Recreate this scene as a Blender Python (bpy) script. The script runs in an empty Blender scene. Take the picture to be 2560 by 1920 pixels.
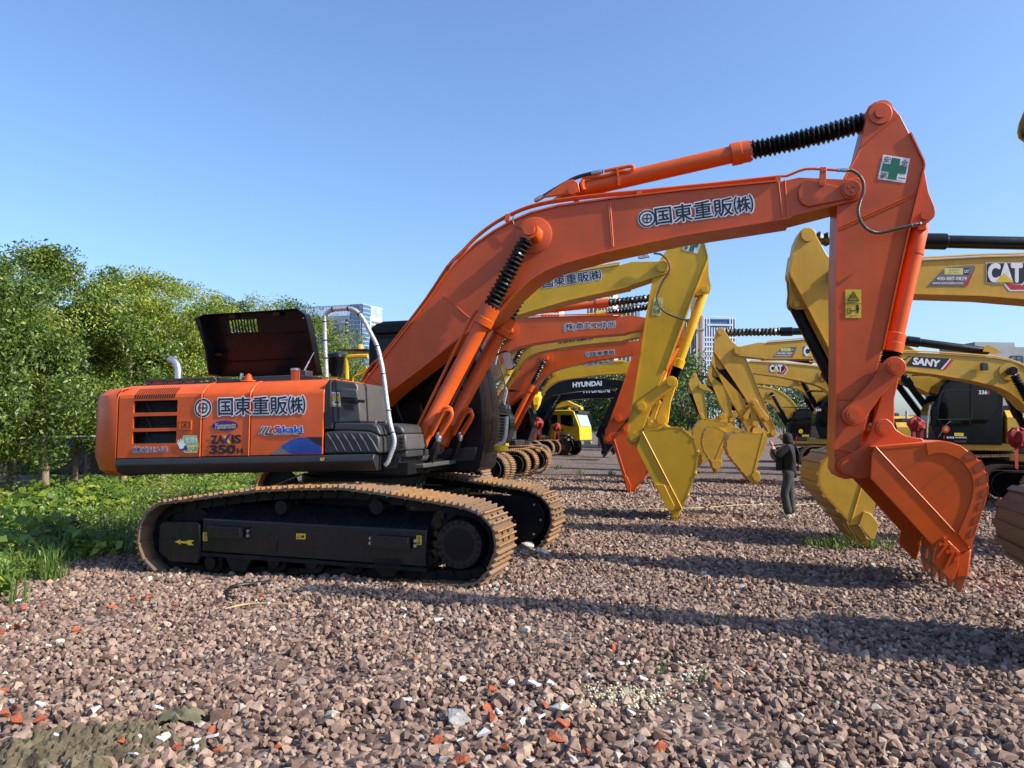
import bpy, bmesh, math, random
import numpy as np
from mathutils import Vector, Matrix, noise as mnoise

R = math.radians
SC = bpy.context.scene
COL = SC.collection
rnd = random.Random(7)

# ------------------------------------------------------------------ camera
FPX, CAMH = 1925.0, 1.73
cam_data = bpy.data.cameras.new('camera')
cam_data.sensor_width = 36.0
cam_data.lens = 36.0 * FPX / 2560.0
cam_data.clip_start = 0.05
cam_data.clip_end = 3000.0
cam = bpy.data.objects.new('camera', cam_data)
COL.objects.link(cam)
CAM_ROT = Matrix.Rotation(R(90 + 3.27), 3, 'X') @ Matrix.Rotation(R(0.8), 3, 'Z')
cam.matrix_world = Matrix.Translation((0, 0, CAMH)) @ CAM_ROT.to_4x4()
SC.camera = cam

# ------------------------------------------------------------------ light
SUN_EL, SUN_AZ = 37.0, 109.0            # azimuth clockwise from +Y
sd = Vector((math.sin(R(SUN_AZ)) * math.cos(R(SUN_EL)), math.cos(R(SUN_AZ)) * math.cos(R(SUN_EL)), math.sin(R(SUN_EL))))
sun_data = bpy.data.lights.new('sun', 'SUN')
sun_data.energy = 4.5
sun_data.angle = R(0.53)
sun_data.color = (1.0, 0.90, 0.76)
sun = bpy.data.objects.new('sun', sun_data)
COL.objects.link(sun)
sun.rotation_euler = (-sd).to_track_quat('-Z', 'Y').to_euler()
sun.location = (20, -10, 30)

world = bpy.data.worlds.new('World')
SC.world = world
world.use_nodes = True
wn = world.node_tree
bg = wn.nodes['Background']
sky = wn.nodes.new('ShaderNodeTexSky')
sky.sky_type = 'NISHITA'
sky.sun_disc = False
sky.sun_elevation = R(SUN_EL)
sky.sun_rotation = R(SUN_AZ)
sky.altitude = 0
sky.air_density = 1.0
sky.dust_density = 2.0
sky.ozone_density = 6.5
wn.links.new(sky.outputs[0], bg.inputs[0])
bg.inputs[1].default_value = 0.15

SC.view_settings.view_transform = 'Standard'
SC.view_settings.look = 'None'
SC.view_settings.exposure = 0.8
SC.view_settings.gamma = 1.0
SC.render.engine = 'CYCLES'
cy = SC.cycles
cy.use_denoising = True
cy.max_bounces = 5
cy.diffuse_bounces = 2
cy.glossy_bounces = 3
cy.transmission_bounces = 3
cy.transparent_max_bounces = 6
cy.caustics_reflective = False
cy.caustics_refractive = False
cy.sample_clamp_indirect = 6.0

# ------------------------------------------------------------------ picture measurements -> places
def ray(px, py):
    return CAM_ROT @ Vector(((px - 1280.0) / FPX, -(py - 960.0) / FPX, -1.0))

def ground_z(x, y):
    s = 0.0
    if x < 0.6:
        t = min(1.0, (0.6 - x) / 2.0)
        s = -0.030 * (0.6 - x) * t * (3 - 2 * t) / 1.0
        s = max(s, -0.26)
    n = mnoise.noise((x * 0.45, y * 0.45, 3.0)) * 0.035 + mnoise.noise((x * 0.16, y * 0.16, 9.0)) * 0.05
    f = min(1.0, max(0.0, (abs(y - 9.0) + abs(x) * 0.2 - 2.0) / 3.0))
    return s + n * (0.35 + 0.65 * f)

def at(px, py, Y):
    """the point of the picture ray at depth Y"""
    v = ray(px, py)
    t = Y / v.y
    return Vector((v.x * t, Y, CAMH + v.z * t))

def on_ground(px, py, z=0.0):
    v = ray(px, py)
    t = (z - CAMH) / v.z
    return Vector((v.x * t, v.y * t, z))

def q(x0, y0, s):
    """coordinates read in an enlarged crop -> photograph pixels"""
    return lambda *pts: [(x0 + a * s, y0 + b * s) for a, b in pts]

FV = q(0, 0, 1.15732)
S1 = q(240, 740, .28933); S2 = q(740, 740, .28933); S3 = q(320, 1120, .26221); S4 = q(860, 1120, .26221)
S5 = q(1120, 380, .28933); S6 = q(1700, 230, .31949); S7 = q(1960, 700, .27125); S8 = q(1960, 1040, .27125)
T1 = q(1180, 840, .14467); T2 = q(1240, 980, .14467); T3 = q(1480, 840, .14467); T4 = q(1480, 1040, .16275)
T5 = q(1740, 800, .14467); T6 = q(1740, 1000, .16275); T7 = q(1960, 540, .27125); T8 = q(2200, 840, .25316)
V1 = q(0, 580, .25316); V2 = q(0, 1000, .25316); V3 = q(480, 700, .22904); V4 = q(1300, 600, .217)
V5 = q(0, 1400, .31646); V6 = q(1000, 1450, .40687); V8 = q(1860, 1060, .15671)
W1 = q(250, 940, .15674); W2 = q(780, 940, .15669); W3 = q(340, 1180, .16873); W4 = q(1000, 1200, .16873)
W5 = q(1020, 780, .29412); W6 = q(1260, 1140, .27322)
X1 = q(740, 740, .1085); X2 = q(1680, 700, .15666); X3 = q(2400, 840, .09644); X4 = q(1300, 640, .18083)

class Frame:
    """a machine's own axes: x forward, y to its left, z up (0 = ground)"""
    def __init__(s, x, y, yaw, z=0.0):
        s.o = Vector((x, y, z)); s.yaw = yaw
        a = R(yaw)
        s.d = Vector((math.cos(a), math.sin(a), 0)); s.l = Vector((-math.sin(a), math.cos(a), 0))
    def p(s, pt, w):
        v = ray(*pt); c = Vector((0, 0, CAMH)) - s.o
        t = (w - c.dot(s.l)) / v.dot(s.l)
        P = c + v * t
        return (P.dot(s.d), w, P.z)
    def uz(s, pts, w):
        return [(a[0], a[2]) for a in (s.p(p, w) for p in pts)]
    def world(s, u, w, z):
        return s.o + s.d * u + s.l * w + Vector((0, 0, z))

# ------------------------------------------------------------------ materials
MATS = {}
def nmat(name, col, rough=0.5, metal=0.0, var=0.12, scale=6.0, bump=0.0, bscale=40.0, spec=0.5, col2=None, lo=0.35, hi=0.7, coat=0.0, rvar=0.1, stretch=None):
    if name in MATS: return MATS[name]
    m = bpy.data.materials.new(name); m.use_nodes = True
    nt = m.node_tree; b = nt.nodes['Principled BSDF']
    tc = nt.nodes.new('ShaderNodeTexCoord')
    co = tc.outputs['Object']
    if stretch:
        mp = nt.nodes.new('ShaderNodeMapping'); mp.inputs['Scale'].default_value = stretch
        nt.links.new(co, mp.inputs[0]); co = mp.outputs[0]
    nz = nt.nodes.new('ShaderNodeTexNoise'); nz.inputs['Scale'].default_value = scale; nz.inputs['Detail'].default_value = 5; nz.inputs['Roughness'].default_value = 0.65
    nt.links.new(co, nz.inputs['Vector'])
    rp = nt.nodes.new('ShaderNodeValToRGB')
    rp.color_ramp.elements[0].position = lo; rp.color_ramp.elements[1].position = hi
    c2 = col2 if col2 else tuple(min(1, c * (1 + var)) for c in col)
    c1 = col if col2 else tuple(c * (1 - var) for c in col)
    rp.color_ramp.elements[0].color = (*c1, 1); rp.color_ramp.elements[1].color = (*c2, 1)
    nt.links.new(nz.outputs['Fac'], rp.inputs[0]); nt.links.new(rp.outputs[0], b.inputs['Base Color'])
    b.inputs['Metallic'].default_value = metal
    b.inputs['Specular IOR Level'].default_value = spec
    b.inputs['Coat Weight'].default_value = coat
    b.inputs['Coat Roughness'].default_value = 0.12
    if rvar:
        mr = nt.nodes.new('ShaderNodeMapRange')
        mr.inputs['To Min'].default_value = max(0.02, rough - rvar); mr.inputs['To Max'].default_value = min(1, rough + rvar)
        n2 = nt.nodes.new('ShaderNodeTexNoise'); n2.inputs['Scale'].default_value = scale * 2.7; n2.inputs['Detail'].default_value = 4
        nt.links.new(co, n2.inputs['Vector']); nt.links.new(n2.outputs['Fac'], mr.inputs['Value']); nt.links.new(mr.outputs[0], b.inputs['Roughness'])
    else:
        b.inputs['Roughness'].default_value = rough
    if bump:
        bn = nt.nodes.new('ShaderNodeTexNoise'); bn.inputs['Scale'].default_value = bscale; bn.inputs['Detail'].default_value = 4
        nt.links.new(co, bn.inputs['Vector'])
        bp = nt.nodes.new('ShaderNodeBump'); bp.inputs['Strength'].default_value = bump; bp.inputs['Distance'].default_value = 0.02
        nt.links.new(bn.outputs['Fac'], bp.inputs['Height']); nt.links.new(bp.outputs[0], b.inputs['Normal'])
    MATS[name] = m
    return m

ORANGE = nmat('orange_paint', (0.62, 0.092, 0.009), 0.36, var=0.13, scale=2.0, bump=0.03, bscale=9, rvar=0.1)
ORANGE_DULL = nmat('orange_paint_dull', (0.55, 0.082, 0.013), 0.42, var=0.14, scale=1.5, bump=0.03, bscale=9)  # slightly darker, rougher orange for boom, arm and links
ORANGE_WORN = nmat('orange_paint_worn', (0.42, 0.10, 0.03), 0.6, scale=9, col2=(0.22, 0.11, 0.05), lo=0.4, hi=0.62, bump=0.15, bscale=60)
ORANGE_SHADE = nmat('orange_pocket_shade', (0.33, 0.055, 0.014), 0.6, var=0.15, scale=12)  # darker orange with the shade of the bucket's recesses put into the colour
YELLOW = nmat('yellow_paint', (0.66, 0.385, 0.010), 0.36, var=0.08, scale=2.5)
CATYEL = nmat('ochre_yellow_paint', (0.56, 0.33, 0.035), 0.42, var=0.10, scale=2.5, bump=0.02)
CATWORN = nmat('ochre_yellow_scraped', (0.42, 0.235, 0.03), 0.5, scale=5, col2=(0.25, 0.13, 0.025), lo=0.3, hi=0.75, bump=0.1, stretch=(6, .3, 6))
TRUCKYEL = nmat('truck_yellow_paint', (0.60, 0.40, 0.012), 0.28, var=0.06, scale=2.0)
BLACKP = nmat('black_paint', (0.006, 0.007, 0.010), 0.30, var=0.3, scale=3, rvar=0.1, spec=0.22)
HOODM = nmat('black_hood_lining', (0.007, 0.007, 0.009), 0.25, var=0.3, scale=3, rvar=0.05, spec=0.24)
CHASSIS = nmat('dusty_black_chassis', (0.006, 0.006, 0.007), 0.5, scale=5, col2=(0.030, 0.025, 0.019), lo=0.5, hi=0.9, bump=0.1, spec=0.2, stretch=(1, 1, .35))
FRAMEP = nmat('glossy_black_frame', (0.006, 0.007, 0.010), 0.28, scale=4, col2=(0.022, 0.019, 0.016), lo=0.5, hi=0.85, bump=0.06, spec=0.45, rvar=0.14, stretch=(1.5, 1.5, .3))
BROWNB = nmat('worn_brown_steel', (0.15, 0.08, 0.03), 0.5, scale=6, col2=(0.08, 0.045, 0.022), bump=0.1, stretch=(6, .3, 6))
GREYP = nmat('dark_grey_plastic', (0.035, 0.037, 0.040), 0.45, var=0.15, scale=5, bump=0.03, bscale=120)
GREYL = nmat('warm_grey_panel', (0.070, 0.068, 0.066), 0.42, var=0.12, scale=4)
SILL = nmat('sill_charcoal', (0.020, 0.021, 0.024), 0.42, var=0.2, scale=3)
RUBBER = nmat('black_rubber', (0.012, 0.012, 0.013), 0.45, var=0.3, scale=12, rvar=0.15)
BELLOW = nmat('black_bellows', (0.006, 0.006, 0.007), 0.34, var=0.3, scale=15, rvar=0.12, bump=0.2, bscale=30)
HOSE = nmat('grey_hose', (0.10, 0.095, 0.085), 0.4, var=0.2, scale=20, metal=0.3)
RUST = nmat('rusty_track_shoe', (0.17, 0.09, 0.04), 0.7, scale=16, col2=(0.11, 0.075, 0.05), lo=0.38, hi=0.72, bump=0.2, bscale=70)
RUST2 = nmat('rusty_grouser_bar', (0.34, 0.165, 0.052), 0.65, scale=14, col2=(0.13, 0.08, 0.042), lo=0.35, hi=0.8, bump=0.2, bscale=70)
STEEL = nmat('bright_steel', (0.55, 0.55, 0.56), 0.3, metal=0.9, var=0.15, scale=10)
ALUWRAP = nmat('silver_wrap', (0.42, 0.42, 0.42), 0.45, metal=0.35, var=0.2, scale=30, bump=0.5, bscale=45)
GLASS = nmat('tinted_glass', (0.003, 0.004, 0.006), 0.06, var=0.1, scale=2, rvar=0.02, spec=0.3)
WHITE = nmat('white_print', (0.78, 0.78, 0.80), 0.4, var=0.02, rvar=0)
INK = nmat('black_print', (0.012, 0.013, 0.022), 0.4, var=0.05, rvar=0)
NAVY = nmat('navy_print', (0.02, 0.03, 0.14), 0.4, var=0.05, rvar=0)
BLUEPR = nmat('blue_print', (0.02, 0.10, 0.42), 0.35, scale=1.3, col2=(0.008, 0.02, 0.16), lo=0.3, hi=0.7, rvar=0)
PURPLE = nmat('purple_print', (0.035, 0.02, 0.24), 0.35, var=0.05, rvar=0)
YELPR = nmat('yellow_print', (0.72, 0.50, 0.03), 0.4, var=0.05, rvar=0)
LEMON = nmat('pale_yellow_print', (0.62, 0.62, 0.22), 0.4, var=0.05, rvar=0)
GREENPR = nmat('green_print', (0.012, 0.15, 0.075), 0.4, var=0.05, rvar=0)
REDPR = nmat('red_print', (0.48, 0.02, 0.025), 0.4, var=0.05, rvar=0)
GREYPR = nmat('grey_print', (0.16, 0.15, 0.14), 0.4, var=0.05, rvar=0)
REDCL = nmat('red_cloth', (0.26, 0.007, 0.010), 0.7, var=0.3, scale=20)
AMBER = nmat('amber_plastic', (0.75, 0.28, 0.01), 0.25, var=0.05)
DARKIN = nmat('dark_inside', (0.004, 0.004, 0.005), 0.8, var=0.1)

# ------------------------------------------------------------------ mesh building
class MB:
    def __init__(s): s.v = []; s.f = []
    def add(s, vs, fs):
        n = len(s.v); s.v += [tuple(v) for v in vs]; s.f += [tuple(i + n for i in f) for f in fs]; return s
    def prism(s, poly, y0, y1):
        n = len(poly); vs = [(u, y0, z) for u, z in poly] + [(u, y1, z) for u, z in poly]
        fs = [tuple(range(n)), tuple(range(2 * n - 1, n - 1, -1))]
        fs += [(i, i + n, (i + 1) % n + n, (i + 1) % n) for i in range(n)]
        return s.add(vs, fs)
    def sect(s, poly_yz, u0, u1):
        n = len(poly_yz); vs = [(u0, y, z) for y, z in poly_yz] + [(u1, y, z) for y, z in poly_yz]
        fs = [tuple(range(n)), tuple(range(2 * n - 1, n - 1, -1))]
        fs += [(i, i + n, (i + 1) % n + n, (i + 1) % n) for i in range(n)]
        return s.add(vs, fs)
    def box(s, x0, x1, y0, y1, z0, z1):
        return s.prism([(x0, z0), (x1, z0), (x1, z1), (x0, z1)], y0, y1)
    def obox(s, c, ax, ay, az):
        c, ax, ay, az = map(Vector, (c, ax, ay, az)); vs = []
        for k in (-1, 1):
            for j in (-1, 1):
                for i in (-1, 1): vs.append(c + ax * i + ay * j + az * k)
        return s.add(vs, [(0, 1, 3, 2), (4, 6, 7, 5), (0, 4, 5, 1), (2, 3, 7, 6), (0, 2, 6, 4), (1, 5, 7, 3)])
    def cyl(s, p0, p1, r, r1=None, n=20, caps=True):
        p0, p1 = Vector(p0), Vector(p1); r1 = r if r1 is None else r1
        a = (p1 - p0).normalized(); e = a.orthogonal().normalized(); g = a.cross(e)
        vs = []
        for P, rr in ((p0, r), (p1, r1)):
            for k in range(n):
                t = 2 * math.pi * k / n; vs.append(P + e * math.cos(t) * rr + g * math.sin(t) * rr)
        fs = [(k, (k + 1) % n, n + (k + 1) % n, n + k) for k in range(n)]
        if caps: fs += [tuple(range(n - 1, -1, -1)), tuple(range(n, 2 * n))]
        return s.add(vs, fs)
    def lathe(s, p0, p1, prof, n=20):
        """prof: (t along 0..1, radius)"""
        p0, p1 = Vector(p0), Vector(p1); a = (p1 - p0); e = a.normalized().orthogonal().normalized(); g = a.normalized().cross(e)
        vs = []
        for t, rr in prof:
            for k in range(n):
                w = 2 * math.pi * k / n; vs.append(p0 + a * t + e * math.cos(w) * rr + g * math.sin(w) * rr)
        m = len(prof); fs = []
        for i in range(m - 1):
            fs += [(i * n + k, i * n + (k + 1) % n, (i + 1) * n + (k + 1) % n, (i + 1) * n + k) for k in range(n)]
        fs += [tuple(range(n - 1, -1, -1)), tuple(range((m - 1) * n, m * n))]
        return s.add(vs, fs)
    def bellows(s, p0, p1, r, n=16, depth=0.22, seg=18, taper=0.0, sag=0.0, jig=0.08):
        p0, p1 = Vector(p0), Vector(p1); a = p1 - p0
        e = a.normalized().orthogonal().normalized(); g = a.normalized().cross(e)
        rr_ = random.Random(int(abs(p0.x * 1000)) + n); vs = []; rows = 2 * n + 1
        for i in range(rows):
            t = i / (rows - 1)
            k = 1.0 if i % 2 else 1.0 - depth
            ra = r * k * (1 - taper * t)
            c = p0 + a * t + Vector((0, 0, -sag * math.sin(math.pi * t)))
            off = (rr_.uniform(-1, 1) * r * jig * .6, rr_.uniform(-1, 1) * r * jig * .6)
            tl = rr_.uniform(-.35, .35) * jig * 6 * a.length / rows * .5
            for q_ in range(seg):
                w = 2 * math.pi * q_ / seg
                j = 1 + rr_.uniform(-jig, jig) * .6
                vs.append(c + e * (math.cos(w) * ra * j + off[0]) + g * (math.sin(w) * ra * j + off[1]) + a.normalized() * (tl * math.cos(w)))
        fs = []
        for i in range(rows - 1):
            fs += [(i * seg + k, i * seg + (k + 1) % seg, (i + 1) * seg + (k + 1) % seg, (i + 1) * seg + k) for k in range(seg)]
        fs += [tuple(range(seg - 1, -1, -1)), tuple(range((rows - 1) * seg, rows * seg))]
        return s.add(vs, fs)
    def tube(s, pts, r, n=8, sub=6, ribs=0):
        P = [Vector(p) for p in pts]
        if sub > 1 and len(P) > 2:
            Q = []
            for i in range(len(P) - 1):
                a, b, c, d = P[max(i - 1, 0)], P[i], P[i + 1], P[min(i + 2, len(P) - 1)]
                for k in range(sub):
                    t = k / sub
                    Q.append(0.5 * ((2 * b) + (c - a) * t + (2 * a - 5 * b + 4 * c - d) * t * t + (3 * b - a - 3 * c + d) * t ** 3))
            Q.append(P[-1]); P = Q
        vs = []; m = len(P); e = None
        for i in range(m):
            a = (P[min(i + 1, m - 1)] - P[max(i - 1, 0)]).normalized()
            e = a.orthogonal().normalized() if e is None else (e - a * e.dot(a)).normalized()
            g = a.cross(e); rr = r[min(i, len(r) - 1)] if isinstance(r, list) else r
            if ribs: rr *= 1.0 if i % 2 else 1 - ribs
            for k in range(n):
                w = 2 * math.pi * k / n; vs.append(P[i] + e * math.cos(w) * rr + g * math.sin(w) * rr)
        fs = []
        for i in range(m - 1):
            fs += [(i * n + k, i * n + (k + 1) % n, (i + 1) * n + (k + 1) % n, (i + 1) * n + k) for k in range(n)]
        fs += [tuple(range(n - 1, -1, -1)), tuple(range((m - 1) * n, m * n))]
        return s.add(vs, fs)
    def strip(s, pts, y0, y1, th):
        """a bent plate following (u,z) points, th thick on its left-hand side"""
        n = len(pts); off = []
        for i in range(n):
            a = Vector(pts[max(i - 1, 0)]); b = Vector(pts[min(i + 1, n - 1)]); d = (b - a).normalized()
            off.append((pts[i][0] - d.y * th, pts[i][1] + d.x * th))
        return s.prism(list(pts) + off[::-1], y0, y1) if n == 2 else s._strip(pts, off, y0, y1)
    def _strip(s, a, b, y0, y1):
        n = len(a); vs = []
        for i in range(n):
            vs += [(a[i][0], y0, a[i][1]), (a[i][0], y1, a[i][1]), (b[i][0], y1, b[i][1]), (b[i][0], y0, b[i][1])]
        fs = [(0, 1, 2, 3), (4 * n - 1, 4 * n - 2, 4 * n - 3, 4 * n - 4)]
        for i in range(n - 1):
            o, p = 4 * i, 4 * i + 4
            for k in range(4): fs.append((o + k, p + k, p + (k + 1) % 4, o + (k + 1) % 4))
        return s.add(vs, fs)
    def mesh(s, name):
        me = bpy.data.meshes.new(name); me.from_pydata(s.v, [], s.f); me.update()
        bm = bmesh.new(); bm.from_mesh(me); bmesh.ops.recalc_face_normals(bm, faces=bm.faces); bm.to_mesh(me); bm.free()
        return me
    def build(s, name, mat, parent=None, smooth=38, bev=0.0, segs=2, kind=None, label=None):
        me = s.mesh(name)
        if mat: me.materials.append(mat)
        if smooth:
            me.polygons.foreach_set('use_smooth', [True] * len(me.polygons)); me.set_sharp_from_angle(angle=R(smooth))
        o = bpy.data.objects.new(name, me); COL.objects.link(o)
        if parent is not None: o.parent = parent
        if bev:
            b = o.modifiers.new('edges', 'BEVEL'); b.width = bev; b.segments = segs; b.limit_method = 'ANGLE'; b.angle_limit = R(40)
        if kind: o['kind'] = kind
        if label: o['label'] = label
        return o

def tag(o, label, cat, group=None):
    o['label'] = label; o['category'] = cat
    if group: o['group'] = group
    return o

def empty(name, loc, yaw=0.0):
    e = bpy.data.objects.new(name, None); COL.objects.link(e); e.location = loc; e.rotation_euler = (0, 0, R(yaw)); e.empty_display_size = .3
    return e

def copy_tree(o, parent=None):
    c = o.copy(); COL.objects.link(c); c.parent = parent
    for ch in o.children: copy_tree(ch, c)
    return c

def arc(c, r, a0, a1, n=8):
    return [(c[0] + r * math.cos(R(a0 + (a1 - a0) * k / n)), c[1] + r * math.sin(R(a0 + (a1 - a0) * k / n))) for k in range(n + 1)]

# ------------------------------------------------------------------ lettering
def glyphs(text, offset=0.0, shear=0.0, spacing=1.0, res=3):
    cu = bpy.data.curves.new('lettering', 'FONT'); cu.body = text; cu.offset = offset; cu.shear = shear; cu.space_character = spacing
    cu.resolution_u = res; cu.fill_mode = 'FRONT'
    ob = bpy.data.objects.new('lettering', cu); COL.objects.link(ob)
    dg = bpy.context.evaluated_depsgraph_get(); dg.update()
    me = bpy.data.meshes.new_from_object(ob.evaluated_get(dg))
    vs = [tuple(v.co) for v in me.vertices]; fs = [tuple(p.vertices) for p in me.polygons]
    bpy.data.objects.remove(ob); bpy.data.curves.remove(cu); bpy.data.meshes.remove(me)
    return vs, fs

def bbox(vs):
    xs = [v[0] for v in vs]; ys = [v[1] for v in vs]
    return min(xs), max(xs), min(ys), max(ys)

def lettering(text, fr, w, lb, rb, lt, mat, parent, bold=0.02, outline=None, omat=None, shear=0.0, spacing=1.0, out=0.006, name='lettering', base=0.0):
    """text laid on the plane y=w of a frame: lb/rb = left/right foot, lt = left head (photograph pixels); out = stand-off towards the viewer"""
    sg = -1 if fr.l.y > 0 else 1
    A, B, C = (Vector(fr.p(p, w)) for p in (lb, rb, lt))
    vs, fs = glyphs(text, base, shear, spacing)
    x0, x1, y0, y1 = bbox(vs)
    def put(dx, dy, d):
        r = []
        for v in vs:
            a = (v[0] + dx - x0) / (x1 - x0); b = (v[1] + dy - y0) / (y1 - y0)
            P = A + (B - A) * a + (C - A) * b; r.append((P.x, w + sg * d, P.z))
        return r
    m = MB(); k = 0
    if bold:
        for i in range(8):
            m.add(put(math.cos(i * math.pi / 4) * bold, math.sin(i * math.pi / 4) * bold, out + k), fs); k += .00015
    m.add(put(0, 0, out + k), fs)
    o = m.build(name, mat, parent, smooth=0)
    if outline:
        m = MB(); k = 0
        for i in range(14):
            t = i * math.pi / 7; m.add(put(math.cos(t) * outline, math.sin(t) * outline, out - .0035 + k), fs); k += .00015
        m.add(put(0, 0, out - .0035 + k), fs)
        m.build(name + '_outline', omat or WHITE, parent, smooth=0)
    return o

def decal(poly, fr, w, mat, parent, name, out=0.003, th=0.0):
    sg = -1 if fr.l.y > 0 else 1
    P = [fr.p(p, w) for p in poly]
    return MB().add([(a[0], w + sg * out, a[2]) for a in P], [tuple(range(len(P)))]).build(name, mat, parent, smooth=0)

def emblem(fr, w, c, r, parent, out=0.004):
    """ring with a cross and four ticks inside, white ground"""
    sg = -1 if fr.l.y > 0 else 1
    C = Vector(fr.p(c, w)); E = Vector(fr.p((c[0] + r, c[1]), w)); rr = (E - C).length
    def disc(r0, r1, d, n=32):
        vs = []; fs = []
        for k in range(n):
            t = 2 * math.pi * k / n
            vs += [(C.x + math.cos(t) * r0, w + sg * d, C.z + math.sin(t) * r0), (C.x + math.cos(t) * r1, w + sg * d, C.z + math.sin(t) * r1)]
        for k in range(n):
            j = (k + 1) % n; fs.append((2 * k, 2 * k + 1, 2 * j + 1, 2 * j))
        return vs, fs
    MB().add(*disc(0.0001, rr, out - .002)).build('emblem_ground', WHITE, parent, smooth=0)
    m = MB(); m.add(*disc(rr * .76, rr * .93, out)); m.add(*disc(rr * .40, rr * .54, out))
    def bar(x0, z0, x1, z1, t):
        d = Vector((x1 - x0, z1 - z0)).normalized(); n = Vector((-d.y, d.x)) * t * rr
        m.add([(C.x + x0 * rr + n.x, w + sg * (out + .0006), C.z + z0 * rr + n.y), (C.x + x1 * rr + n.x, w + sg * (out + .0006), C.z + z1 * rr + n.y),
               (C.x + x1 * rr - n.x, w + sg * (out + .0006), C.z + z1 * rr - n.y), (C.x + x0 * rr - n.x, w + sg * (out + .0006), C.z + z0 * rr - n.y)], [(0, 1, 2, 3)])
    bar(-.48, .0, .48, .0, .07); bar(0, -.48, 0, .48, .07)
    for a in (45, 135, 225, 315):
        ca, sa = math.cos(R(a)), math.sin(R(a)); bar(ca * .5, sa * .5, ca * .82, sa * .82, .022)
    m.build('emblem', INK, parent, smooth=0)

def vary(mat, col, amount=.8):
    """mix the base colour towards col by each object's own random number"""
    nt = mat.node_tree; b = nt.nodes['Principled BSDF']; src = b.inputs['Base Color'].links[0].from_socket
    oi = nt.nodes.new('ShaderNodeObjectInfo'); mu = nt.nodes.new('ShaderNodeMath'); mu.operation = 'MULTIPLY'; mu.inputs[1].default_value = amount; nt.links.new(oi.outputs['Random'], mu.inputs[0])
    mx = nt.nodes.new('ShaderNodeMix'); mx.data_type = 'RGBA'; nt.links.new(mu.outputs[0], mx.inputs[0]); nt.links.new(src, mx.inputs[6]); mx.inputs[7].default_value = (*col, 1); nt.links.new(mx.outputs[2], b.inputs['Base Color'])
vary(RUST, (.10, .085, .07)); vary(RUST2, (.16, .12, .085), .75)

def streaks(mat, strength=.22):
    """faint grime: upright run marks and blotches laid over the paint colour"""
    nt = mat.node_tree; b = nt.nodes['Principled BSDF']; src = b.inputs['Base Color'].links[0].from_socket
    tc = nt.nodes.new('ShaderNodeTexCoord'); mp = nt.nodes.new('ShaderNodeMapping'); mp.inputs['Scale'].default_value = (9, 9, .7); nt.links.new(tc.outputs['Object'], mp.inputs[0])
    n1 = nt.nodes.new('ShaderNodeTexNoise'); n1.inputs['Scale'].default_value = 1.6; n1.inputs['Detail'].default_value = 6; nt.links.new(mp.outputs[0], n1.inputs['Vector'])
    n2 = nt.nodes.new('ShaderNodeTexNoise'); n2.inputs['Scale'].default_value = .9; n2.inputs['Detail'].default_value = 5; nt.links.new(tc.outputs['Object'], n2.inputs['Vector'])
    mu = nt.nodes.new('ShaderNodeMath'); mu.operation = 'MULTIPLY'; nt.links.new(n1.outputs['Fac'], mu.inputs[0]); nt.links.new(n2.outputs['Fac'], mu.inputs[1])
    mr = nt.nodes.new('ShaderNodeMapRange'); mr.inputs['From Min'].default_value = .22; mr.inputs['From Max'].default_value = .42; mr.inputs['To Max'].default_value = strength; nt.links.new(mu.outputs[0], mr.inputs[0])
    mx = nt.nodes.new('ShaderNodeMix'); mx.data_type = 'RGBA'; nt.links.new(mr.outputs[0], mx.inputs[0]); nt.links.new(src, mx.inputs[6]); mx.inputs[7].default_value = (.16, .09, .05, 1); nt.links.new(mx.outputs[2], b.inputs['Base Color'])
for m_ in (ORANGE, ORANGE_DULL, YELLOW, CATYEL): streaks(m_, .12)
# ================================================================== the ground
def nonuni(lo, hi, dlo, dhi, d, far):
    a = list(np.arange(dlo, dhi + 1e-6, d)); st = d
    x = dlo
    left = []
    while x > lo:
        st *= 1.35; x -= st; left.append(max(x, lo))
    st = d; x = dhi; right = []
    while x < hi:
        st *= 1.35; x += st; right.append(min(x, hi))
    return left[::-1] + a + right
gx = nonuni(-900, 900, -16, 16, 0.3, 0); gy = nonuni(-60, 1500, 1, 40, 0.3, 0)
gv = []; nx = len(gx)
for y in gy:
    for x in gx:
        fade = max(0.0, 1 - max(abs(x) - 16, y - 40, 1 - y, 0) / 40.0)
        gv.append((x, y, ground_z(x, y) * fade - 0.25 * (1 - fade) * (1 if x < 0 else 0)))
gf = [(j * nx + i, j * nx + i + 1, (j + 1) * nx + i + 1, (j + 1) * nx + i) for j in range(len(gy) - 1) for i in range(nx - 1)]
GM = bpy.data.materials.new('gravel_bed'); GM.use_nodes = True
nt = GM.node_tree; b = nt.nodes['Principled BSDF']; b.inputs['Roughness'].default_value = 0.9
tc = nt.nodes.new('ShaderNodeTexCoord')
vo = nt.nodes.new('ShaderNodeTexVoronoi'); vo.inputs['Scale'].default_value = 13; vo.feature = 'F1'
nt.links.new(tc.outputs['Object'], vo.inputs['Vector'])
sp = nt.nodes.new('ShaderNodeSeparateColor'); nt.links.new(vo.outputs['Color'], sp.inputs[0])
cr = nt.nodes.new('ShaderNodeValToRGB'); e = cr.color_ramp.elements
e[0].position = 0; e[0].color = (0.06, 0.042, 0.036, 1); e[1].position = 1; e[1].color = (0.30, 0.22, 0.18, 1)
k = cr.color_ramp.elements.new(0.5); k.color = (0.18, 0.128, 0.106, 1)
nt.links.new(sp.outputs[0], cr.inputs[0])
nl = nt.nodes.new('ShaderNodeTexNoise'); nl.inputs['Scale'].default_value = 0.35; nl.inputs['Detail'].default_value = 3
nt.links.new(tc.outputs['Object'], nl.inputs['Vector'])
mx = nt.nodes.new('ShaderNodeMix'); mx.data_type = 'RGBA'; mx.blend_type = 'MULTIPLY'; mx.inputs[0].default_value = 0.45
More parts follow.
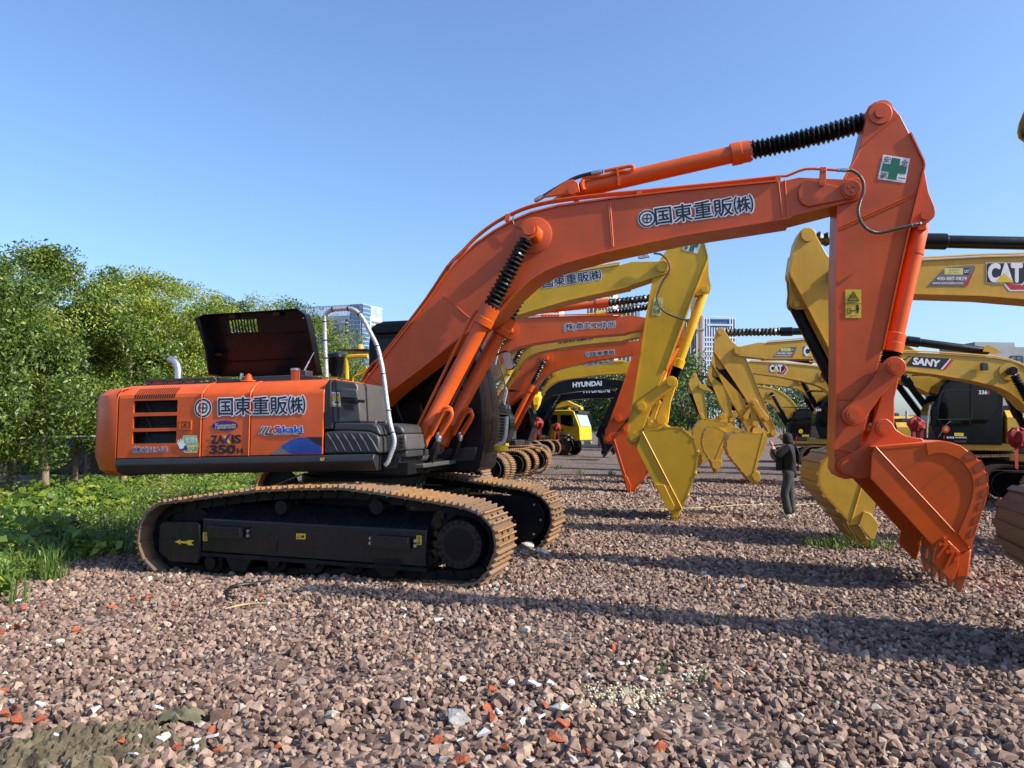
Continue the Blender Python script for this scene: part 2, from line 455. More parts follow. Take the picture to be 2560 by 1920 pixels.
nt.links.new(cr.outputs[0], mx.inputs[6]); nt.links.new(nl.outputs['Fac'], mx.inputs[7]); nt.links.new(mx.outputs[2], b.inputs['Base Color'])
bp = nt.nodes.new('ShaderNodeBump'); bp.inputs['Distance'].default_value = 0.06; bp.inputs['Strength'].default_value = 1.0; bp.invert = True
nt.links.new(vo.outputs['Distance'], bp.inputs['Height']); nt.links.new(bp.outputs[0], b.inputs['Normal'])
g_o = MB(); g_o.v = gv; g_o.f = gf
ground = g_o.build('ground', GM, smooth=60); ground['kind'] = 'structure'

# ================================================================== the big orange excavator
FU = Frame(-2.009, 10.672, -16.5)          # undercarriage
FM = Frame(-2.009, 10.672, -13.0)          # upper structure, boom, arm
EX = empty('excavator', (-2.009, 10.672, 0))
tag(EX, 'large orange excavator with its black engine hood open and a 350 mark', 'excavator', 'excavators parked in two rows')
class Sub:
    """keeps part frames turned like their frame although they hang on the one excavator"""
    def __init__(s, root, fr): s.root, s.fr = root, fr
def mpart(mb, name, mat, fr=FM, parent=None, **k):
    if parent is not None:
        return mb.build(name, mat, parent, **k)
    o = mb.build(name, mat, EX, **k); o.rotation_euler = (0, 0, R(fr.yaw)); return o

# ---- tracks
loop = W3((370, 470)) + [(470, 1250), (560, 1238)] + W3((1770, 285)) + [(740, 1223), (850, 1222)] + S4((250, 425), (600, 478), (1090, 560), (1200, 595), (1290, 640), (1370, 710), (1425, 800), (1440, 900), (1437, 990), (1405, 1080), (1340, 1215), (1240, 1290), (1130, 1315)) \
    + [(1040, 1462), (800, 1457), (600, 1452), (450, 1447)] + W3((430, 1560), (270, 1482), (75, 1270), (15, 980), (100, 700), (240, 545))
LUZ = FU.uz(loop, -1.645)
def resample(pts, n):
    P = [Vector(p) for p in pts] + [Vector(pts[0])]; L = [0]
    for a, b in zip(P, P[1:]): L.append(L[-1] + (b - a).length)
    out = []; T = L[-1]; i = 0
    for k in range(n):
        t = T * k / n
        while L[i + 1] < t: i += 1
        f = (t - L[i]) / (L[i + 1] - L[i]); out.append(P[i].lerp(P[i + 1], f))
    return out, T
NSH = 47
pts, TL = resample(LUZ, NSH * 2)
pitch = TL / NSH
half = pitch * .5
def shoe_mesh(wid):
    m = MB(); h = wid / 2
    m.box(-half * .99, half * .86, -h, h, -.012, .012)
    m.box(half * .86, half * 1.05, -h, h, -.024, -.001)          # overlapping lip
    b = MB()
    for k, hh in ((-.72, .040), (.0, .034), (.68, .034)):
        x = k * half; b.prism([(x - .014, .012), (x + .014, .012), (x + .009, .012 + hh), (x - .009, .012 + hh)], -h * 1.002, h * 1.002)
    n = MB()
    for sx in (-.35, .35):
        for sy in (-.16, .16): n.cyl((sx * half, sy * wid, .012), (sx * half, sy * wid, .028), .016, n=6)
    me = bpy.data.meshes.new('track_shoe')
    off = len(m.v); off2 = off + len(b.v)
    me.from_pydata(m.v + b.v + n.v, [], m.f + [tuple(i + off for i in f) for f in b.f] + [tuple(i + off2 for i in f) for f in n.f])
    me.materials.append(RUST); me.materials.append(RUST2); me.materials.append(STEELD)
    for i, p in enumerate(me.polygons):
        p.material_index = 0 if i < len(m.f) else (1 if i < len(m.f) + len(b.f) else 2)
    bm = bmesh.new(); bm.from_mesh(me); bmesh.ops.recalc_face_normals(bm, faces=bm.faces); bm.to_mesh(me); bm.free()
    return me
STEELD = nmat('dark_bolt', (0.06, 0.05, 0.04), 0.5, metal=0.6)
SHOE = shoe_mesh(.70)
def chain_links(path, y, n):
    m = MB()
    for i in range(n):
        a = path[2 * i]; b = path[(2 * i + 2) % len(path)]
        d = (b - a).normalized(); nn = Vector((-d.y, d.x))
        for yy in (y - .10, y + .10):
            c = (a + b) / 2 + nn * .075
            m.obox((c.x, yy, c.y), (d.x * half * .9, 0, d.y * half * .9), (0, .022, 0), (nn.x * .05, 0, nn.y * .05))
        m.cyl((a.x + nn.x * .07, y - .14, a.y + nn.y * .07), (a.x + nn.x * .07, y + .14, a.y + nn.y * .07), .028, n=8)
    return m
area = sum(a.x * b.y - b.x * a.y for a, b in zip(pts, pts[1:] + pts[:1]))
SGN = -1 if area > 0 else 1        # outward side
def track(yc):
    """one crawler: chain + shoes, frame, rollers, sprocket and idler"""
    inner = [p for p in pts]
    if SGN > 0: inner = pts[::-1]
    tr = mpart(chain_links(inner, yc, NSH), 'track', CHASSIS, FU)
    for i in range(NSH):
        a = pts[2 * i]; b = pts[(2 * i + 2) % len(pts)]; c = pts[2 * i + 1]
        d = (b - a).normalized()
        if SGN < 0: d = -d
        s = bpy.data.objects.new('track_shoe', SHOE); COL.objects.link(s); s.parent = tr
        ang = math.atan2(d.y, d.x)
        # local x along the run, local z outwards
        s.matrix_local = Matrix.Translation((c.x, yc, c.y)) @ Matrix.Rotation(-ang, 4, 'Y')
    return tr
# orientation: shoe local z must point outwards
trn = track(-1.295)
trf = track(1.295)

def uz(fr, pts, w): return fr.uz(pts, w)
def track_frame(yc):
    sg = -1 if yc < 0 else 1
    w = -1.295 - .30                              # traced on the near track, repeated on the far one
    m = MB()
    P = uz(FU, W3((960, 860), (1050, 740)) + S3((2200, 610)) + S4((300, 640), (780, 700)) + W4((470, 700), (470, 1140), (360, 1180)) + W3((950, 1230)), w + .02)
    # side box: sloping upper face, upright flank, bottom flange
    fl = uz(FU, W3((960, 880)) + W4((380, 760), (380, 1135)) + W3((960, 1185)), w)
    x0, x1 = fl[0][0], fl[1][0]; zt = max(fl[0][1], fl[1][1]); zb = min(fl[2][1], fl[3][1])
    s = 1 if yc > 0 else -1
    sec = [(yc + s * .27, zb), (yc + s * .27, zt), (yc + s * .05, zt + .19), (yc - s * .27, zt + .19), (yc - s * .27, zb)]
    m.sect(sec, x0, x1)
    o = mpart(m, 'track_frame', FRAMEP, FU, bev=.012)
    f = MB().box(x0 - .02, x1 + .02, yc - .31, yc + .31, zb - .045, zb - .005); f.build('flange', CHASSIS, o)
    # handles
    for ca in (((1090, 835), (1570, 840), (1570, 960), (1130, 960)),):
        h = uz(FU, W3(*ca), w - .03)
        for shift in (0, 1):
            dx = 0 if not shift else FU.uz(S4((450, 830)), w)[0][0] - FU.uz(W3((1340, 900)), w)[0][0]
            mm = MB(); us = [a[0] + dx for a in h]; zs = [a[1] for a in h]; yo = yc + s * .31
            mm.strip([(min(us), max(zs) - .01), (max(us), max(zs) - .01)], min(yo, yo + s * .07), max(yo, yo + s * .07), .02)
            mm.box(min(us) + .02, max(us) - .02, min(yo + s * .05, yo + s * .07), max(yo + s * .05, yo + s * .07), min(zs), max(zs))
            mm.box(min(us), min(us) + .025, min(yo - s * .05, yo + s * .07), max(yo - s * .05, yo + s * .07), min(zs), max(zs))
            mm.box(max(us) - .025, max(us), min(yo - s * .05, yo + s * .07), max(yo - s * .05, yo + s * .07), min(zs), max(zs))
            mm.build('step', FRAMEP, o, bev=.004)
            for e_ in (min(us) - .04, max(us) + .05):
                for k in (.3, .75):
                    z = min(zs) + (max(zs) - min(zs)) * k
                    MB().cyl((e_, yc + s * .265, z), (e_, yc + s * .30, z), .020, n=8).build('bolt', STEEL if yc < 0 else STEELD, o)
    ck = MB(); c = uz(FU, S3((1350, 905)), w)[0]
    ck.box(c[0] - .085, c[0] + .085, min(yc + s * .27, yc + s * .282), max(yc + s * .27, yc + s * .282), c[1] - .095, c[1] + .095); ck.build('cover_plate', FRAMEP, o, bev=.01)
    # idler yoke cover at the rear
    P = uz(FU, W3((310, 780), (370, 735), (880, 740), (920, 790), (935, 1230), (880, 1370), (480, 1345), (300, 1190)), w)
    g = MB().prism(P, *sorted((yc + s * .27, yc - s * .27))); mpart(g, 'idler_guard', FRAMEP, FU, bev=.02)
    sl = uz(FU, W3((415, 970), (560, 970), (560, 1010), (415, 1010)), w)
    g = MB().prism(sl, yc + s * .272, yc + s * .275); mpart(g, 'slot', DARKIN, FU)
    # idler wheel, rollers
    ic = uz(FU, W3((640, 960)), w)[0]
    m = MB(); 
    m.lathe((ic[0], yc - .09, ic[1]), (ic[0], yc + .09, ic[1]), [(0, .30), (.0, .36), (.3, .36), (.32, .40), (.68, .40), (.7, .36), (1, .36), (1, .3)], 28)
    mpart(m, 'idler', CHASSIS, FU)
    for px_ in ((760, 1265), (1040, 1245), (1370, 1255), (1730, 1265), (2110, 1270)):
        c = uz(FU, S3((px_[0], px_[1] - 180)), w)[0]
        m = MB().lathe((c[0], yc - .26, c[1] - .02), (c[0], yc + .26, c[1] - .02), [(0, .05), (.0, .075), (.12, .075), (.13, .135), (.3, .135), (.31, .11), (.69, .11), (.7, .135), (.87, .135), (.88, .075), (1, .075)], 18)
        mpart(m, 'roller', CHASSIS, FU)
    for pp in (S4((60, 1090)), S4((390, 1080)), S4((700, 1090))):
        c = uz(FU, pp, w)[0]
        m = MB().lathe((c[0], yc - .26, c[1]), (c[0], yc + .26, c[1]), [(0, .05), (.0, .075), (.12, .075), (.13, .135), (.3, .135), (.31, .11), (.69, .11), (.7, .135), (.87, .135), (.88, .075), (1, .075)], 18)
        mpart(m, 'roller', CHASSIS, FU)
    for tri in (S3((905, 1030), (1190, 1030), (1130, 1130), (1110, 1185), (980, 1185), (950, 1130)), S4((250, 1060), (540, 1060), (520, 1150), (470, 1230), (350, 1235), (290, 1160))):
        P = uz(FU, tri, w); mpart(MB().prism(P, *sorted((yc + s * .25, yc + s * .275))), 'chain_guide', CHASSIS, FU, bev=.008)
    for pp in (S3((1410, 575)), S4((270, 570))):
        c = uz(FU, pp, w)[0]
        m = MB().lathe((c[0], yc - .2, c[1]), (c[0], yc + .2, c[1]), [(0, .04), (0, .085), (.3, .085), (.32, .06), (.6, .06), (.62, .085), (1, .085)], 16)
        mpart(m, 'carrier_roller', CHASSIS, FU)
    # sprocket and final drive
    c = uz(FU, W4((870, 955)), w)[0]
    m = MB()
    tooth = []
    for k in range(42):
        a = 2 * math.pi * k / 42; r = .40 if k % 2 else .345
        tooth.append((c[0] + r * math.cos(a), c[1] + r * math.sin(a)))
    m.prism(tooth, yc - .04, yc + .04); sp = mpart(m, 'sprocket', CHASSIS, FU)
    m = MB(); y0 = yc - s * .1; y1 = yc + s * .30
    m.lathe((c[0], y0, c[1]), (c[0], y1, c[1]), [(0, .33), (.3, .33), (.5, .29), (.88, .275), (.94, .275), (1.0, .262)], 36)
    fd = mpart(m, 'final_drive', FRAMEP, FU, smooth=30)
    for k in range(20):
        if k in (3, 9, 15): continue
        a = 2 * math.pi * k / 20
        MB().cyl((c[0] + .235 * math.cos(a), y1 - s * .004, c[1] + .235 * math.sin(a)), (c[0] + .235 * math.cos(a), y1 + s * .008, c[1] + .235 * math.sin(a)), .021, n=10).build('bolt', CHASSIS, fd)
    MB().cyl((c[0], y1 - s * .002, c[1]), (c[0], y1 + s * .006, c[1]), .18, n=30).build('drive_cover', BLACKP, fd)
    if yc > 0:
        # far crawler shows the inner side: motor cover plate
        m = MB().prism(arc(c, .33, -95, 95, 14) + [(c[0] - .9, c[1] + .30), (c[0] - .9, c[1] - .30)], yc - .30, yc - .27); mc = mpart(m, 'motor_cover', BLACKP, FU, bev=.008)
        for a in (50, 0, -50):
            MB().cyl((c[0] + .27 * math.cos(R(a)), yc - .305, c[1] + .27 * math.sin(R(a))), (c[0] + .27 * math.cos(R(a)), yc - .30, c[1] + .27 * math.sin(R(a))), .018, n=8).build('bolt', STEEL, mc)
    return o
tfn = track_frame(-1.295)
tff = track_frame(1.295)
# decals on the near crawler frame
wN = -1.295 - .27
arrow = W3((580, 1030), (665, 1000), (665, 1022), (755, 1025), (775, 1008), (868, 1010), (820, 1048), (866, 1088), (780, 1082), (755, 1060), (665, 1052), (665, 1075))
mpart(MB().add([(u, wN - .006, z) for u, z in FU.uz(arrow, wN)], [tuple(range(12))]), 'arrow_mark', YELPR, FU, smooth=0)
for poly in (W3((995, 895), (1060, 895), (1060, 1020), (995, 1020)), S4((693, 833), (742, 835), (742, 922), (693, 922)), S3((1607, 815), (1697, 817), (1695, 870), (1605, 868))):
    s_ = mpart(MB().add([(u, wN - .005, z) for u, z in FU.uz(poly, wN)], [(0, 1, 2, 3)]), 'warning_sticker', YELPR, FU, smooth=0)
    us = [p[0] for p in FU.uz(poly, wN)]; zs = [p[1] for p in FU.uz(poly, wN)]; cx, cz = sum(us) / 4, sum(zs) / 4; h = max(zs) - min(zs); wd = max(us) - min(us)
    m = MB()
    if h > wd:
        m.tube([(cx, wN - .007, cz + .1 * h), (cx, wN - .007, cz - .15 * h), (cx + .2 * wd, wN - .007, cz - .28 * h), (cx - .1 * wd, wN - .007, cz - .36 * h), (cx - .22 * wd, wN - .007, cz - .25 * h)], .0045, 5, 4)
        m.tube([(cx + .2 * wd * math.cos(t), wN - .007, cz + .25 * h + .2 * wd * math.sin(t)) for t in np.linspace(0, 6.28, 9)], .0035, 5, 2)
    else:
        m.tube([(cx - .35 * wd, wN - .007, cz - .25 * h), (cx - .2 * wd, wN - .007, cz + .25 * h), (cx - .05 * wd, wN - .007, cz - .25 * h), (cx - .35 * wd, wN - .007, cz - .25 * h)], .003, 4, 1)
        m.box(cx + .05 * wd, cx + .35 * wd, wN - .008, wN - .007, cz - .2 * h, cz + .2 * h)
    m.build('pictogram', INK, s_)
# carbody between the crawlers, swing ring
m = MB()
m.box(-1.1, 1.1, -1.05, 1.05, .55, .86)
m.prism([(-.9, .30), (.9, .30), (.9, .56), (-.9, .56)], -.6, .6)
mpart(m, 'carbody', CHASSIS, FU, bev=.02)
m = MB().prism([(.9, .62), (1.55, .58), (1.9, .42), (1.9, .30), (.9, .30)], .62, 1.05); mpart(m, 'motor_guard', BLACKP, FU, bev=.01)
m = MB().lathe((0, 0, .86), (0, 0, 1.12), [(0, .80), (.45, .80), (.46, .84), (.8, .84), (.81, .76), (1, .76)], 48); sw = mpart(m, 'swing_ring', CHASSIS, FM)
for k in range(36):
    a = 2 * math.pi * k / 36; MB().cyl((.81 * math.cos(a), .81 * math.sin(a), .945), (.81 * math.cos(a), .81 * math.sin(a), .975), .016, n=6).build('bolt', STEELD, sw)
# ------------------------------------------------------------------ upper structure
YS = -1.495
def U(pts, w=YS): return FM.uz(pts, w)
c_seam = U(W1((285, 700)))[0][0]
z_top = U([(560, 957)], -1.2)[0][1]
z_ch = U(W1((600, 320)))[0][1]
z_sk = U([(560, 1141)])[0][1]
z_bt = U([(560, 1181)], -1.42)[0][1]
def slope_z(px0, px1, w=YS):
    """line through two picture points on the flank as z(u)"""
    a, b_ = U([px0, px1], w); k = (b_[1] - a[1]) / (b_[0] - a[0]); return lambda u: a[1] + k * (u - a[0])
zl_sk = slope_z((297, 1146.6), (944.5, 1134.3))
zl_bt = slope_z((297, 1187.6), (941, 1176.6), -1.42)
zl_ch = slope_z((320, 990), (807, 978))
zl_tp = slope_z((319, 966), (819, 948), -1.24)
# counterweight: plan outline lofted upwards
def cw_plan(inset, n=10):
    us = c_seam - .012; ur = c_seam - .62 + inset; yh = 1.495 - inset * .7; r = .55
    P = [(us, -yh)]
    for k in range(n + 1):
        a = R(-90 - 90 * k / n); P.append((ur + r + r * math.cos(a), -yh + r + r * math.sin(a)))
    for k in range(n + 1):
        a = R(180 - 90 * k / n); P.append((ur + r + r * math.cos(a), yh - r + r * math.sin(a)))
    P.append((us, yh)); return P
zb = zl_bt(c_seam) - .01; zt = zl_tp(c_seam)
rows = [(zb, .14), (zb + .06, .05), (zb + .20, .012), (zb + .235, 0), (zl_ch(c_seam) - .05, 0), (zl_ch(c_seam) + .01, .015), (zl_ch(c_seam) + .09, .10), (zt - .02, .24), (zt, .34)]
m = MB(); n_ = len(cw_plan(0)); vs = []
for z, i in rows: vs += [(u, y, z) for u, y in cw_plan(i)]
fs = [tuple(range(n_)), tuple(range((len(rows) - 1) * n_, len(rows) * n_))]
for r_ in range(len(rows) - 1):
    fs += [(r_ * n_ + k, r_ * n_ + (k + 1) % n_, (r_ + 1) * n_ + (k + 1) % n_, (r_ + 1) * n_ + k) for k in range(n_)]
m.add(vs, fs); cw = mpart(m, 'counterweight', ORANGE, bev=.012, smooth=30)

# engine-side doors: three orange panels with rounded shoulders
def door_section(u, ins=0.0):
    z0, zc, z1 = zl_sk(u) + .006, zl_ch(u), zl_tp(u)
    out = [(YS, z0), (YS, zc - .03), (YS + .012, zc + .012), (YS + .10, zc + (z1 - zc) * .62), (YS + .17, z1 - .015), (YS + .26, z1)]
    return out + [(YS + .26, z1 - .03), (YS + .18, z1 - .05), (YS + .06, zc - .02), (YS + .03, zc - .05), (YS + .03, z0)]
def door_panel(u0, u1, holes=None):
    m = MB()
    a, b_ = door_section(u0), door_section(u1)
    if not holes:
        n = len(a); vs = [(u0, y, z) for y, z in a] + [(u1, y, z) for y, z in b_]
        fs = [tuple(range(n)), tuple(range(2 * n - 1, n - 1, -1))] + [(i, i + n, (i + 1) % n + n, (i + 1) % n) for i in range(n)]
        return m.add(vs, fs)
    # upper shoulder
    hu0, hu1 = holes[0][0], holes[0][1]
    def band(ua, ub, za, zb_):      # flat piece of the flank
        m.add([(ua, YS, za(ua)), (ub, YS, za(ub)), (ub, YS, zb_(ub)), (ua, YS, zb_(ua)), (ua, YS + .03, za(ua)), (ub, YS + .03, za(ub)), (ub, YS + .03, zb_(ub)), (ua, YS + .03, zb_(ua))],
              [(0, 1, 2, 3), (7, 6, 5, 4), (0, 4, 5, 1), (1, 5, 6, 2), (2, 6, 7, 3), (3, 7, 4, 0)])
    z0 = lambda u: zl_sk(u) + .006
    zc = lambda u: zl_ch(u) - .03
    band(u0, hu0, z0, zc); band(hu1, u1, z0, zc)
    lv = [z0] + [f for h in holes for f in (h[2], h[3])] + [zc]
    for i in range(0, len(lv), 2): band(hu0, hu1, lv[i], lv[i + 1])
    A = door_section(u0)[1:10]; B = door_section(u1)[1:10]; n = len(A)
    vs = [(u0, y, z) for y, z in A] + [(u1, y, z) for y, z in B]
    m.add(vs, [tuple(range(n)), tuple(range(2 * n - 1, n - 1, -1))] + [(i, i + n, (i + 1) % n + n, (i + 1) % n) for i in range(n)])
    return m
s1 = c_seam + .012
s2 = U(S1((915, 1100)))[0][0]; s3 = U(S1((1335, 1100)))[0][0]; s4 = U(S1((1962, 1100)))[0][0]
hol = []
for yt, yb in ((390, 582), (638, 832), (884, 1077)):
    a = U(W1((520, yt + 8), (1220, yt - 8))); b_ = U(W1((520, yb + 4), (1220, yb - 8)))
    ft = lambda u, a=a: a[0][1] + (a[1][1] - a[0][1]) * (u - a[0][0]) / (a[1][0] - a[0][0])
    fb = lambda u, b_=b_: b_[0][1] + (b_[1][1] - b_[0][1]) * (u - b_[0][0]) / (b_[1][0] - b_[0][0])
    hol.append((a[0][0], a[1][0], fb, ft))
hol = hol[::-1]
d1 = mpart(door_panel(s1, s2 - .006, hol), 'radiator_door', ORANGE, smooth=25)
d2 = mpart(door_panel(s2 + .006, s3 - .006), 'engine_door', ORANGE, bev=.006)
d3 = mpart(door_panel(s3 + .006, s4), 'pump_door', ORANGE, bev=.006)
# lit seam beads beside the gaps
for ss in (s2, s3):
    sec = door_section(ss)[:6]
    MB().tube([(ss - .012, y - .004 if i < 4 else y, z) for i, (y, z) in enumerate(sec)], .008, 6, 3).build('seam_bead', ORANGE, d2)
for h in hol:
    # wire mesh behind each vent: honeycomb of thin wires
    u0, u1 = h[0], h[1]; mm = MB(); ym = YS + .022
    MB().add([(u0 - .02, YS + .14, h[2](u0) - .02), (u1 + .02, YS + .14, h[2](u1) - .02), (u1 + .02, YS + .14, h[3](u1) + .02), (u0 - .02, YS + .14, h[3](u0) + .02)], [(0, 1, 2, 3)]).build('vent_backing', DARKIN, d1)
    st = .03
    for k in range(int((u1 - u0 + .2) / st)):
        ua = u0 - .2 + k * st
        for dirn in (1, -1):
            za, zb_ = h[2](u0), h[3](u0); hgt = zb_ - za
            p0 = [ua if dirn > 0 else ua + hgt * .6, za]; p1 = [ua + hgt * .6 if dirn > 0 else ua, zb_]
            # clip
            def clip(p, o):
                if p[0] < u0: t = (u0 - p[0]) / (o[0] - p[0]); return [u0, p[1] + (o[1] - p[1]) * t]
                if p[0] > u1: t = (u1 - p[0]) / (o[0] - p[0]); return [u1, p[1] + (o[1] - p[1]) * t]
                return p
            if max(p0[0], p1[0]) <= u0 or min(p0[0], p1[0]) >= u1: continue
            a, b_ = clip(p0, p1), clip(p1, p0)
            mm.cyl((a[0], ym, a[1]), (b_[0], ym, b_[1]),   .0012, n=3, caps=False)
    mm.build('wire_mesh', RUBBER, d1, smooth=0)
    # something inside: fan shroud pipes
    MB().tube([(u0 + .1, YS + .12, h[3](u0)), (u0 + .2, YS + .11, h[2](u0))], .012, 6, 1).build('inner_pipe', STEELD, d1)
# louvre slits on the shoulder
for k in range(18):
    px_ = 565 + k * 36.6
    a = U(W1((px_, 365 - k * 1.0)))[0]; zc_ = zl_ch(a[0]); z1_ = zl_tp(a[0])
    sec = [(YS - .002, a[1]), (YS - .002, zc_ - .03), (YS + .010, zc_ + .014), (YS + .098, zc_ + (z1_ - zc_) * .62 + .003), (YS + .14, z1_ - .045)]
    mm = MB(); vs = []
    for i, (y, z) in enumerate(sec): vs += [(a[0] - .008, y - .003, z), (a[0] + .008, y - .003, z)]
    mm.add(vs, [(2 * i, 2 * i + 1, 2 * i + 3, 2 * i + 2) for i in range(len(sec) - 1)]).build('louvre_slit', DARKIN, d1, smooth=0)
# door latch
L = U(S1((725, 1078), (828, 1075), (828, 1152), (725, 1155)))
us = [p[0] for p in L]; zs = [p[1] for p in L]; x0, x1, za, zb_ = min(us), max(us), min(zs), max(zs); t = .018
m = MB(); m.box(x0, x1, YS - .016, YS - .001, zb_ - t, zb_); m.box(x0, x1, YS - .016, YS - .001, za, za + t); m.box(x0, x0 + t, YS - .016, YS - .001, za + t, zb_ - t); m.box(x1 - t, x1, YS - .016, YS - .001, za + t, zb_ - t)
m.box(x0 + .035, x1 - .03, YS - .012, YS - .001, za + .03, zb_ - .03)
la = m.build('latch', ORANGE, d1); MB().cyl(((x0 + x1) / 2, YS - .02, (za + zb_) / 2), ((x0 + x1) / 2, YS - .01, (za + zb_) / 2), .017, n=12).build('keyhole', STEELD, la)

# body core and top deck under the hood
m = MB(); u_e = s4 + .02
m.add([(c_seam, -1.43, zl_bt(c_seam) + .08), (u_e, -1.43, zl_bt(u_e) + .08), (u_e, 1.45, zl_bt(u_e) + .08), (c_seam, 1.45, zl_bt(c_seam) + .08),
       (c_seam, -1.28, zl_tp(c_seam) - .05), (u_e, -1.28, zl_tp(u_e) - .05), (u_e, 1.40, zl_tp(u_e) - .05), (c_seam, 1.40, zl_tp(c_seam) - .05)],
      [(0, 1, 2, 3), (7, 6, 5, 4), (0, 4, 5, 1), (1, 5, 6, 2), (2, 6, 7, 3), (3, 7, 4, 0)])
mpart(m, 'engine_bay', BLACKP)
# orange deck plate
m = MB(); y0, y1 = YS + .25, .2
m.add([(c_seam, y0, zl_tp(c_seam) - .03), (u_e, y0, zl_tp(u_e) - .03), (u_e, y1, zl_tp(u_e) - .03), (c_seam, y1, zl_tp(c_seam) - .03), (c_seam, y0, zl_tp(c_seam) + .002), (u_e, y0, zl_tp(u_e) + .002), (u_e, y1, zl_tp(u_e) + .002), (c_seam, y1, zl_tp(c_seam) + .002)],
      [(0, 1, 2, 3), (7, 6, 5, 4), (0, 4, 5, 1), (1, 5, 6, 2), (2, 6, 7, 3), (3, 7, 4, 0)])
mpart(m, 'deck', ORANGE)
# charcoal side sill
m = MB(); ua, ub = U(W1((275, 1380)))[0][0], U(W2((1000, 1350)))[0][0]
def sill_sec(u, dz=0):
    zt_, zb2 = zl_sk(u), zl_bt(u); zm = zt_ + (zb2 - zt_) * .42
    return [(YS + .10, zt_), (YS - .012, zt_ - .004), (YS - .045, zt_ - .05), (YS - .045, zm), (YS + .075, zb2), (YS + .20, zb2), (YS + .2, zt_)]
A, B = sill_sec(ua), sill_sec(ub); n = len(A)
m.add([(ua, y, z) for y, z in A] + [(ub, y, z) for y, z in B], [tuple(range(n)), tuple(range(2 * n - 1, n - 1, -1))] + [(i, i + n, (i + 1) % n + n, (i + 1) % n) for i in range(n)])
mpart(m, 'side_sill', SILL, bev=.008)
zm_ = zl_bt(0)
m = MB().box(c_seam + .2, ub + .3, -1.2, 1.3, zm_ - .02, zm_ + .12); mpart(m, 'main_frame', CHASSIS)

# grey deck grille, exhaust, caps
gr = FM.uz(S1((430, 772), (470, 715), (1010, 700), (1040, 750)), -1.05)
m = MB(); zz0 = zl_tp(gr[0][0]); h = gr[2][1] - zl_tp(gr[2][0])
ga, gb = gr[0][0], gr[3][0]
zf = lambda u: zl_tp(u)
for k in range(5):
    u = ga + .06 + (gb - ga - .12) * k / 4
    m.obox((u, -1.05, zf(u) + h / 2 - .01), (.028, 0, 0), (0, .02, 0), (0, 0, h / 2))
for fz in (0.02, h - .02):
    m.add([(ga, -1.07, zf(ga) + fz - .02), (gb, -1.07, zf(gb) + fz - .02), (gb, -1.03, zf(gb) + fz - .02), (ga, -1.03, zf(ga) + fz - .02), (ga + .03, -1.07, zf(ga) + fz + .018), (gb - .02, -1.07, zf(gb) + fz + .018), (gb - .02, -1.03, zf(gb) + fz + .018), (ga + .03, -1.03, zf(ga) + fz + .018)],
          [(0, 1, 2, 3), (7, 6, 5, 4), (0, 4, 5, 1), (1, 5, 6, 2), (2, 6, 7, 3), (3, 7, 4, 0)])
gq = mpart(m, 'deck_grille', GREYP, bev=.006)
m = MB().box(ga + .04, gb - .02, -1.0, .3, zf(ga) - .02, zf(ga) + h * .7); m.build('grille_box', ORANGE, gq)
g2 = FM.uz(S1((1040, 700), (1250, 720), (1250, 745), (1040, 750)), -1.03); mpart(MB().prism(g2, -1.03, .1), 'hood_ledge', GREYP, bev=.01)
g3 = FM.uz(S1((1250, 700), (1720, 680), (1960, 700), (1960, 735), (1250, 745)), -.75); mpart(MB().prism(g3, -.75, -.70), 'hood_ledge', GREYP, bev=.01)
ex = [FM.p(p, -.5) for p in S1((712, 740), (712, 660), (700, 600), (670, 560), (635, 548))]
m = MB().tube(ex, .052, 14, 5); eo = mpart(m, 'exhaust_pipe', STEEL)
a = FM.p(S1((1722, 745))[0], -1.0); b_ = FM.p(S1((1722, 640))[0], -1.0); r = .055
cp = mpart(MB().cyl(a, b_, r, n=20), 'filler_neck', ORANGE); b2 = FM.p(S1((1722, 624))[0], -1.0); MB().lathe(b_, b2, [(0, r * 1.12), (.6, r * 1.12), (1, r * .9)], 20).build('cap', STEEL, cp)
a = FM.p(S1((1318, 740))[0], -1.05); b_ = FM.p(S1((1318, 672))[0], -1.05)
mpart(MB().lathe(a, b_, [(0, .10), (.15, .10), (.18, .05), (.5, .05), (.52, .038), (.85, .038), (.86, .02), (1, .02)], 18), 'tank_valve', ORANGE)
a = FM.p(S1((1255, 715))[0], -1.05); b_ = FM.p(S1((1262, 668))[0], -1.05)
mpart(MB().cyl(a, b_, .02, n=8), 'small_fitting', STEEL)

# open hood (hinged at the far side)
YH = .10
H = FM.uz(V3((290, 1062), (262, 800), (155, 470), (165, 420), (215, 385), (470, 365), (850, 347), (1180, 322), (1250, 340), (1300, 410), (1322, 500), (1425, 1050)), YH)
cH = (sum(p[0] for p in H) / len(H), sum(p[1] for p in H) / len(H))
m = MB()
slot = FM.uz(V3((400, 440), (700, 425), (722, 565), (425, 578)), YH + .05)
def quadstrip(a, b_, c, d): m.prism([a, b_, c, d], YH + .05, YH + .062)
o_ = FM.uz(V3((300, 1055), (265, 790), (160, 450), (200, 396), (850, 352), (1195, 326), (1285, 390), (1322, 520), (1420, 1045)), YH + .05)
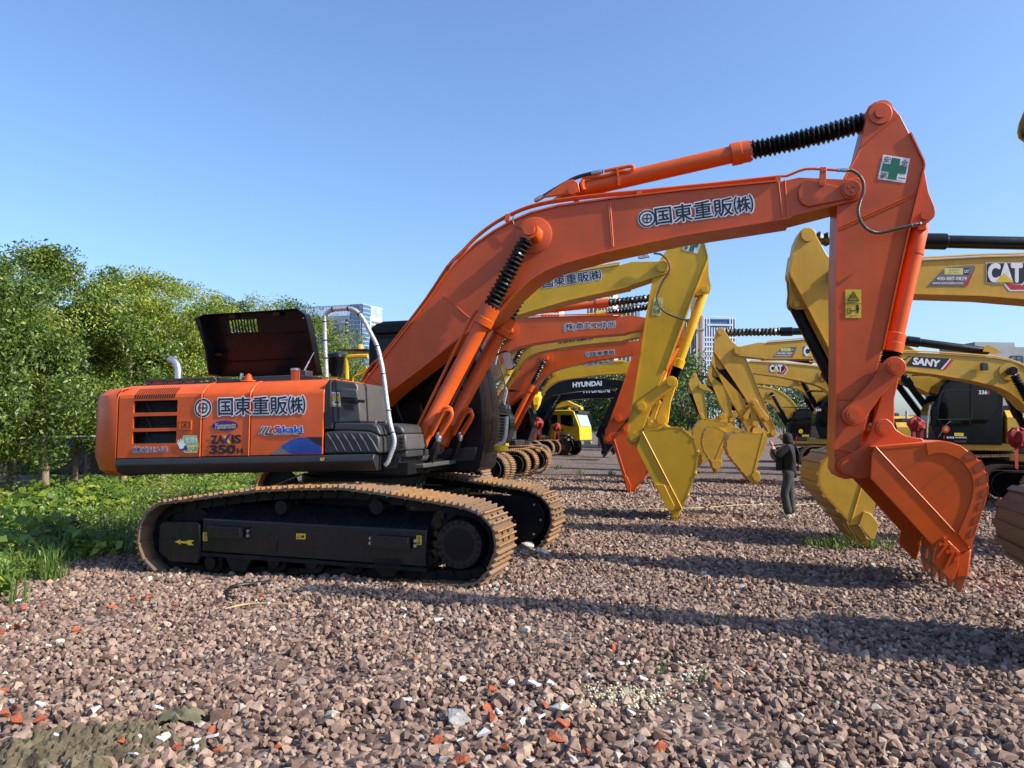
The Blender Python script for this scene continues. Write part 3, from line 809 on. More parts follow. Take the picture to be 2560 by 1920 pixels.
# plate around the slots
m.prism([o_[0], o_[1], o_[2], o_[3], slot[0], slot[3]], YH + .05, YH + .062)
m.prism([o_[3], o_[4], slot[1], slot[0]], YH + .05, YH + .062)
m.prism([o_[4], o_[5], o_[6], o_[7], o_[8], slot[2], slot[1]], YH + .05, YH + .062)
m.prism([o_[8], o_[0], slot[3], slot[2]], YH + .05, YH + .062)
for k in range(1, 9):
    t = k / 9; lerp = lambda a, b_, t: (a[0] + (b_[0] - a[0]) * t, a[1] + (b_[1] - a[1]) * t)
    a, b_ = lerp(slot[0], slot[1], t), lerp(slot[3], slot[2], t); d = .011
    m.prism([(a[0] - d, a[1]), (a[0] + d, a[1]), (b_[0] + d, b_[1]), (b_[0] - d, b_[1])], YH + .05, YH + .062)
hd = mpart(m, 'hood', HOODM)
# rim, deeper on the left
P = o_[:]; m = MB()
for i in range(len(P) - 1):
    a, b_ = P[i], P[i + 1]; dep = .20 if i < 3 else .10
    dep0 = .22 if i <= 2 else (.13 if i == 3 else .09); dep1 = .22 if i < 2 else (.13 if i == 2 else .09)
    k = .028; ia = (a[0] + (cH[0] - a[0]) * k, a[1] + (cH[1] - a[1]) * k); ib = (b_[0] + (cH[0] - b_[0]) * k, b_[1] + (cH[1] - b_[1]) * k)
    vs = [(a[0], YH - dep0, a[1]), (b_[0], YH - dep1, b_[1]), (b_[0], YH + .07, b_[1]), (a[0], YH + .07, a[1]), (ia[0], YH - dep0, ia[1]), (ib[0], YH - dep1, ib[1]), (ib[0], YH + .07, ib[1]), (ia[0], YH + .07, ia[1])]
    m.add(vs, [(0, 1, 2, 3), (7, 6, 5, 4), (0, 4, 5, 1), (1, 5, 6, 2), (2, 6, 7, 3), (3, 7, 4, 0)])
m.build('hood_rim', BLACKP, hd)
for ya, yb in ((590, 565), (878, 850)):
    a, b_ = FM.uz(V3((260, ya + 20), (1330, yb)), YH + .05)
    MB().tube([(a[0] + .1, YH + .045, a[1]), (b_[0], YH + .045, b_[1])], .008, 6, 1).build('pressed_rib', HOODM, hd)
for c in V3((1215, 415)): 
    p = FM.p(c, YH + .04); MB().cyl((p[0], YH + .035, p[2]), (p[0], YH + .05, p[2]), .013, n=12).build('bright_hole', STEEL, hd)
for c in V3((455, 400), (935, 375), (300, 815)):
    p = FM.p(c, YH - .02); MB().box(p[0] - .05, p[0] + .05, YH - .06, YH + .05, p[2] - .022, p[2] + .022).build('rubber_buffer', RUBBER, hd)
a, b_ = FM.p(V3((1330, 790))[0], -.15), FM.p(V3((1215, 1010))[0], -.35)
c_ = tuple(a[i] + (b_[i] - a[i]) * .45 for i in range(3))
m = MB().cyl(a, c_, .006, n=8); m.cyl(c_, b_, .013, n=8); mpart(m, 'gas_strut', STEEL)
mpart(MB().box(b_[0] - .08, b_[0] + .12, -.5, -.3, b_[2] - .1, b_[2] + .02), 'strut_bracket', GREYP, bev=.01)

# the hood leans towards the machine's right: slide its points along their sight lines onto the leaning plane
def lean_hood(o, k=.38):
    c = Vector((0, 0, CAMH)) - FM.o; cl = Vector((c.dot(FM.d), c.dot(FM.l), c.z)); zb_ = o_[0][1]; y0 = YH + .05
    for v in o.data.vertices:
        dv = v.co.y - y0; P = Vector((v.co.x, y0, v.co.z)); r = P - cl
        t = (y0 + k * zb_ - cl.y - k * cl.z) / (r.y + k * r.z); Q_ = cl + r * t; v.co = (Q_.x, Q_.y + dv, Q_.z)
for h_ in [hd] + list(hd.children): lean_hood(h_)

# grey tank cover, battery box, steps
def Q(pts, w): return FM.uz(pts, w)
YB = -1.47
tk = Q(W2((195, 852), (188, 320), (222, 140), (300, 52)), YB) 
m = MB().prism(Q(W2((190, 855), (183, 330), (215, 140), (270, 60), (310, 48), (300, 130), (305, 300), (330, 845)), YB), YB - .004, -.5); mpart(m, 'tank_edge_trim', SILL, bev=.012)
m = MB().prism(Q(W2((300, 840), (285, 200), (305, 90), (345, 55), (690, 100), (725, 160), (778, 730), (350, 742), (345, 840)), YB + .03), YB + .03, -.52); tkc = mpart(m, 'tank_cover', GREYL, bev=.03, segs=3)
m = MB().prism(Q(W2((455, 195), (725, 215), (735, 365), (465, 345)), YB + .02), YB + .0, YB + .2); m.build('raised_panel', GREYL, tkc, bev=.01)
m = MB().prism(Q(W2((465, 350), (730, 372), (720, 430), (490, 420)), YB - .02), YB - .05, YB + .2); m.build('recess', BLACKP, tkc, bev=.008)
m = MB().prism(Q(W2((710, 372), (860, 382), (855, 428), (715, 425)), -.9), -1.2, -.85); m.build('latch_arm', RUBBER, tkc, bev=.006)
m = MB().prism(Q(W2((490, 455), (640, 460), (680, 545), (525, 540)), YB + .02), YB + .018, YB + .03); m.build('tread_patch', RUBBER, tkc)
m = MB().prism(Q(W2((365, 60), (380, 60), (432, 730), (410, 730)), YB + .02), YB + .018, YB + .03); m.build('strap', RUBBER, tkc)
m = MB().prism(Q(W2((185, 1245), (188, 885), (560, 870), (930, 890), (1040, 945), (1070, 1000), (1080, 1235)), YB), YB, -.9); bb = mpart(m, 'battery_box_door', GREYP, bev=.025, segs=3)
m = MB().prism(Q(W2((345, 868), (362, 745), (960, 745), (1040, 800), (1105, 940), (1060, 945), (930, 885), (560, 865)), YB + .02), YB + .015, -.9); bt = mpart(m, 'battery_box_lid', GREYP, bev=.03, segs=3)
for k in range(6):
    x0 = 240 + k * 127
    pts_ = W2((x0, 915), (x0 + 25, 965), (x0 + 90, 1050), (x0 + 130, 1130), (x0 + 165, 1195), (x0 + 185, 1205))
    MB().tube([(u, YB - .002, z) for u, z in Q(pts_, YB)], [.006, .014, .015, .015, .015, .006] * 1, 8, 1).build('pressed_rib', GREYP, bb)
m = MB().prism(Q(W2((1080, 745), (1380, 775), (1440, 830), (1480, 925), (1130, 940), (1090, 850)), -1.25), -1.25, -.5); mpart(m, 'step_lid', GREYP, bev=.025)
m = MB().prism(Q(W2((1125, 945), (1490, 925), (1515, 1185), (1120, 1235)), -1.25), -1.25, -.5); st = mpart(m, 'step_box', GREYL, bev=.02)
for yy in (985, 1045, 1105):
    P = Q(W2((1385, yy), (1448, yy), (1455, yy + 42), (1400, yy + 42)), -1.25); MB().prism(P, -1.256, -1.252).build('slot', DARKIN, st)
for xx, yy in ((615, 718), (790, 720), (1018, 722), (1182, 724)):
    p = FM.p(W2((xx, yy))[0], -1.0); mpart(MB().cyl((p[0], -1.0, p[2] - .03), (p[0], -1.0, p[2] + .012), .014, n=8), 'bolt', STEEL)
m = MB().prism(Q(W2((1040, 1510), (1085, 1240), (1515, 1190), (1510, 1300), (1420, 1300), (1370, 1470)), -1.2), -1.2, -.4); mpart(m, 'front_frame', GREYP, bev=.015)
m = MB().prism(Q(W2((1180, 1300), (1400, 1300), (1350, 1470), (1150, 1490)), -1.21), -1.215, -1.205); mpart(m, 'tread_plate', RUBBER)
for i in range(4):
    for j in range(3):
        p = FM.p(W2((1235 + j * 50 - i * 12, 1330 + i * 36))[0], -1.216); mpart(MB().cyl((p[0], -1.222, p[2]), (p[0], -1.214, p[2]), .006, n=6), 'tread_stud', STEELD)
m = MB().prism(Q(W2((1420, 1300), (1480, 1300), (1440, 1430), (1787, 1395), (1787, 1470), (1430, 1490), (1370, 1460)), -.9), -.9, .5); mpart(m, 'front_crossplate', GREYL, bev=.012)
m = MB().prism(Q(W2((1520, 1230), (1600, 1110), (1660, 1120), (1710, 1180), (1720, 1290), (1530, 1295)), -.62), -.66, -.55); mpart(m, 'cylinder_bracket', GREYP, bev=.012)
m = MB().prism(Q(W2((1520, 1230), (1600, 1110), (1660, 1120), (1710, 1180), (1720, 1290), (1530, 1295)), -.62), .18, .29); mpart(m, 'cylinder_bracket', GREYP, bev=.012)
# boom foot brackets
bf = W2((715, 420), (735, 240), (800, 215), (870, 225), (930, 300), (985, 470), (1080, 720), (770, 725))
for y0 in (-.46, .40):
    mpart(MB().prism(Q(bf, -.44), y0, y0 + .06), 'boom_bracket', BLACKP, bev=.01)
for cpx, rr in ((W2((815, 345))[0], .088), (W2((870, 540))[0], .11)):
    p = FM.p(cpx, -.47); mpart(MB().lathe((p[0], -.46, p[2]), (p[0], -.50, p[2]), [(0, rr), (.6, rr), (1, rr * .85)], 24), 'pin_boss', BLACKP); 
p = FM.p(W2((870, 540))[0], -.5); mpart(MB().cyl((p[0], -.52, p[2]), (p[0], -.49, p[2]), .03, n=12), 'grease_pin', GREYP)
mpart(MB().tube([FM.p(c, -.47) for c in W2((935, 300), (985, 470), (1060, 710))], .016, 8, 2), 'silver_pipe', ALUWRAP)

# wrapped handrail
hr = V3((1468, 1060), (1462, 900), (1452, 700), (1448, 480), (1452, 400), (1480, 352), (1540, 325), (1620, 318), (1700, 312), (1760, 322), (1820, 365), (1880, 445), (1950, 580), (2020, 720), (2060, 870), (2090, 1030)) + S2((795, 980), (815, 1100), (838, 1190), (850, 1240), (845, 1300), (822, 1360), (795, 1430), (770, 1462))
H3 = [FM.p(c, -1.12 if i < 14 else max(-1.36, -1.12 - .05 * (i - 13))) for i, c in enumerate(hr)]
hq = mpart(MB().tube(H3, .027, 12, 4), 'handrail', ALUWRAP)
for c in V3((1450, 660), (1464, 850), (1446, 455), (1537, 322), (1707, 312), (1828, 372), (2022, 726), (2088, 1030)) + S2((803, 990), (835, 1182)):
    i = min(range(len(hr) - 1), key=lambda k: (hr[k][0] - c[0]) ** 2 + (hr[k][1] - c[1]) ** 2)
    P = Vector(FM.p(c, H3[i][1])); d = (Vector(H3[min(i + 1, len(H3) - 1)]) - Vector(H3[max(i - 1, 0)])).normalized()
    MB().cyl(P - d * .006, P + d * .006, .035, n=12).build('cable_tie', RUBBER, hq)

# cab on the far side
Y0c, Y1c = .46, 1.42
cabp = FM.uz([(921, 1150), (921, 860), (926, 818), (956, 803), (1085, 797), (1145, 808), (1180, 868), (1196, 930), (1206, 1000), (1211, 1060), (1208, 1110), (1198, 1168), (1188, 1180), (1080, 1182)], Y0c)
m = MB().prism(cabp, Y0c, Y1c); cab = mpart(m, 'cab', BLACKP, bev=.03, segs=3)
gl = FM.uz([(940, 1020), (940, 880), (950, 848), (1120, 842), (1152, 890), (1170, 950), (1178, 1020), (1178, 1055)], Y0c)
MB().prism(gl, Y0c - .006, Y0c - .002).build('side_window', GLASS, cab)
fr_ = FM.uz(S2((650, 270), (700, 235), (965, 225), (1010, 235), (1010, 290), (880, 320), (690, 330)), Y0c - .05)
MB().prism(fr_, Y0c - .05, Y1c + .02).build('roof_visor', BLACKP, cab, bev=.02)
for c in S2((760, 250), (828, 247)):
    p = FM.p(c, Y0c - .05); MB().cyl((p[0], Y0c - .055, p[2]), (p[0], Y0c - .05, p[2]), .022, n=14).build('hole', DARKIN, cab)
lw = FM.uz(S2((880, 1000), (960, 935), (1080, 940), (1100, 1280), (960, 1180)), Y0c); 
MB().prism(lw, Y0c - .02, Y0c - .005).build('lower_panel', BLACKP, cab, bev=.01)
cb = FM.uz([(1085, 1182), (1236, 1178), (1232, 1145), (1213, 1190), (1207, 1213), (1090, 1222)], Y0c)
cbp = FM.uz(S2((1180, 1330), (1570, 1300), (1545, 1420), (1500, 1430), (1180, 1445)), Y0c)
m = MB().prism(cbp, Y0c - .02, Y1c + .03); mpart(m, 'cab_floor_frame', SILL, bev=.02)
# front profile used by the wire guards (over the windscreen)
fp = FM.uz([(1182, 838), (1202, 878), (1217, 925), (1228, 980), (1235, 1033)], Y0c)
lp = FM.uz([(1231, 1042), (1230, 1070), (1224, 1105), (1214, 1135)], Y0c)
def guard(prof, y0, y1, nv, nh):
    m = MB(); P = [Vector((u, 0, z)) for u, z in prof]
    L = [0]
    for a, b_ in zip(P, P[1:]): L.append(L[-1] + (b_ - a).length)
    def pt(t):
        s = t * L[-1]
        for i in range(len(P) - 1):
            if L[i + 1] >= s - 1e-9: return P[i].lerp(P[i + 1], (s - L[i]) / (L[i + 1] - L[i]))
    for k in range(nh + 1):
        a = pt(k / nh); r = .010 if k in (0, nh) else .0042
        m.cyl((a.x, y0, a.z), (a.x, y1, a.z), r, n=5)
    for j in range(nv + 1):
        y = y0 + (y1 - y0) * j / nv; r = .010 if j in (0, nv) else .0036
        for a, b_ in zip(P, P[1:]): m.cyl((a.x, y, a.z), (b_.x, y, b_.z), r, n=5)
    return m
g1 = guard(fp, Y0c, Y1c, 14, 22).build('wire_guard', RUBBER, cab, smooth=0)
g2_ = guard(lp, Y0c, Y1c, 14, 12).build('wire_guard', RUBBER, cab, smooth=0)
MB().prism([(u - .012, z) for u, z in FM.uz([(1172, 862), (1188, 905), (1200, 965), (1208, 1030), (1198, 1030), (1185, 950), (1165, 880)], Y0c)], Y0c + .08, Y1c - .08).build('windscreen', GLASS, cab)
for c in ((1236, 890), (1258, 990)):
    p = FM.p(c, .8); MB().obox((p[0] + .03, .8, p[2]), (.012, 0, -.03), (0, .02, 0), (.02, 0, .10)).build('silver_strip', ALUWRAP, cab)
# mirror
mr = FM.uz(W5((800, 350), (850, 335), (865, 350), (905, 465), (895, 485), (850, 495), (835, 480)), .6)
mo = mpart(MB().prism(mr, .56, .66), 'mirror', RUBBER, bev=.015); MB().prism([(u * .9 + .1 * mr[0][0] + .01, z * .94 + .06 * (mr[0][1] - .12)) for u, z in mr], .555, .558).build('mirror_glass', STEEL, mo)
mpart(MB().tube([FM.p(c, .62) for c in W5((860, 345), (830, 330), (770, 355), (745, 375))], .012, 8, 3), 'mirror_arm', RUBBER)
mpart(MB().tube([FM.p(c, .5) for c in S2((1820, 1040), (1815, 1150), (1800, 1240), (1770, 1280), (1730, 1290))], .03, 10, 3), 'front_rail', ALUWRAP)
a = FM.p(S2((1770, 1310))[0], .5); mpart(MB().lathe((a[0], .5, a[2] - .06), (a[0], .5, a[2] + .03), [(0, .03), (.2, .09), (1, .11)], 14), 'work_lamp', YELPR)
# ------------------------------------------------------------------ boom
YP = -.27
top = S6((1270, 682), (930, 667), (760, 705), (0, 776)) + S5((1380, 412), (960, 470), (720, 532), (560, 600), (400, 690), (250, 795), (100, 935), (0, 1050)) + S2((1130, 70), (940, 312), (760, 540), (640, 690), (585, 765))
bot = S6((1240, 882), (960, 955), (870, 978), (0, 1117)) + S5((1330, 862), (1100, 925), (980, 960), (860, 1005), (780, 1050), (700, 1105), (560, 1230), (430, 1390)) + S2((1440, 330), (1100, 600), (830, 805), (690, 935))
TU, BU = FM.uz(top, YP), FM.uz(bot, YP)
tipc = FM.uz(S6((1340, 757)), YP)[0]
footc = FM.uz(W2((870, 500)), YP)[0]
tip_arc = [(tipc[0] + .155 * math.cos(R(a)), tipc[1] + .155 * math.sin(R(a))) for a in (60, 30, 0, -30, -60, -90)]
foot = FM.uz(W2((820, 190)), YP) + [(footc[0] + .15 * math.cos(R(a)), footc[1] + .15 * math.sin(R(a))) for a in (150, 190, 230, 270, 310)]
poly = TU + foot + BU[::-1] + tip_arc[::-1]
m = MB().prism(poly, YP, -YP); BOOM = mpart(m, 'boom', ORANGE_DULL, bev=.006)
m = MB().strip(TU[2:], -.295, .295, -.022); m.strip(BU[2:], -.295, .295, .022)
m.build('cover_plate', ORANGE, BOOM)
def bsub(mb, name, mat, **k): return mb.build(name, mat, BOOM, **k)
# welded seams (doubled ribs)
for a, b_ in (((1385, 412), (1418, 832)), ((1400, 412), (1430, 832))):
    P = FM.uz(S5(a, b_), YP); bsub(MB().tube([(P[0][0], YP - .002, P[0][1] - .02), (P[1][0], YP - .002, P[1][1] + .02)], .008, 6, 1), 'weld_seam', ORANGE)
for a, b_ in ((S2((640, 690)), S2((770, 840))), (S2((660, 700)), S2((790, 830))), (S2((1280, 0)), S2((1500, 190)))):
    P = FM.uz(a + b_, YP); bsub(MB().tube([(P[0][0], YP - .002, P[0][1]), (P[1][0], YP - .002, P[1][1])], .008, 6, 1), 'weld_seam', ORANGE)
P = FM.uz(S6((770, 705), (800, 975)), YP); bsub(MB().tube([(u, YP - .002, z) for u, z in P], .009, 6, 1), 'weld_seam', ORANGE)
P = FM.uz(S6((820, 690), (840, 980)), YP); bsub(MB().tube([(u, YP - .002, z) for u, z in P], .009, 6, 1), 'weld_seam', ORANGE)
# reinforcing plate at the tip
rp_ = FM.uz(S6((1270, 745), (1300, 690), (1345, 678), (1395, 705), (1415, 760), (1390, 810), (1340, 830), (1010, 897), (960, 880), (930, 840), (925, 770), (950, 710), (1010, 685)), YP - .03)
bsub(MB().prism(rp_, YP - .03, YP + .01), 'tip_plate', ORANGE_DULL, bev=.01)
pc = FM.uz(S6((1340, 760)), YP - .05)[0]
pn = bsub(MB().lathe((pc[0], YP - .02, pc[1]), (pc[0], YP - .085, pc[1]), [(0, .115), (.5, .115), (.55, .095), (1, .09)], 28), 'tip_pin', ORANGE_DULL)
for k in range(3):
    a = R(40 + 120 * k); MB().cyl((pc[0] + .035 * math.cos(a), YP - .10, pc[1] + .035 * math.sin(a)), (pc[0] + .035 * math.cos(a), YP - .08, pc[1] + .035 * math.sin(a)), .015, n=8).build('bolt', ORANGE_WORN, pn)
# boom-cylinder pin boss
bc = FM.uz(S5((740, 720)), YP)[0]
bsub(MB().lathe((bc[0], YP + .005, bc[1]), (bc[0], YP - .02, bc[1]), [(0, .245), (.6, .245), (1, .225)], 40), 'pin_plate', ORANGE_DULL)
bsub(MB().lathe((bc[0], YP, bc[1]), (bc[0], YP - .10, bc[1]), [(0, .14), (.3, .12), (.7, .105), (1, .10)], 28), 'pin_hub', ORANGE)
pin = FM.uz(S5((698, 690)), -.56)[0]
bsub(MB().lathe((bc[0], YP - .05, bc[1]), (bc[0], -.585, bc[1]), [(0, .075), (1, .072)], 24), 'cylinder_pin', ORANGE)
# markings
emblem(FM, YP, S5((1720, 575))[0], 81 * .28933, BOOM)
lettering('国東重販㈱', FM, YP, (1640, 563), (1885, 530), (1636, 520), INK, BOOM, bold=.014, outline=.075)
# lug for the arm cylinder
lg = FM.uz(S5((830, 425), (1000, 305), (1050, 275), (1100, 272), (1140, 300), (1155, 380)), 0)
for y0 in (-.17, .12): bsub(MB().prism(lg, y0, y0 + .05), 'cylinder_lug', ORANGE, bev=.008)
lc = FM.uz(S5((1078, 340)), -.12)[0]
bsub(MB().cyl((lc[0], -.19, lc[1]), (lc[0], .19, lc[1]), .055, n=20), 'lug_pin', ORANGE)
# hydraulic pipes along the top
def pipe(pts_, y, r=.017, mat=ORANGE, name='hydraulic_pipe', parent=None, sub=3):
    P = [FM.p(c, y) for c in pts_]
    return MB().tube(P, r, 8, sub).build(name, mat, parent or BOOM)
pp = S6((1225, 612), (1150, 607), (980, 603), (840, 655), (760, 662), (300, 712), (0, 742)) + S5((1660, 335), (1380, 360), (960, 410), (720, 462), (560, 525), (400, 610), (250, 725), (130, 850), (0, 985))
pipe(pp, -.24); pipe([(x - 3, y + 5) for x, y in pp[4:]] + S2((1120, 30), (930, 280), (750, 510), (690, 575)), -.16, .02)
pipe([(x - 2, y + 2) for x, y in pp[8:]] + S2((1130, 20), (940, 270), (760, 500), (650, 600), (590, 700), (560, 770)), .08, .02)
pipe([(x + 2, y + 2) for x, y in pp[8:]] + S2((1150, 20), (960, 270), (780, 500), (660, 600), (600, 700), (575, 770)), .18, .02)
for c in ((1113, 690), (1650, 350)):
    pass
for c in S5((1653, 345), (515, 555)) + S6((765, 672)):
    p = FM.p(c, -.24); bsub(MB().box(p[0] - .03, p[0] + .03, -.27, -.20, p[2] - .07, p[2] + .02), 'pipe_clamp', ORANGE)
cl = FM.uz(S6((1095, 592), (1145, 592), (1140, 700), (1125, 742), (1085, 738), (1085, 690)), YP - .02)
bsub(MB().prism(cl, YP - .05, YP - .03), 'hose_bracket', ORANGE_DULL, bev=.004)
for c in S6((1105, 625), (1127, 625)):
    p = FM.p(c, YP - .05); bsub(MB().cyl((p[0], YP - .053, p[2]), (p[0], YP - .05, p[2]), .009, n=8), 'hole', DARKIN)
# armoured hose from boom to arm
hp = [FM.p(c, YP - .09) for c in S6((1225, 612), (1310, 612), (1350, 615), (1400, 650), (1435, 710), (1435, 790), (1410, 860), (1395, 930), (1410, 1000), (1450, 1060), (1520, 1098), (1600, 1095), (1700, 1070), (1830, 1040), (1880, 1030))]
mpart(MB().tube(hp, .021, 10, 12, ribs=.16), 'armoured_hose', HOSE)
a, b_ = FM.p(S6((1225, 612))[0], YP - .09), FM.p(S6((1310, 612))[0], YP - .09); mpart(MB().lathe(a, b_, [(0, .018), (.2, .024), (.4, .018), (.6, .026), (1, .022)], 10), 'hose_end', STEEL)
a, b_ = FM.p(S6((1810, 1045))[0], YP - .09), FM.p(S6((1885, 1030))[0], YP - .05); mpart(MB().lathe(a, b_, [(0, .022), (.5, .026), (.6, .018), (1, .022)], 10), 'hose_end', STEEL)
# grease hose by the pin
mpart(MB().tube([FM.p(c, YP - .03) for c in S5((575, 535), (558, 580), (575, 630), (610, 655), (640, 665))], .006, 6, 4), 'grease_hose', RUBBER)
# ------------------------------------------------------------------ arm cylinder (on the centre line)
def along(a, b_, t): return tuple(a[i] + (b_[i] - a[i]) * t for i in range(3))
A0 = FM.p(S5((1078, 340))[0], 0); A1 = FM.p(S6((1565, 170))[0], 0)
gA = FM.p(S6((395, 492))[0], 0); gB = FM.p(S6((545, 462))[0], 0); bE = FM.p(S6((1445, 235))[0], 0)
m = MB().lathe(A0, gA, [(0.03, .07), (.06, .10), (.08, .108), (1, .108)], 28); m.cyl((A0[0], -.11, A0[2]), (A0[0], .11, A0[2]), .09, n=24)
AC = mpart(m, 'arm_cylinder', ORANGE, bev=0)
MB().lathe(gA, gB, [(0, .12), (.05, .142), (.55, .142), (.57, .135), (1, .135)], 28).build('gland', ORANGE, AC)
for k in range(10):
    a = 2 * math.pi * k / 10
    ax = (Vector(gB) - Vector(gA)).normalized(); e_ = ax.orthogonal().normalized(); g_ = ax.cross(e_); c = Vector(gB) + (e_ * math.cos(a) + g_ * math.sin(a)) * .112
    MB().cyl(c, c + ax * .025, .013, n=6).build('bolt', ORANGE, AC)
MB().cyl(gB, A1, .06, n=20).build('rod', STEEL, AC)
MB().bellows(along(gB, bE, .02), bE, .125, n=23, depth=.32, sag=.02).build('bellows', BELLOW, AC, smooth=20)
MB().cyl((A1[0], -.12, A1[2]), (A1[0], .12, A1[2]), .12, n=24).build('rod_eye', ORANGE, AC)
# pipe loop on the barrel and black feed hose
pl = [FM.p(c, -.10) for c in S5((1160, 235), (1200, 222), (1350, 205), (1470, 170), (1560, 165), (1600, 145), (1585, 122), (1500, 135), (1350, 165))]
MB().tube(pl, .024, 8, 5).build('pipe_loop', ORANGE, AC)
MB().tube([FM.p(c, -.12) for c in S5((1165, 240), (1160, 290), (1175, 330))], .028, 8, 3).build('port', ORANGE, AC)
MB().prism(FM.uz(S5((1455, 150), (1475, 150), (1490, 290), (1470, 290)), -.1), -.13, -.10).build('pipe_clamp', ORANGE, AC)
bh = [FM.p(c, -.11) for c in S5((1340, 168), (1240, 185), (1100, 225), (960, 300), (830, 380), (770, 415))]
mpart(MB().tube(bh, .025, 10, 5), 'feed_hose', RUBBER)
mpart(MB().lathe(bh[0], bh[1], [(0, .022), (.2, .03), (.7, .03), (1, .026)], 10), 'hose_end', STEEL)
mpart(MB().lathe(FM.p(S5((825, 383))[0], -.11), FM.p(S5((745, 425))[0], -.11), [(0, .026), (.4, .032), (.8, .03), (1, .02)], 10), 'hose_end', STEEL)

# ------------------------------------------------------------------ boom cylinders
B1 = (bc[0], -.47, bc[1])
f0 = FM.p(S2((1040, 1330))[0], -.47)
def boom_cyl(y, traced):
    b1 = (B1[0], y, B1[2]); b0 = (f0[0], y, f0[2])
    gA = along(b0, b1, .575); gB = along(b0, b1, .655)
    m = MB().lathe(b0, gA, [(.02, .06), (.04, .105), (.07, .105), (.08, .098), (.2, .098), (.205, .103), (.22, .103), (.225, .098), (1, .098)], 28)
    m.cyl((b0[0], y - .07, b0[2]), (b0[0], y + .07, b0[2]), .085, n=22)
    c = mpart(m, 'boom_cylinder', ORANGE)
    MB().lathe(gA, gB, [(0, .11), (.04, .132), (.4, .132), (.42, .126), (1, .128)], 28).build('gland', ORANGE, c)
    ax = (Vector(gB) - Vector(gA)).normalized(); e_ = ax.orthogonal().normalized(); g_ = ax.cross(e_)
    for k in range(12):
        a = 2 * math.pi * k / 12; q_ = Vector(gB) + (e_ * math.cos(a) + g_ * math.sin(a)) * .11; MB().cyl(q_, q_ + ax * .022, .012, n=6).build('bolt', ORANGE, c)
    MB().cyl(gB, b1, .055, n=18).build('rod', STEEL, c)
    MB().bellows(along(b0, b1, .66), along(b0, b1, .965), .118, n=16, depth=.30, jig=.10, taper=.18).build('bellows', BELLOW, c, smooth=20)
    MB().lathe((b1[0], y - .075, b1[2]), (b1[0], y + .075, b1[2]), [(0, .09), (0, .108), (1, .108), (1, .09)], 26).build('rod_eye', ORANGE, c)
    MB().cyl((b1[0], y - .10, b1[2]), (b1[0], y - .07, b1[2]), .07, n=6).build('pin_nut', ORANGE, c)
    # side pipe along the barrel
    d = Vector((ax.x, 0, ax.z)); nrm = Vector((-ax.z, 0, ax.x))
    P = [Vector(along(b0, b1, .08)) + nrm * .13, Vector(along(b0, b1, .3)) + nrm * .15, Vector(along(b0, b1, .56)) + nrm * .17, Vector(along(b0, b1, .62)) + nrm * .15]
    MB().tube(P, .022, 8, 3).build('side_pipe', ORANGE, c)
    # U bends and feed hoses near the foot
    o_ = Vector(along(b0, b1, .16)); 
    for k, off in enumerate((.0, .12)):
        s_ = o_ - nrm * (.10 + off * .3) + ax * (.12 - off * .2); yy = y - .11 - .03 * k
        U_ = [s_ - ax * .32, s_ - ax * .02, s_ + ax * .06 - nrm * .03, s_ + ax * .07 - nrm * .09, s_ - ax * .02 - nrm * .12, s_ - ax * .28 - nrm * .10]
        MB().tube([(p.x, yy, p.z) for p in U_], .026, 8, 4).build('pipe_bend', ORANGE, c)
        e0 = U_[-1]; MB().tube([(e0.x, yy, e0.z), (e0.x - .05, yy, e0.z - .18), (e0.x - .16, yy + .05, e0.z - .38), (e0.x - .3, yy + .1, e0.z - .5)], .03, 10, 5).build('hose', RUBBER, c)
        MB().lathe((e0.x, yy, e0.z + .02), (e0.x - .012, yy, e0.z - .06), [(0, .03), (.3, .036), (1, .034)], 10).build('hose_end', STEEL, c)
    return c
boom_cyl(-.47, True); boom_cyl(.47, False)

# ------------------------------------------------------------------ arm
YA = -.225
tb = FM.uz(S6((1565, 170)), YA)[0]
arm_px = S6((1395, 470), (1330, 590), (1280, 690), (1243, 800), (1243, 890)) + S7((487, 0), (492, 600), (490, 1040), (478, 1440), (470, 1640))
lp_ = FM.uz(S8((585, 468)), YA)[0]
bot_arc = [(lp_[0] + .15 * math.cos(R(a)), lp_[1] + .15 * math.sin(R(a))) for a in (190, 225, 260, 300, 335, 360)]
right = S7((700, 1560), (752, 1340), (800, 1080), (822, 965), (880, 735), (905, 640), (1040, 0)) + S6((1790, 1058), (1905, 580), (1900, 545), (1795, 322), (1722, 182))
top_arc = [(tb[0] + .16 * math.cos(R(a)), tb[1] + .16 * math.sin(R(a))) for a in (50, 80, 110, 140, 170, 200)]
m = MB().prism(FM.uz(arm_px, YA) + bot_arc + FM.uz(right, YA) + top_arc, YA, -YA); ARM = mpart(m, 'arm', ORANGE_DULL, bev=.006)
def asub(mb, name, mat, **k): return mb.build(name, mat, ARM, **k)
# edge flanges
LE = FM.uz(arm_px[4:], YA); REd = FM.uz(right[5:11], YA)
asub(MB().strip(LE, -.245, .245, -.020), 'front_plate', ORANGE_DULL)
asub(MB().strip(REd, -.245, .245, -.018), 'rear_plate', ORANGE)
# top lugs and inner doubler
tl = FM.uz(S6((1720, 185), (1420, 440), (1390, 480), (1320, 600), (1280, 690), (1310, 690), (1440, 440)), YA)
asub(MB().tube([(u, YA - .002, z) for u, z in FM.uz(S6((1715, 188), (1430, 432), (1385, 500), (1285, 680)), YA)], .012, 6, 2), 'weld_bead', ORANGE)
for y_ in (YA - .03,):
    asub(MB().lathe((tb[0], YA + .01, tb[1]), (tb[0], YA - .02, tb[1]), [(0, .135), (.7, .135), (1, .125)], 32), 'top_boss', ORANGE_DULL)
    asub(MB().cyl((tb[0], YA - .045, tb[1]), (tb[0], YA - .015, tb[1]), .062, n=24), 'top_pin', ORANGE_DULL)
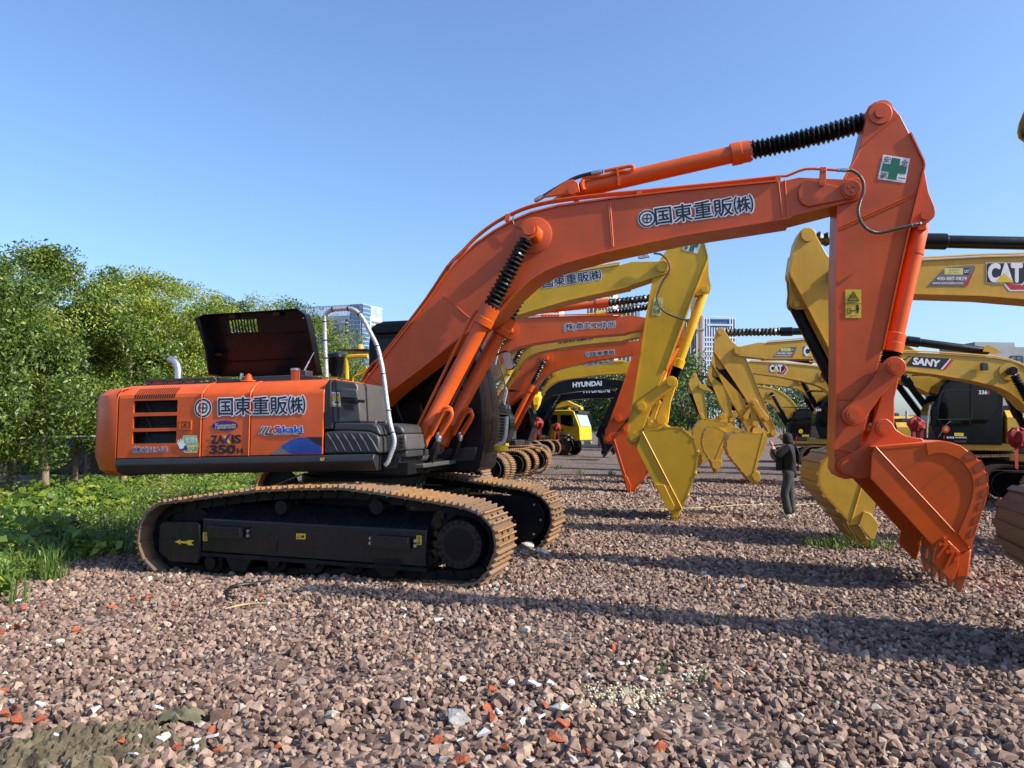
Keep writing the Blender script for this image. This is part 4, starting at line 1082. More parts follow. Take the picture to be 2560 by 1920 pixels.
# rear bracket for the bucket cylinder
br = FM.uz(S6((1900, 560), (1915, 660), (1940, 790), (1985, 900), (1993, 950), (1985, 985), (1950, 1015), (1930, 1030), (1850, 1050), (1795, 1060), (1850, 780)), -.12)
for y0 in (-.15, .11): asub(MB().prism(br, y0, y0 + .04), 'cylinder_bracket', ORANGE_DULL, bev=.006)
kc = FM.uz(S6((1920, 965)), -.15)[0]
asub(MB().cyl((kc[0], -.17, kc[1]), (kc[0], .17, kc[1]), .055, n=20), 'bracket_pin', ORANGE_DULL)
# welded reinforcement
for a, b_ in (((1255, 1058), (1840, 795)), ((1250, 1078), (1835, 818))):
    P = FM.uz(S6(a, b_), YA); asub(MB().tube([(u, YA - .002, z) for u, z in P], .009, 6, 1), 'weld_seam', ORANGE)
P = FM.uz(S7((492, 1100), (690, 1105)), YA); asub(MB().tube([(u, YA - .002, z) for u, z in P], .01, 6, 1), 'weld_seam', ORANGE)
P = FM.uz(S7((485, 1560), (640, 1585)), YA); asub(MB().tube([(u, YA - .002, z) for u, z in P], .01, 6, 1), 'weld_seam', ORANGE)
# signs on the arm
gs = S6((1590, 490), (1800, 522), (1762, 712), (1545, 682))
sg_ = decal(gs, FM, YA, WHITE, ARM, 'safety_sign', .004)
def gp(a, b_):      # position inside the sign
    x = gs[3][0] * (1 - a) * b_ + gs[2][0] * a * b_ + gs[0][0] * (1 - a) * (1 - b_) + gs[1][0] * a * (1 - b_)
    y = gs[3][1] * (1 - a) * b_ + gs[2][1] * a * b_ + gs[0][1] * (1 - a) * (1 - b_) + gs[1][1] * a * (1 - b_)
    return (x, y)
decal([gp(*t) for t in ((.34, .07), (.66, .07), (.66, .34), (.95, .34), (.95, .66), (.66, .66), (.66, .94), (.34, .94), (.34, .66), (.06, .66), (.06, .34), (.34, .34))], FM, YA, GREENPR, sg_, 'green_cross', .006)
for ch, (x, y) in zip('安全第一', ((.06, .30), (.70, .32), (.05, .95), (.72, .85))):
    hgt = .24 if ch != '一' else .03
    lettering(ch, FM, YA, gp(x, y), gp(x + .25, y), gp(x, y - hgt), INK, sg_, bold=.006, out=.007)
ys_ = S7((565, 88), (712, 88), (712, 350), (565, 350)); yk = decal(ys_, FM, YA, YELPR, ARM, 'warning_sign', .004)
def line_mark(fr, w, pts_, r, parent, name='pictogram', out=.007):
    sg = -1 if fr.l.y > 0 else 1
    P = [fr.p(c, w) for c in pts_]; return MB().tube([(p[0], w + sg * out, p[2]) for p in P], r, 5, 1).build(name, INK, parent)
line_mark(FM, YA, S7((588, 188), (640, 108), (690, 188), (588, 188)), .006, yk)
line_mark(FM, YA, S7((565, 218), (712, 218)), .002, yk)
line_mark(FM, YA, S7((620, 175), (625, 150), (640, 140), (655, 165), (640, 172)), .005, yk)
lettering('接触注意立入', FM, YA, S7((588, 214))[0], S7((690, 214))[0], S7((588, 200))[0], INK, yk, bold=.0)
lettering('離れる', FM, YA, S7((606, 338))[0], S7((672, 338))[0], S7((606, 325))[0], INK, yk, bold=.0)
line_mark(FM, YA, S7((585, 308), (585, 255), (612, 255), (612, 308), (585, 308)), .003, yk)
line_mark(FM, YA, S7((620, 282), (655, 282)), .004, yk); line_mark(FM, YA, S7((626, 276), (618, 282), (626, 288)), .003, yk); line_mark(FM, YA, S7((649, 276), (657, 282), (649, 288)), .003, yk)
decal(S7((663, 245), (690, 245), (692, 280), (686, 280), (684, 310), (678, 310), (677, 282), (675, 310), (669, 310), (668, 280), (661, 280)), FM, YA, INK, yk, 'pictogram', .006)
decal([(2143 + 3 * math.cos(t), 764 + 3 * math.sin(t)) for t in np.linspace(0, 5.6, 9)], FM, YA, INK, yk, 'pictogram', .006)
# bucket cylinder
K0 = (kc[0], 0, kc[1]); kl = FM.uz(S7((1015, 805)), -.30)[0]; K1 = (kl[0], 0, kl[1])
kA = along(K0, K1, .76); kB = along(K0, K1, .885)
m = MB().lathe(K0, kA, [(.03, .07), (.07, .10), (.26, .10), (.262, .108), (.31, .108), (.312, .10), (1, .10)], 28); m.cyl((K0[0], -.1, K0[2]), (K0[0], .1, K0[2]), .085, n=22)
KC = mpart(m, 'bucket_cylinder', ORANGE)
MB().lathe(kA, kB, [(0, .108), (.04, .118), (.5, .118), (.52, .122), (1, .122)], 28).build('gland', ORANGE, KC)
MB().bellows(kB, along(K0, K1, .965), .115, n=5, depth=.25).build('bellows', BELLOW, KC, smooth=20)
MB().cyl(kB, K1, .055, n=18).build('rod', STEEL, KC)
MB().cyl((K1[0], -.1, K1[2]), (K1[0], .1, K1[2]), .10, n=24).build('rod_eye', ORANGE, KC)
p = FM.p(S6((1890, 1045))[0], -.1); MB().obox((p[0], -.1, p[2]), (.05, 0, 0), (0, .03, 0), (0, 0, .06)).build('port_block', ORANGE, KC, bev=.01)
# links
ya = FM.uz(S7((640, 1245)), -.30)[0]
def link(p0, p1, r0, r1, y0, y1, name, mat=ORANGE_DULL, waist=.75):
    a = Vector((p0[0], p0[1])); b_ = Vector((p1[0], p1[1])); d = (b_ - a).normalized(); an = math.degrees(math.atan2(d.y, d.x))
    n = Vector((-d.y, d.x)); mid = (a + b_) / 2; wv = min(r0, r1) * waist
    P = arc(a, r0, an + 75, an + 285, 12) + [tuple(mid - n * wv)] + arc(b_, r1, an - 105, an + 105, 12) + [tuple(mid + n * wv)]
    return MB().prism(P, y0, y1)
for y0 in (-.32, .25):
    lk = mpart(link(ya, kl, .125, .125, y0, y0 + .07, 'side_link'), 'side_link', ORANGE_DULL, bev=.008)
for c in (ya, kl):
    mpart(MB().lathe((c[0], -.36, c[1]), (c[0], .36, c[1]), [(0, .055), (0, .088), (.06, .088), (.06, .08), (.94, .08), (.94, .088), (1, .088)], 26), 'link_pin', ORANGE)
    mpart(MB().cyl((c[0], -.372, c[1]), (c[0], -.35, c[1]), .06, n=22), 'pin_cap', ORANGE_DULL)
hb = FM.uz(S7((915, 1370)), -.2)[0]
m = link(kl, hb, .10, .12, -.20, -.12, 'h_link'); hl = mpart(m, 'bucket_link', ORANGE_DULL, bev=.01)
link(kl, hb, .10, .12, .12, .20, 'h').build('link_side', ORANGE_DULL, hl, bev=.01)
mid = ((kl[0] + hb[0]) / 2, (kl[1] + hb[1]) / 2)
d = Vector((hb[0] - kl[0], hb[1] - kl[1])).normalized()
MB().obox((mid[0] + d.x * .06, 0, mid[1] + d.y * .06), (d.x * .22, 0, d.y * .22), (0, .125, 0), (-d.y * .07, 0, d.x * .07)).build('link_web', ORANGE_DULL, hl, bev=.01)

# ------------------------------------------------------------------ bucket
YK = -.68
side_px = S8((845, 285), (1300, 245), (1460, 226), (1540, 238), (1620, 268), (1710, 322), (1775, 385), (1825, 455), (1860, 525), (1880, 600), (1882, 680), (1860, 775), (1815, 915), (1775, 1045), (1738, 1165), (1735, 1225), (1600, 1270), (1380, 1205), (1090, 885), (800, 575), (812, 350))
SP = FM.uz(side_px, YK)
BK = mpart(MB().prism(SP, YK, YK + .03), 'bucket', ORANGE, bev=.006)
MB().prism(SP, -YK - .03, -YK).build('bucket_side', ORANGE, BK, bev=.006)
def ksub(mb, name, mat, **k): return mb.build(name, mat, BK, **k)
wrap = SP[0:16]
m = MB().strip(wrap, YK - .004, -YK + .004, -.03); ksub(m, 'bucket_shell', ORANGE)
# weld lines and side wear plates on the flank
for a in (((847, 288), (1705, 1212)), ((1300, 245), (1325, 365)), ((1070, 505), (1270, 400)), ((1240, 695), (1605, 400)), ((1350, 770), (1690, 510)), ((1735, 705), (1800, 725))):
    P = FM.uz(S8(*a), YK); ksub(MB().tube([(u, YK - .001, z) for u, z in P], .007 if a[0] == (847, 288) else .003, 6, 1), 'weld_seam', ORANGE if a[0][0] in (847, 1300, 1735) else ORANGE_WORN)
wear = FM.uz(S8((1325, 365), (1400, 346), (1480, 348), (1570, 385), (1640, 430), (1700, 500), (1730, 590), (1735, 680), (1715, 780), (1680, 880), (1640, 980), (1600, 1080), (1560, 1040), (1605, 950), (1650, 840), (1685, 740), (1700, 660), (1690, 560), (1650, 480), (1590, 420), (1500, 375)), YK)
edge = FM.uz(S8((1325, 362), (1400, 343), (1480, 343), (1570, 378), (1640, 425), (1700, 498), (1738, 590), (1742, 690), (1720, 790), (1680, 900), (1600, 1085), (1700, 1205), (1738, 1160), (1815, 915), (1858, 775), (1878, 660), (1858, 525), (1770, 385), (1620, 270), (1460, 230), (1305, 248)), YK)
ksub(MB().prism(edge, YK - .014, YK + .002), 'side_wear_plate', ORANGE, bev=.004)
for c in ((1712, 375), (1795, 475), (1838, 590), (1845, 705), (1812, 830), (1772, 950), (1735, 1075), (1715, 1180)):
    p = FM.p(S8(c)[0], YK - .014)
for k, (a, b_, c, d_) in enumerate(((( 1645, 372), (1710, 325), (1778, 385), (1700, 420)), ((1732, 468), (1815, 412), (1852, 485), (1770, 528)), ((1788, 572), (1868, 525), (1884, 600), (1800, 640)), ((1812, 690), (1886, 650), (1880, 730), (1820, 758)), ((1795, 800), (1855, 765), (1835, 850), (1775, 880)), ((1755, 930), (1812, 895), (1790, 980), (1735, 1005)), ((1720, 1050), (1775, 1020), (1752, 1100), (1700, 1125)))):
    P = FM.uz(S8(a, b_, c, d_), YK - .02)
    ksub(MB().prism(P, YK - .019, YK - .012), 'pocket_shade', ORANGE_SHADE, bev=.002)  # flat patch coloured dark for the shade between the heel shrouds
    cx, cz = sum(q_[0] for q_ in P) / 4, sum(q_[1] for q_ in P) / 4
    # protruding heel shroud along the back edge
    n1, n2 = P[1], P[2]; ksub(MB().prism([n1, n2, (n2[0] + (n2[0] - cx) * .12, n2[1] + (n2[1] - cz) * .12), (n1[0] + (n1[0] - cx) * .12, n1[1] + (n1[1] - cz) * .12)], YK - .02, YK + .06), 'heel_shroud', ORANGE)
# ears
ear = FM.uz(S8((490, 440), (520, 395), (600, 350), (690, 300), (760, 220), (800, 140), (830, 70), (880, 30), (940, 25), (985, 60), (1030, 130), (1100, 175), (1200, 200), (1260, 205), (1300, 245), (850, 285), (810, 350), (800, 560), (700, 580), (560, 545), (505, 500)), -.30)
for y0 in (-.34, .28): ksub(MB().prism(ear, y0, y0 + .06), 'ear', ORANGE_DULL, bev=.008)
for c, r_ in ((S8((920, 110)), .088), (S8((585, 470)), .08)):
    p = FM.uz(c, -.36)[0]; ksub(MB().lathe((p[0], -.40, p[1]), (p[0], .40, p[1]), [(0, .06), (0, r_), (.04, r_), (.05, r_ * .95), (.95, r_ * .95), (.96, r_), (1, r_)], 26), 'bucket_pin', ORANGE)
    ksub(MB().cyl((p[0], -.41, p[1]), (p[0], -.39, p[1]), r_ * .72, n=24), 'pin_cap', ORANGE_DULL)
# side cutter near, far
sc_ = FM.uz(S8((1390, 1240), (1410, 1170), (1480, 1115), (1620, 1250), (1610, 1370), (1575, 1490), (1540, 1520), (1375, 1350)), YK - .035)
for y0 in (YK - .04, -YK):
    so = ksub(MB().prism(sc_, y0, y0 + .04), 'side_cutter', ORANGE, bev=.006)
    if y0 < 0:
        for c in ((1438, 1178), (1485, 1140), (1540, 1205), (1505, 1248), (1600, 1268), (1578, 1325)):
            p = FM.p(S8(c)[0], y0); MB().cyl((p[0], y0 - .025, p[2]), (p[0], y0, p[2]), .022, n=10).build('bolt', ORANGE, so)
        for a in (((1480, 1190), (1400, 1300)), ((1548, 1255), (1480, 1390))):
            P = FM.uz(S8(*a), y0); d = Vector((P[1][0] - P[0][0], P[1][1] - P[0][1])).normalized() * .01
            MB().prism([(P[0][0] - d.y, P[0][1] + d.x), (P[1][0] - d.y, P[1][1] + d.x), (P[1][0] + d.y, P[1][1] - d.x), (P[0][0] + d.y, P[0][1] - d.x)], y0 - .05, y0).build('cutter_rib', ORANGE, so)
# lip and teeth
l0, l1 = FM.uz(S8((1735, 1225), (1610, 1268)), YK)
t1, t2, t3, t4 = FM.uz(S8((1740, 1225), (1610, 1270), (1585, 1500), (1705, 1490)), YK)
tt = FM.uz(S8((1635, 1640)), YK)[0]
ksub(MB().prism([l0, l1, ((l1[0] + t3[0]) / 2, (l1[1] + t3[1]) / 2 + .05), ((l0[0] + t4[0]) / 2, (l0[1] + t4[1]) / 2 + .05)], YK + .03, -YK - .03), 'lip', ORANGE)
for k in range(5):
    y = YK + .09 + (-2 * YK - .18) * k / 4
    ad = ksub(MB().prism([t1, t2, t3, t4], y - .075, y + .075), 'tooth_adapter', ORANGE_WORN if k else ORANGE, bev=.02)
    m = MB(); a = [t3, t4]
    vs = [(t3[0], y - .062, t3[1] + .03), (t4[0], y - .062, t4[1] + .03), (t4[0], y + .062, t4[1] + .03), (t3[0], y + .062, t3[1] + .03), (tt[0] - .012, y - .03, tt[1]), (tt[0] + .012, y - .03, tt[1]), (tt[0] + .012, y + .03, tt[1]), (tt[0] - .012, y + .03, tt[1])]
    m.add(vs, [(0, 1, 2, 3), (7, 6, 5, 4), (0, 4, 5, 1), (1, 5, 6, 2), (2, 6, 7, 3), (3, 7, 4, 0)]); m.build('tooth', ORANGE_WORN, ad, bev=.008)
# ------------------------------------------------------------------ markings on the body
YD = YS - .001
emblem(FM, YD, S1((927, 968))[0], 77 * .28933, d2, .007)
lettering('国東重販㈱', FM, YD, S1((1062, 1033))[0], S1((1812, 1018))[0], S1((1060, 880))[0], INK, d2, bold=.014, outline=.075, out=.008)
P_ = [(1117 + 112 * math.cos(t), 1120 + 44 * math.sin(t)) for t in np.linspace(0, 6.28, 33)[:-1]]
ov = decal(S1(*P_), FM, YD, PURPLE, d2, 'oval_badge', .006)
lettering('Yamamoto', FM, YD, S1((1032, 1150))[0], S1((1210, 1142))[0], S1((1032, 1098))[0], LEMON, ov, bold=.008, shear=.25, out=.009)
lettering('ZA', FM, YD, S1((998, 1273))[0], S1((1105, 1273))[0], S1((998, 1207))[0], INK, d2, bold=.045, out=.008)
lettering('IS', FM, YD, S1((1178, 1271))[0], S1((1252, 1271))[0], S1((1178, 1203))[0], INK, d2, bold=.045, out=.008)
decal(S1((1098, 1205), (1125, 1205), (1175, 1273), (1145, 1273)), FM, YD, YELPR, d2, 'letter_stroke', .007)
decal(S1((1145, 1195), (1172, 1185), (1122, 1273), (1095, 1273)), FM, YD, PURPLE, d2, 'letter_stroke', .009)
lettering('350', FM, YD, S1((988, 1362))[0], S1((1202, 1360))[0], S1((988, 1292))[0], INK, d2, bold=.05, out=.008)
lettering('H', FM, YD, S1((1222, 1360))[0], S1((1264, 1360))[0], S1((1222, 1318))[0], INK, d2, bold=.045, out=.008)
lettering('重機の後ろに入るな', FM, YD, W1((530, 1222))[0], W1((1090, 1212))[0], W1((530, 1132))[0], NAVY, d1, bold=.006, outline=.07, out=.008)
hx = decal(S1((755, 1205), (875, 1205), (893, 1285), (878, 1355), (765, 1355), (735, 1300)), FM, YD, LEMON, d1, 'danger_sticker', .006)
decal(S1((757, 1208), (872, 1208), (889, 1284), (775, 1284)), FM, YD, nmat('pale_green_print', (.35, .55, .28), .4, rvar=0), hx, 'sticker_top', .007)
lettering('危険!!', FM, YD, S1((780, 1272))[0], S1((880, 1272))[0], S1((775, 1222))[0], WHITE, hx, bold=.01, out=.009)
lettering('近づくな!', FM, YD, S1((778, 1342))[0], S1((878, 1340))[0], S1((778, 1300))[0], NAVY, hx, bold=.008, out=.009)
decal(S1((735, 1280), (780, 1270), (790, 1330), (745, 1335)), FM, YD, BLUEPR, hx, 'sticker_side', .0075)
hand = S1((728, 1320), (718, 1295), (704, 1268), (710, 1262), (722, 1278), (710, 1245), (718, 1240), (732, 1268), (730, 1236), (740, 1234), (748, 1264), (752, 1240), (760, 1242), (764, 1272), (785, 1276), (784, 1284), (768, 1294), (758, 1318))
decal(hand, FM, YD, WHITE, hx, 'hand_mark', .010)
for k in range(3):
    o2 = 28 * k
    decal(S1((1400 + o2, 1192), (1418 + o2, 1165), (1432 + o2, 1130), (1452 + o2, 1122), (1468 + o2, 1138), (1448 + o2, 1142), (1436 + o2, 1175), (1418 + o2, 1194)), FM, YD, WHITE, d3, 'stripe_mark', .006)
    decal(S1((1406 + o2, 1190), (1424 + o2, 1162), (1438 + o2, 1132), (1450 + o2, 1128), (1460 + o2, 1136), (1446 + o2, 1138), (1432 + o2, 1170), (1416 + o2, 1192)), FM, YD, INK, d3, 'stripe_mark', .008)
lettering('S', FM, YD, S1((1532, 1180))[0], S1((1590, 1180))[0], S1((1532, 1122))[0], REDPR, d3, bold=.03, shear=.3, out=.009, outline=.1)
lettering('akaki', FM, YD, S1((1570, 1180))[0], S1((1785, 1178))[0], S1((1568, 1124))[0], nmat('bright_blue_print', (.02, .10, .50), .4, rvar=0), d3, bold=.035, outline=.085, out=.009)
decal(S1((1470, 1183), (1800, 1180), (1785, 1196), (1450, 1203)), FM, YD, WHITE, d3, 'underline', .006)
decal(S1((1475, 1186), (1797, 1183), (1784, 1193), (1460, 1200)), FM, YD, INK, d3, 'underline', .008)
lettering('Building Demolition Work', FM, YD, S1((1535, 1199))[0], S1((1750, 1197))[0], S1((1535, 1187))[0], WHITE, d3, bold=.02, out=.010)
decal(S1((1595, 1300), (1690, 1240), (1760, 1222), (1815, 1222), (1955, 1310), (1955, 1362), (1690, 1364)), FM, YD, BLUEPR, d3, 'graphic_sweep', .006)
decal(S1((1500, 1366), (1600, 1302), (1690, 1364)), FM, YD, GREYPR, d3, 'graphic_sweep', .005)
decal(S1((1815, 1220), (1955, 1218), (1955, 1308)), FM, YD, INK, d3, 'graphic_sweep', .005)
decal(S1((1500, 1366), (1955, 1363), (1955, 1368), (1500, 1371)), FM, YD, REDPR, d3, 'graphic_line', .005)
st2 = decal(W2((300, 252), (452, 262), (472, 495), (322, 490)), FM, YB + .03, YELPR, tkc, 'notice_sticker', .006)
decal(W2((305, 256), (450, 266), (455, 330), (308, 320)), FM, YB + .03, WHITE, st2, 'sticker_print', .008)
decal(W2((325, 400), (462, 410), (468, 470), (330, 462)), FM, YB + .03, WHITE, st2, 'sticker_print', .008)
decal(W2((365, 405), (440, 410), (440, 440), (370, 436)), FM, YB + .03, PURPLE, st2, 'sticker_print', .009)
lettering('注意', FM, YB + .03, W2((325, 318))[0], W2((440, 325))[0], W2((322, 272))[0], REDPR, st2, bold=.02, out=.009)
ys2 = decal(S1((1942, 1398), (1978, 1396), (1968, 1422), (1935, 1424)), FM, YS - .045, YELPR, EX, 'tie_down_sticker', .004); ys2.rotation_euler = (0, 0, R(FM.yaw))
k_ = decal(S1((1950, 1412), (1962, 1400), (1970, 1402), (1955, 1418)), FM, YS - .045, INK, ys2, 'pictogram', .006)
# ================================================================== the other excavators (shape kit taken from the big one)
KIT = dict(boom=poly, top=TU[2:], bot=BU[2:], tip=tipc, foot=footc, boss=bc, lug=lc, arm=FM.uz(arm_px, YA) + bot_arc + FM.uz(right, YA) + top_arc, armL=LE, armR=REd,
           lp=lp_, tb=tb, kc=kc, br=br, ya=ya, kl=kl, hb=hb, tt=tt, bucket=SP, wrap=wrap, ear=ear, teeth=(t1, t2, t3, t4), cut=sc_, lugp=lg)
class Sim:
    """plane similarity carrying two points onto two others"""
    def __init__(s, a0, a1, b0, b1):
        A0, A1, B0, B1 = (complex(*p[:2]) for p in (a0, a1, b0, b1)); s.a = (B1 - B0) / (A1 - A0); s.b = B0 - s.a * A0; s.k = abs(s.a)
    def __call__(s, p):
        z = s.a * complex(p[0], p[1]) + s.b; return (z.real, z.imag)
    def all(s, P): return [s(p) for p in P]
def circ(a, ra, b, rb, side):
    A, B = Vector(a[:2]), Vector(b[:2]); d = (B - A).length; d = min(d, (ra + rb) * .999)
    x = (ra * ra - rb * rb + d * d) / (2 * d); h = math.sqrt(max(0, ra * ra - x * x)); e = (B - A).normalized(); n = Vector((-e.y, e.x))
    P = A + e * x + n * h * side; return (P.x, P.y)
def dist(a, b): return math.hypot(a[0] - b[0], a[1] - b[1])

def crawler_mesh(L, zr, wid, n=44):
    """shoes with grousers round a sagging loop, one mesh"""
    r = zr; x = L / 2 - r
    P = [Vector((x + r * math.cos(R(a)), r + r * math.sin(R(a)))) for a in range(-90, 91, 15)]
    P += [Vector((x * (1 - k / 5) , 2 * r - .03 * math.sin(math.pi * k / 5))) for k in range(1, 10)]
    P += [Vector((-x + r * .94 * math.cos(R(a)), r + r * .94 * math.sin(R(a)))) for a in range(90, 271, 15)]
    pp, T = resample([tuple(p) for p in P], n); m = MB()
    for i in range(n):
        a, b = pp[i], pp[(i + 1) % n]; d = (b - a); l = d.length / 2; d = d.normalized(); nn = Vector((d.y, -d.x)); c = (a + b) / 2
        m.obox((c.x - nn.x * .015, 0, c.y - nn.y * .015), (d.x * l * .94, 0, d.y * l * .94), (0, wid / 2, 0), (nn.x * .015, 0, nn.y * .015))
        for k in (-.6, .05, .65):
            e = c + d * l * k; m.obox((e.x + nn.x * .012, 0, e.y + nn.y * .012), (d.x * .012, 0, d.y * .012), (0, wid / 2, 0), (nn.x * .022, 0, nn.y * .022))
    return m
CRAWL = crawler_mesh(4.6, .5, .62).mesh('track_shoes'); CRAWL.materials.append(RUST2)

def machine(label, fr, s, paint, tip, bottom, tooth, foot=(.12, 2.0), cylmat=None, cabmat=None, body=None, scratched=None, hw=.62, group='excavators parked in two rows', ns=None, trackmat=None, detail=True, tipw=None, bare=False, visor=True, boss=None, bucket_px=None, bucketmat=None):
    """fr: frame; s: size against the big machine; tip/bottom/tooth: picture points of boom tip pin, arm foot pin, bucket tooth"""
    ns = ns or (-1 if fr.l.y > 0 else 1)
    cylmat = cylmat or paint; body = body or paint; cabmat = cabmat or BLACKP; scratched = scratched or paint
    wp, wa, wk = .27 * s, .225 * s, hw
    if boss:
        for _ in range(2):
            tL, bL = fr.uz([tip], ns * wp)[0], fr.uz([boss], ns * wp)[0]
            foot = Sim(KIT['tip'], KIT['boss'], tL, bL)(KIT['foot']); o2 = fr.o + fr.d * (foot[0] - .12 * s); fr = Frame(o2.x, o2.y, fr.yaw)
        foot = (.12, foot[1] / s)
    root = empty('excavator', (fr.o.x, fr.o.y, fr.o.z), fr.yaw); tag(root, label, 'excavator', group)
    tipL = fr.uz([tip], ns * wp)[0]; botL = fr.uz([bottom], ns * wa)[0]; tthL = fr.uz([tooth], ns * wk)[0]
    ft = (foot[0] * s, foot[1] * s)
    SB = Sim(KIT['tip'], KIT['foot'], tipL, ft); SA = Sim(KIT['tip'], KIT['lp'], tipL, botL); SK = Sim(KIT['lp'], KIT['tt'], botL, tthL)
    B = lambda mb, name, mat, par=root, **k: mb.build(name, mat, par, **k)
    # crawlers
    for yc in (-1.25 * s, 1.25 * s):
        m = MB().prism([(-1.9 * s, .28 * s), (1.75 * s, .28 * s), (1.75 * s, .62 * s), (-1.9 * s, .62 * s)], yc - .25 * s, yc + .25 * s)
        tr = B(m, 'track', CHASSIS, bev=.02)
        o = bpy.data.objects.new('track_shoes', CRAWL); COL.objects.link(o); o.parent = tr; o.location = (0, yc, 0); o.scale = (s, s, s); o['kind'] = 'stuff'
        for u, name, rr in ((1.8, 'sprocket', .36), (-1.8, 'idler', .40)):
            B(MB().lathe((u * s, yc - .06, .5 * s), (u * s, yc + .06, .5 * s), [(0, rr * .8 * s), (0, rr * s), (1, rr * s), (1, rr * .8 * s)], 22), name, CHASSIS, tr)
        sgn = 1 if yc > 0 else -1
        B(MB().lathe((1.8 * s, yc, .5 * s), (1.8 * s, yc + sgn * .30 * s, .5 * s), [(0, .3 * s), (.5, .29 * s), (.95, .26 * s), (1, .24 * s)], 22), 'final_drive', BLACKP, tr)
        B(MB().prism(arc((1.8 * s, .5 * s), .33 * s, -95, 95, 10) + [(.9 * s, .8 * s), (.9 * s, .2 * s)], yc - sgn * .30 * s, yc - sgn * .27 * s), 'motor_cover', BLACKP, tr, bev=.008)
        B(MB().tube([((1.8 + .34 * math.cos(R(a))) * s, yc - sgn * .30 * s, (.5 + .34 * math.sin(R(a))) * s) for a in range(-100, 101, 20)], .012, 6, 1), 'cover_rim', GREYL, tr)
    B(MB().box(-1.0 * s, 1.0 * s, -1.0 * s, 1.0 * s, .5 * s, .84 * s), 'carbody', CHASSIS, bev=.02)
    B(MB().cyl((0, 0, .84 * s), (0, 0, 1.14 * s), .8 * s, n=32), 'swing_ring', CHASSIS)
    # house
    if not bare:
        B(MB().box(-2.7 * s, 1.5 * s, -1.4 * s, 1.4 * s, 1.12 * s, 1.32 * s), 'deck_frame', SILL if body is not CATYEL else body, bev=.02)
        P = [(-2.0, -1.47)] + [(-2.65 + .55 * math.cos(R(a)), -.92 + .55 * math.sin(R(a))) for a in (-90, -110, -130, -150, -170)] + [(-2.65 + .55 * math.cos(R(a)), .92 + .55 * math.sin(R(a))) for a in (170, 150, 130, 110, 90)] + [(-2.0, 1.47)]
        P = [(a * s, b * s) for a, b in P]; n = len(P); zz = [(1.12, .93), (1.3, 1.0), (2.05, 1.0), (2.25, .9)]
        vs = []
        for z, k in zz: vs += [(-2.0 * s + (a + 2.0 * s) * k, b * (1 - (1 - k) * .5), z * s) for a, b in P]
        fs = [tuple(range(n)), tuple(range(3 * n, 4 * n))] + [(r * n + k, r * n + (k + 1) % n, (r + 1) * n + (k + 1) % n, (r + 1) * n + k) for r in range(3) for k in range(n)]
        B(MB().add(vs, fs), 'counterweight', body, bev=.02, smooth=30)
        hd_ = B(MB().sect([(-1.45 * s, 1.33 * s), (-1.45 * s, 2.0 * s), (-1.28 * s, 2.2 * s), (1.28 * s, 2.2 * s), (1.45 * s, 2.0 * s), (1.45 * s, 1.33 * s)], -1.98 * s, -.12 * s), 'engine_house', body, bev=.02)
        B(MB().box(-1.6 * s, -.5 * s, -.7 * s, .7 * s, 2.2 * s, 2.36 * s), 'hood', GREYP, bev=.04)
        B(MB().cyl((-1.2 * s, -.85 * s, 2.15 * s), (-1.2 * s, -.85 * s, 2.7 * s), .06 * s, n=12), 'exhaust_pipe', STEEL)
        B(MB().sect([(-1.45 * s, 1.33 * s), (-1.45 * s, 2.0 * s), (-1.35 * s, 2.1 * s), (-.6 * s, 2.1 * s), (-.55 * s, 1.33 * s)], -.10 * s, .55 * s), 'tank', body, bev=.03)
        B(MB().box(.57 * s, 1.35 * s, -1.42 * s, -.6 * s, 1.33 * s, 1.65 * s), 'step_box', GREYP, bev=.03)
        cabP = [(.0, 1.28), (-.06, 2.7), (.02, 3.02), (.25, 3.10), (1.1, 3.08), (1.42, 2.85), (1.68, 2.2), (1.72, 1.75), (1.55, 1.28)]
        cb = B(MB().prism([(a * s, b * s) for a, b in cabP], .52 * s, 1.46 * s), 'cab', cabmat, bev=.03)
        for y0 in (.515 * s, 1.462 * s):
            MB().prism([(a * s, b * s) for a, b in ((.12, 2.1), (.08, 2.75), (.2, 2.92), (.72, 2.92), (.74, 1.75), (.5, 1.75))], y0 - .002, y0 + .004).build('side_window', GLASS, cb)
            MB().prism([(a * s, b * s) for a, b in ((.80, 1.75), (.80, 2.92), (1.15, 2.9), (1.36, 2.7), (1.56, 2.15), (1.6, 1.75))], y0 - .002, y0 + .004).build('door_window', GLASS, cb)
        MB().prism([(a * s, b * s) for a, b in ((1.43, 2.86), (1.70, 2.2), (1.735, 1.78), (1.725, 1.78), (1.69, 2.18), (1.415, 2.85))], .6 * s, 1.38 * s).build('windscreen', GLASS, cb)
        if visor: MB().prism([(a * s, b * s) for a, b in ((.0, 3.13), (1.9, 3.16), (1.9, 3.19), (.0, 3.17))], .5 * s, 1.5 * s).build('roof_visor', BLACKP, cb)
        for y0 in (-.40 * s, .34 * s): B(MB().prism([((a + ft[0] / s - .12) * s, b * s) for a, b in ((-.35, 1.3), (-.25, 2.1), (0, 2.25), (.3, 2.15), (.9, 1.5), (1.3, 1.35), (1.3, 1.2), (-.3, 1.2))], y0, y0 + .06 * s), 'boom_bracket', BLACKP)
    # boom
    k = SB.k
    bo = B(MB().prism(SB.all(KIT['boom']), -wp, wp), 'boom', paint, bev=.006)
    MB().strip(SB.all(KIT['top']), -wp - .02, wp + .02, -.02).strip(SB.all(KIT['bot']), -wp - .02, wp + .02, .02).build('cover_plate', paint, bo)
    bs = SB(KIT['boss']); MB().lathe((bs[0], -wp - .02, bs[1]), (bs[0], wp + .02, bs[1]), [(0, .2 * k), (0, .24 * k), (1, .24 * k), (1, .2 * k)], 28).build('pin_plate', paint, bo)
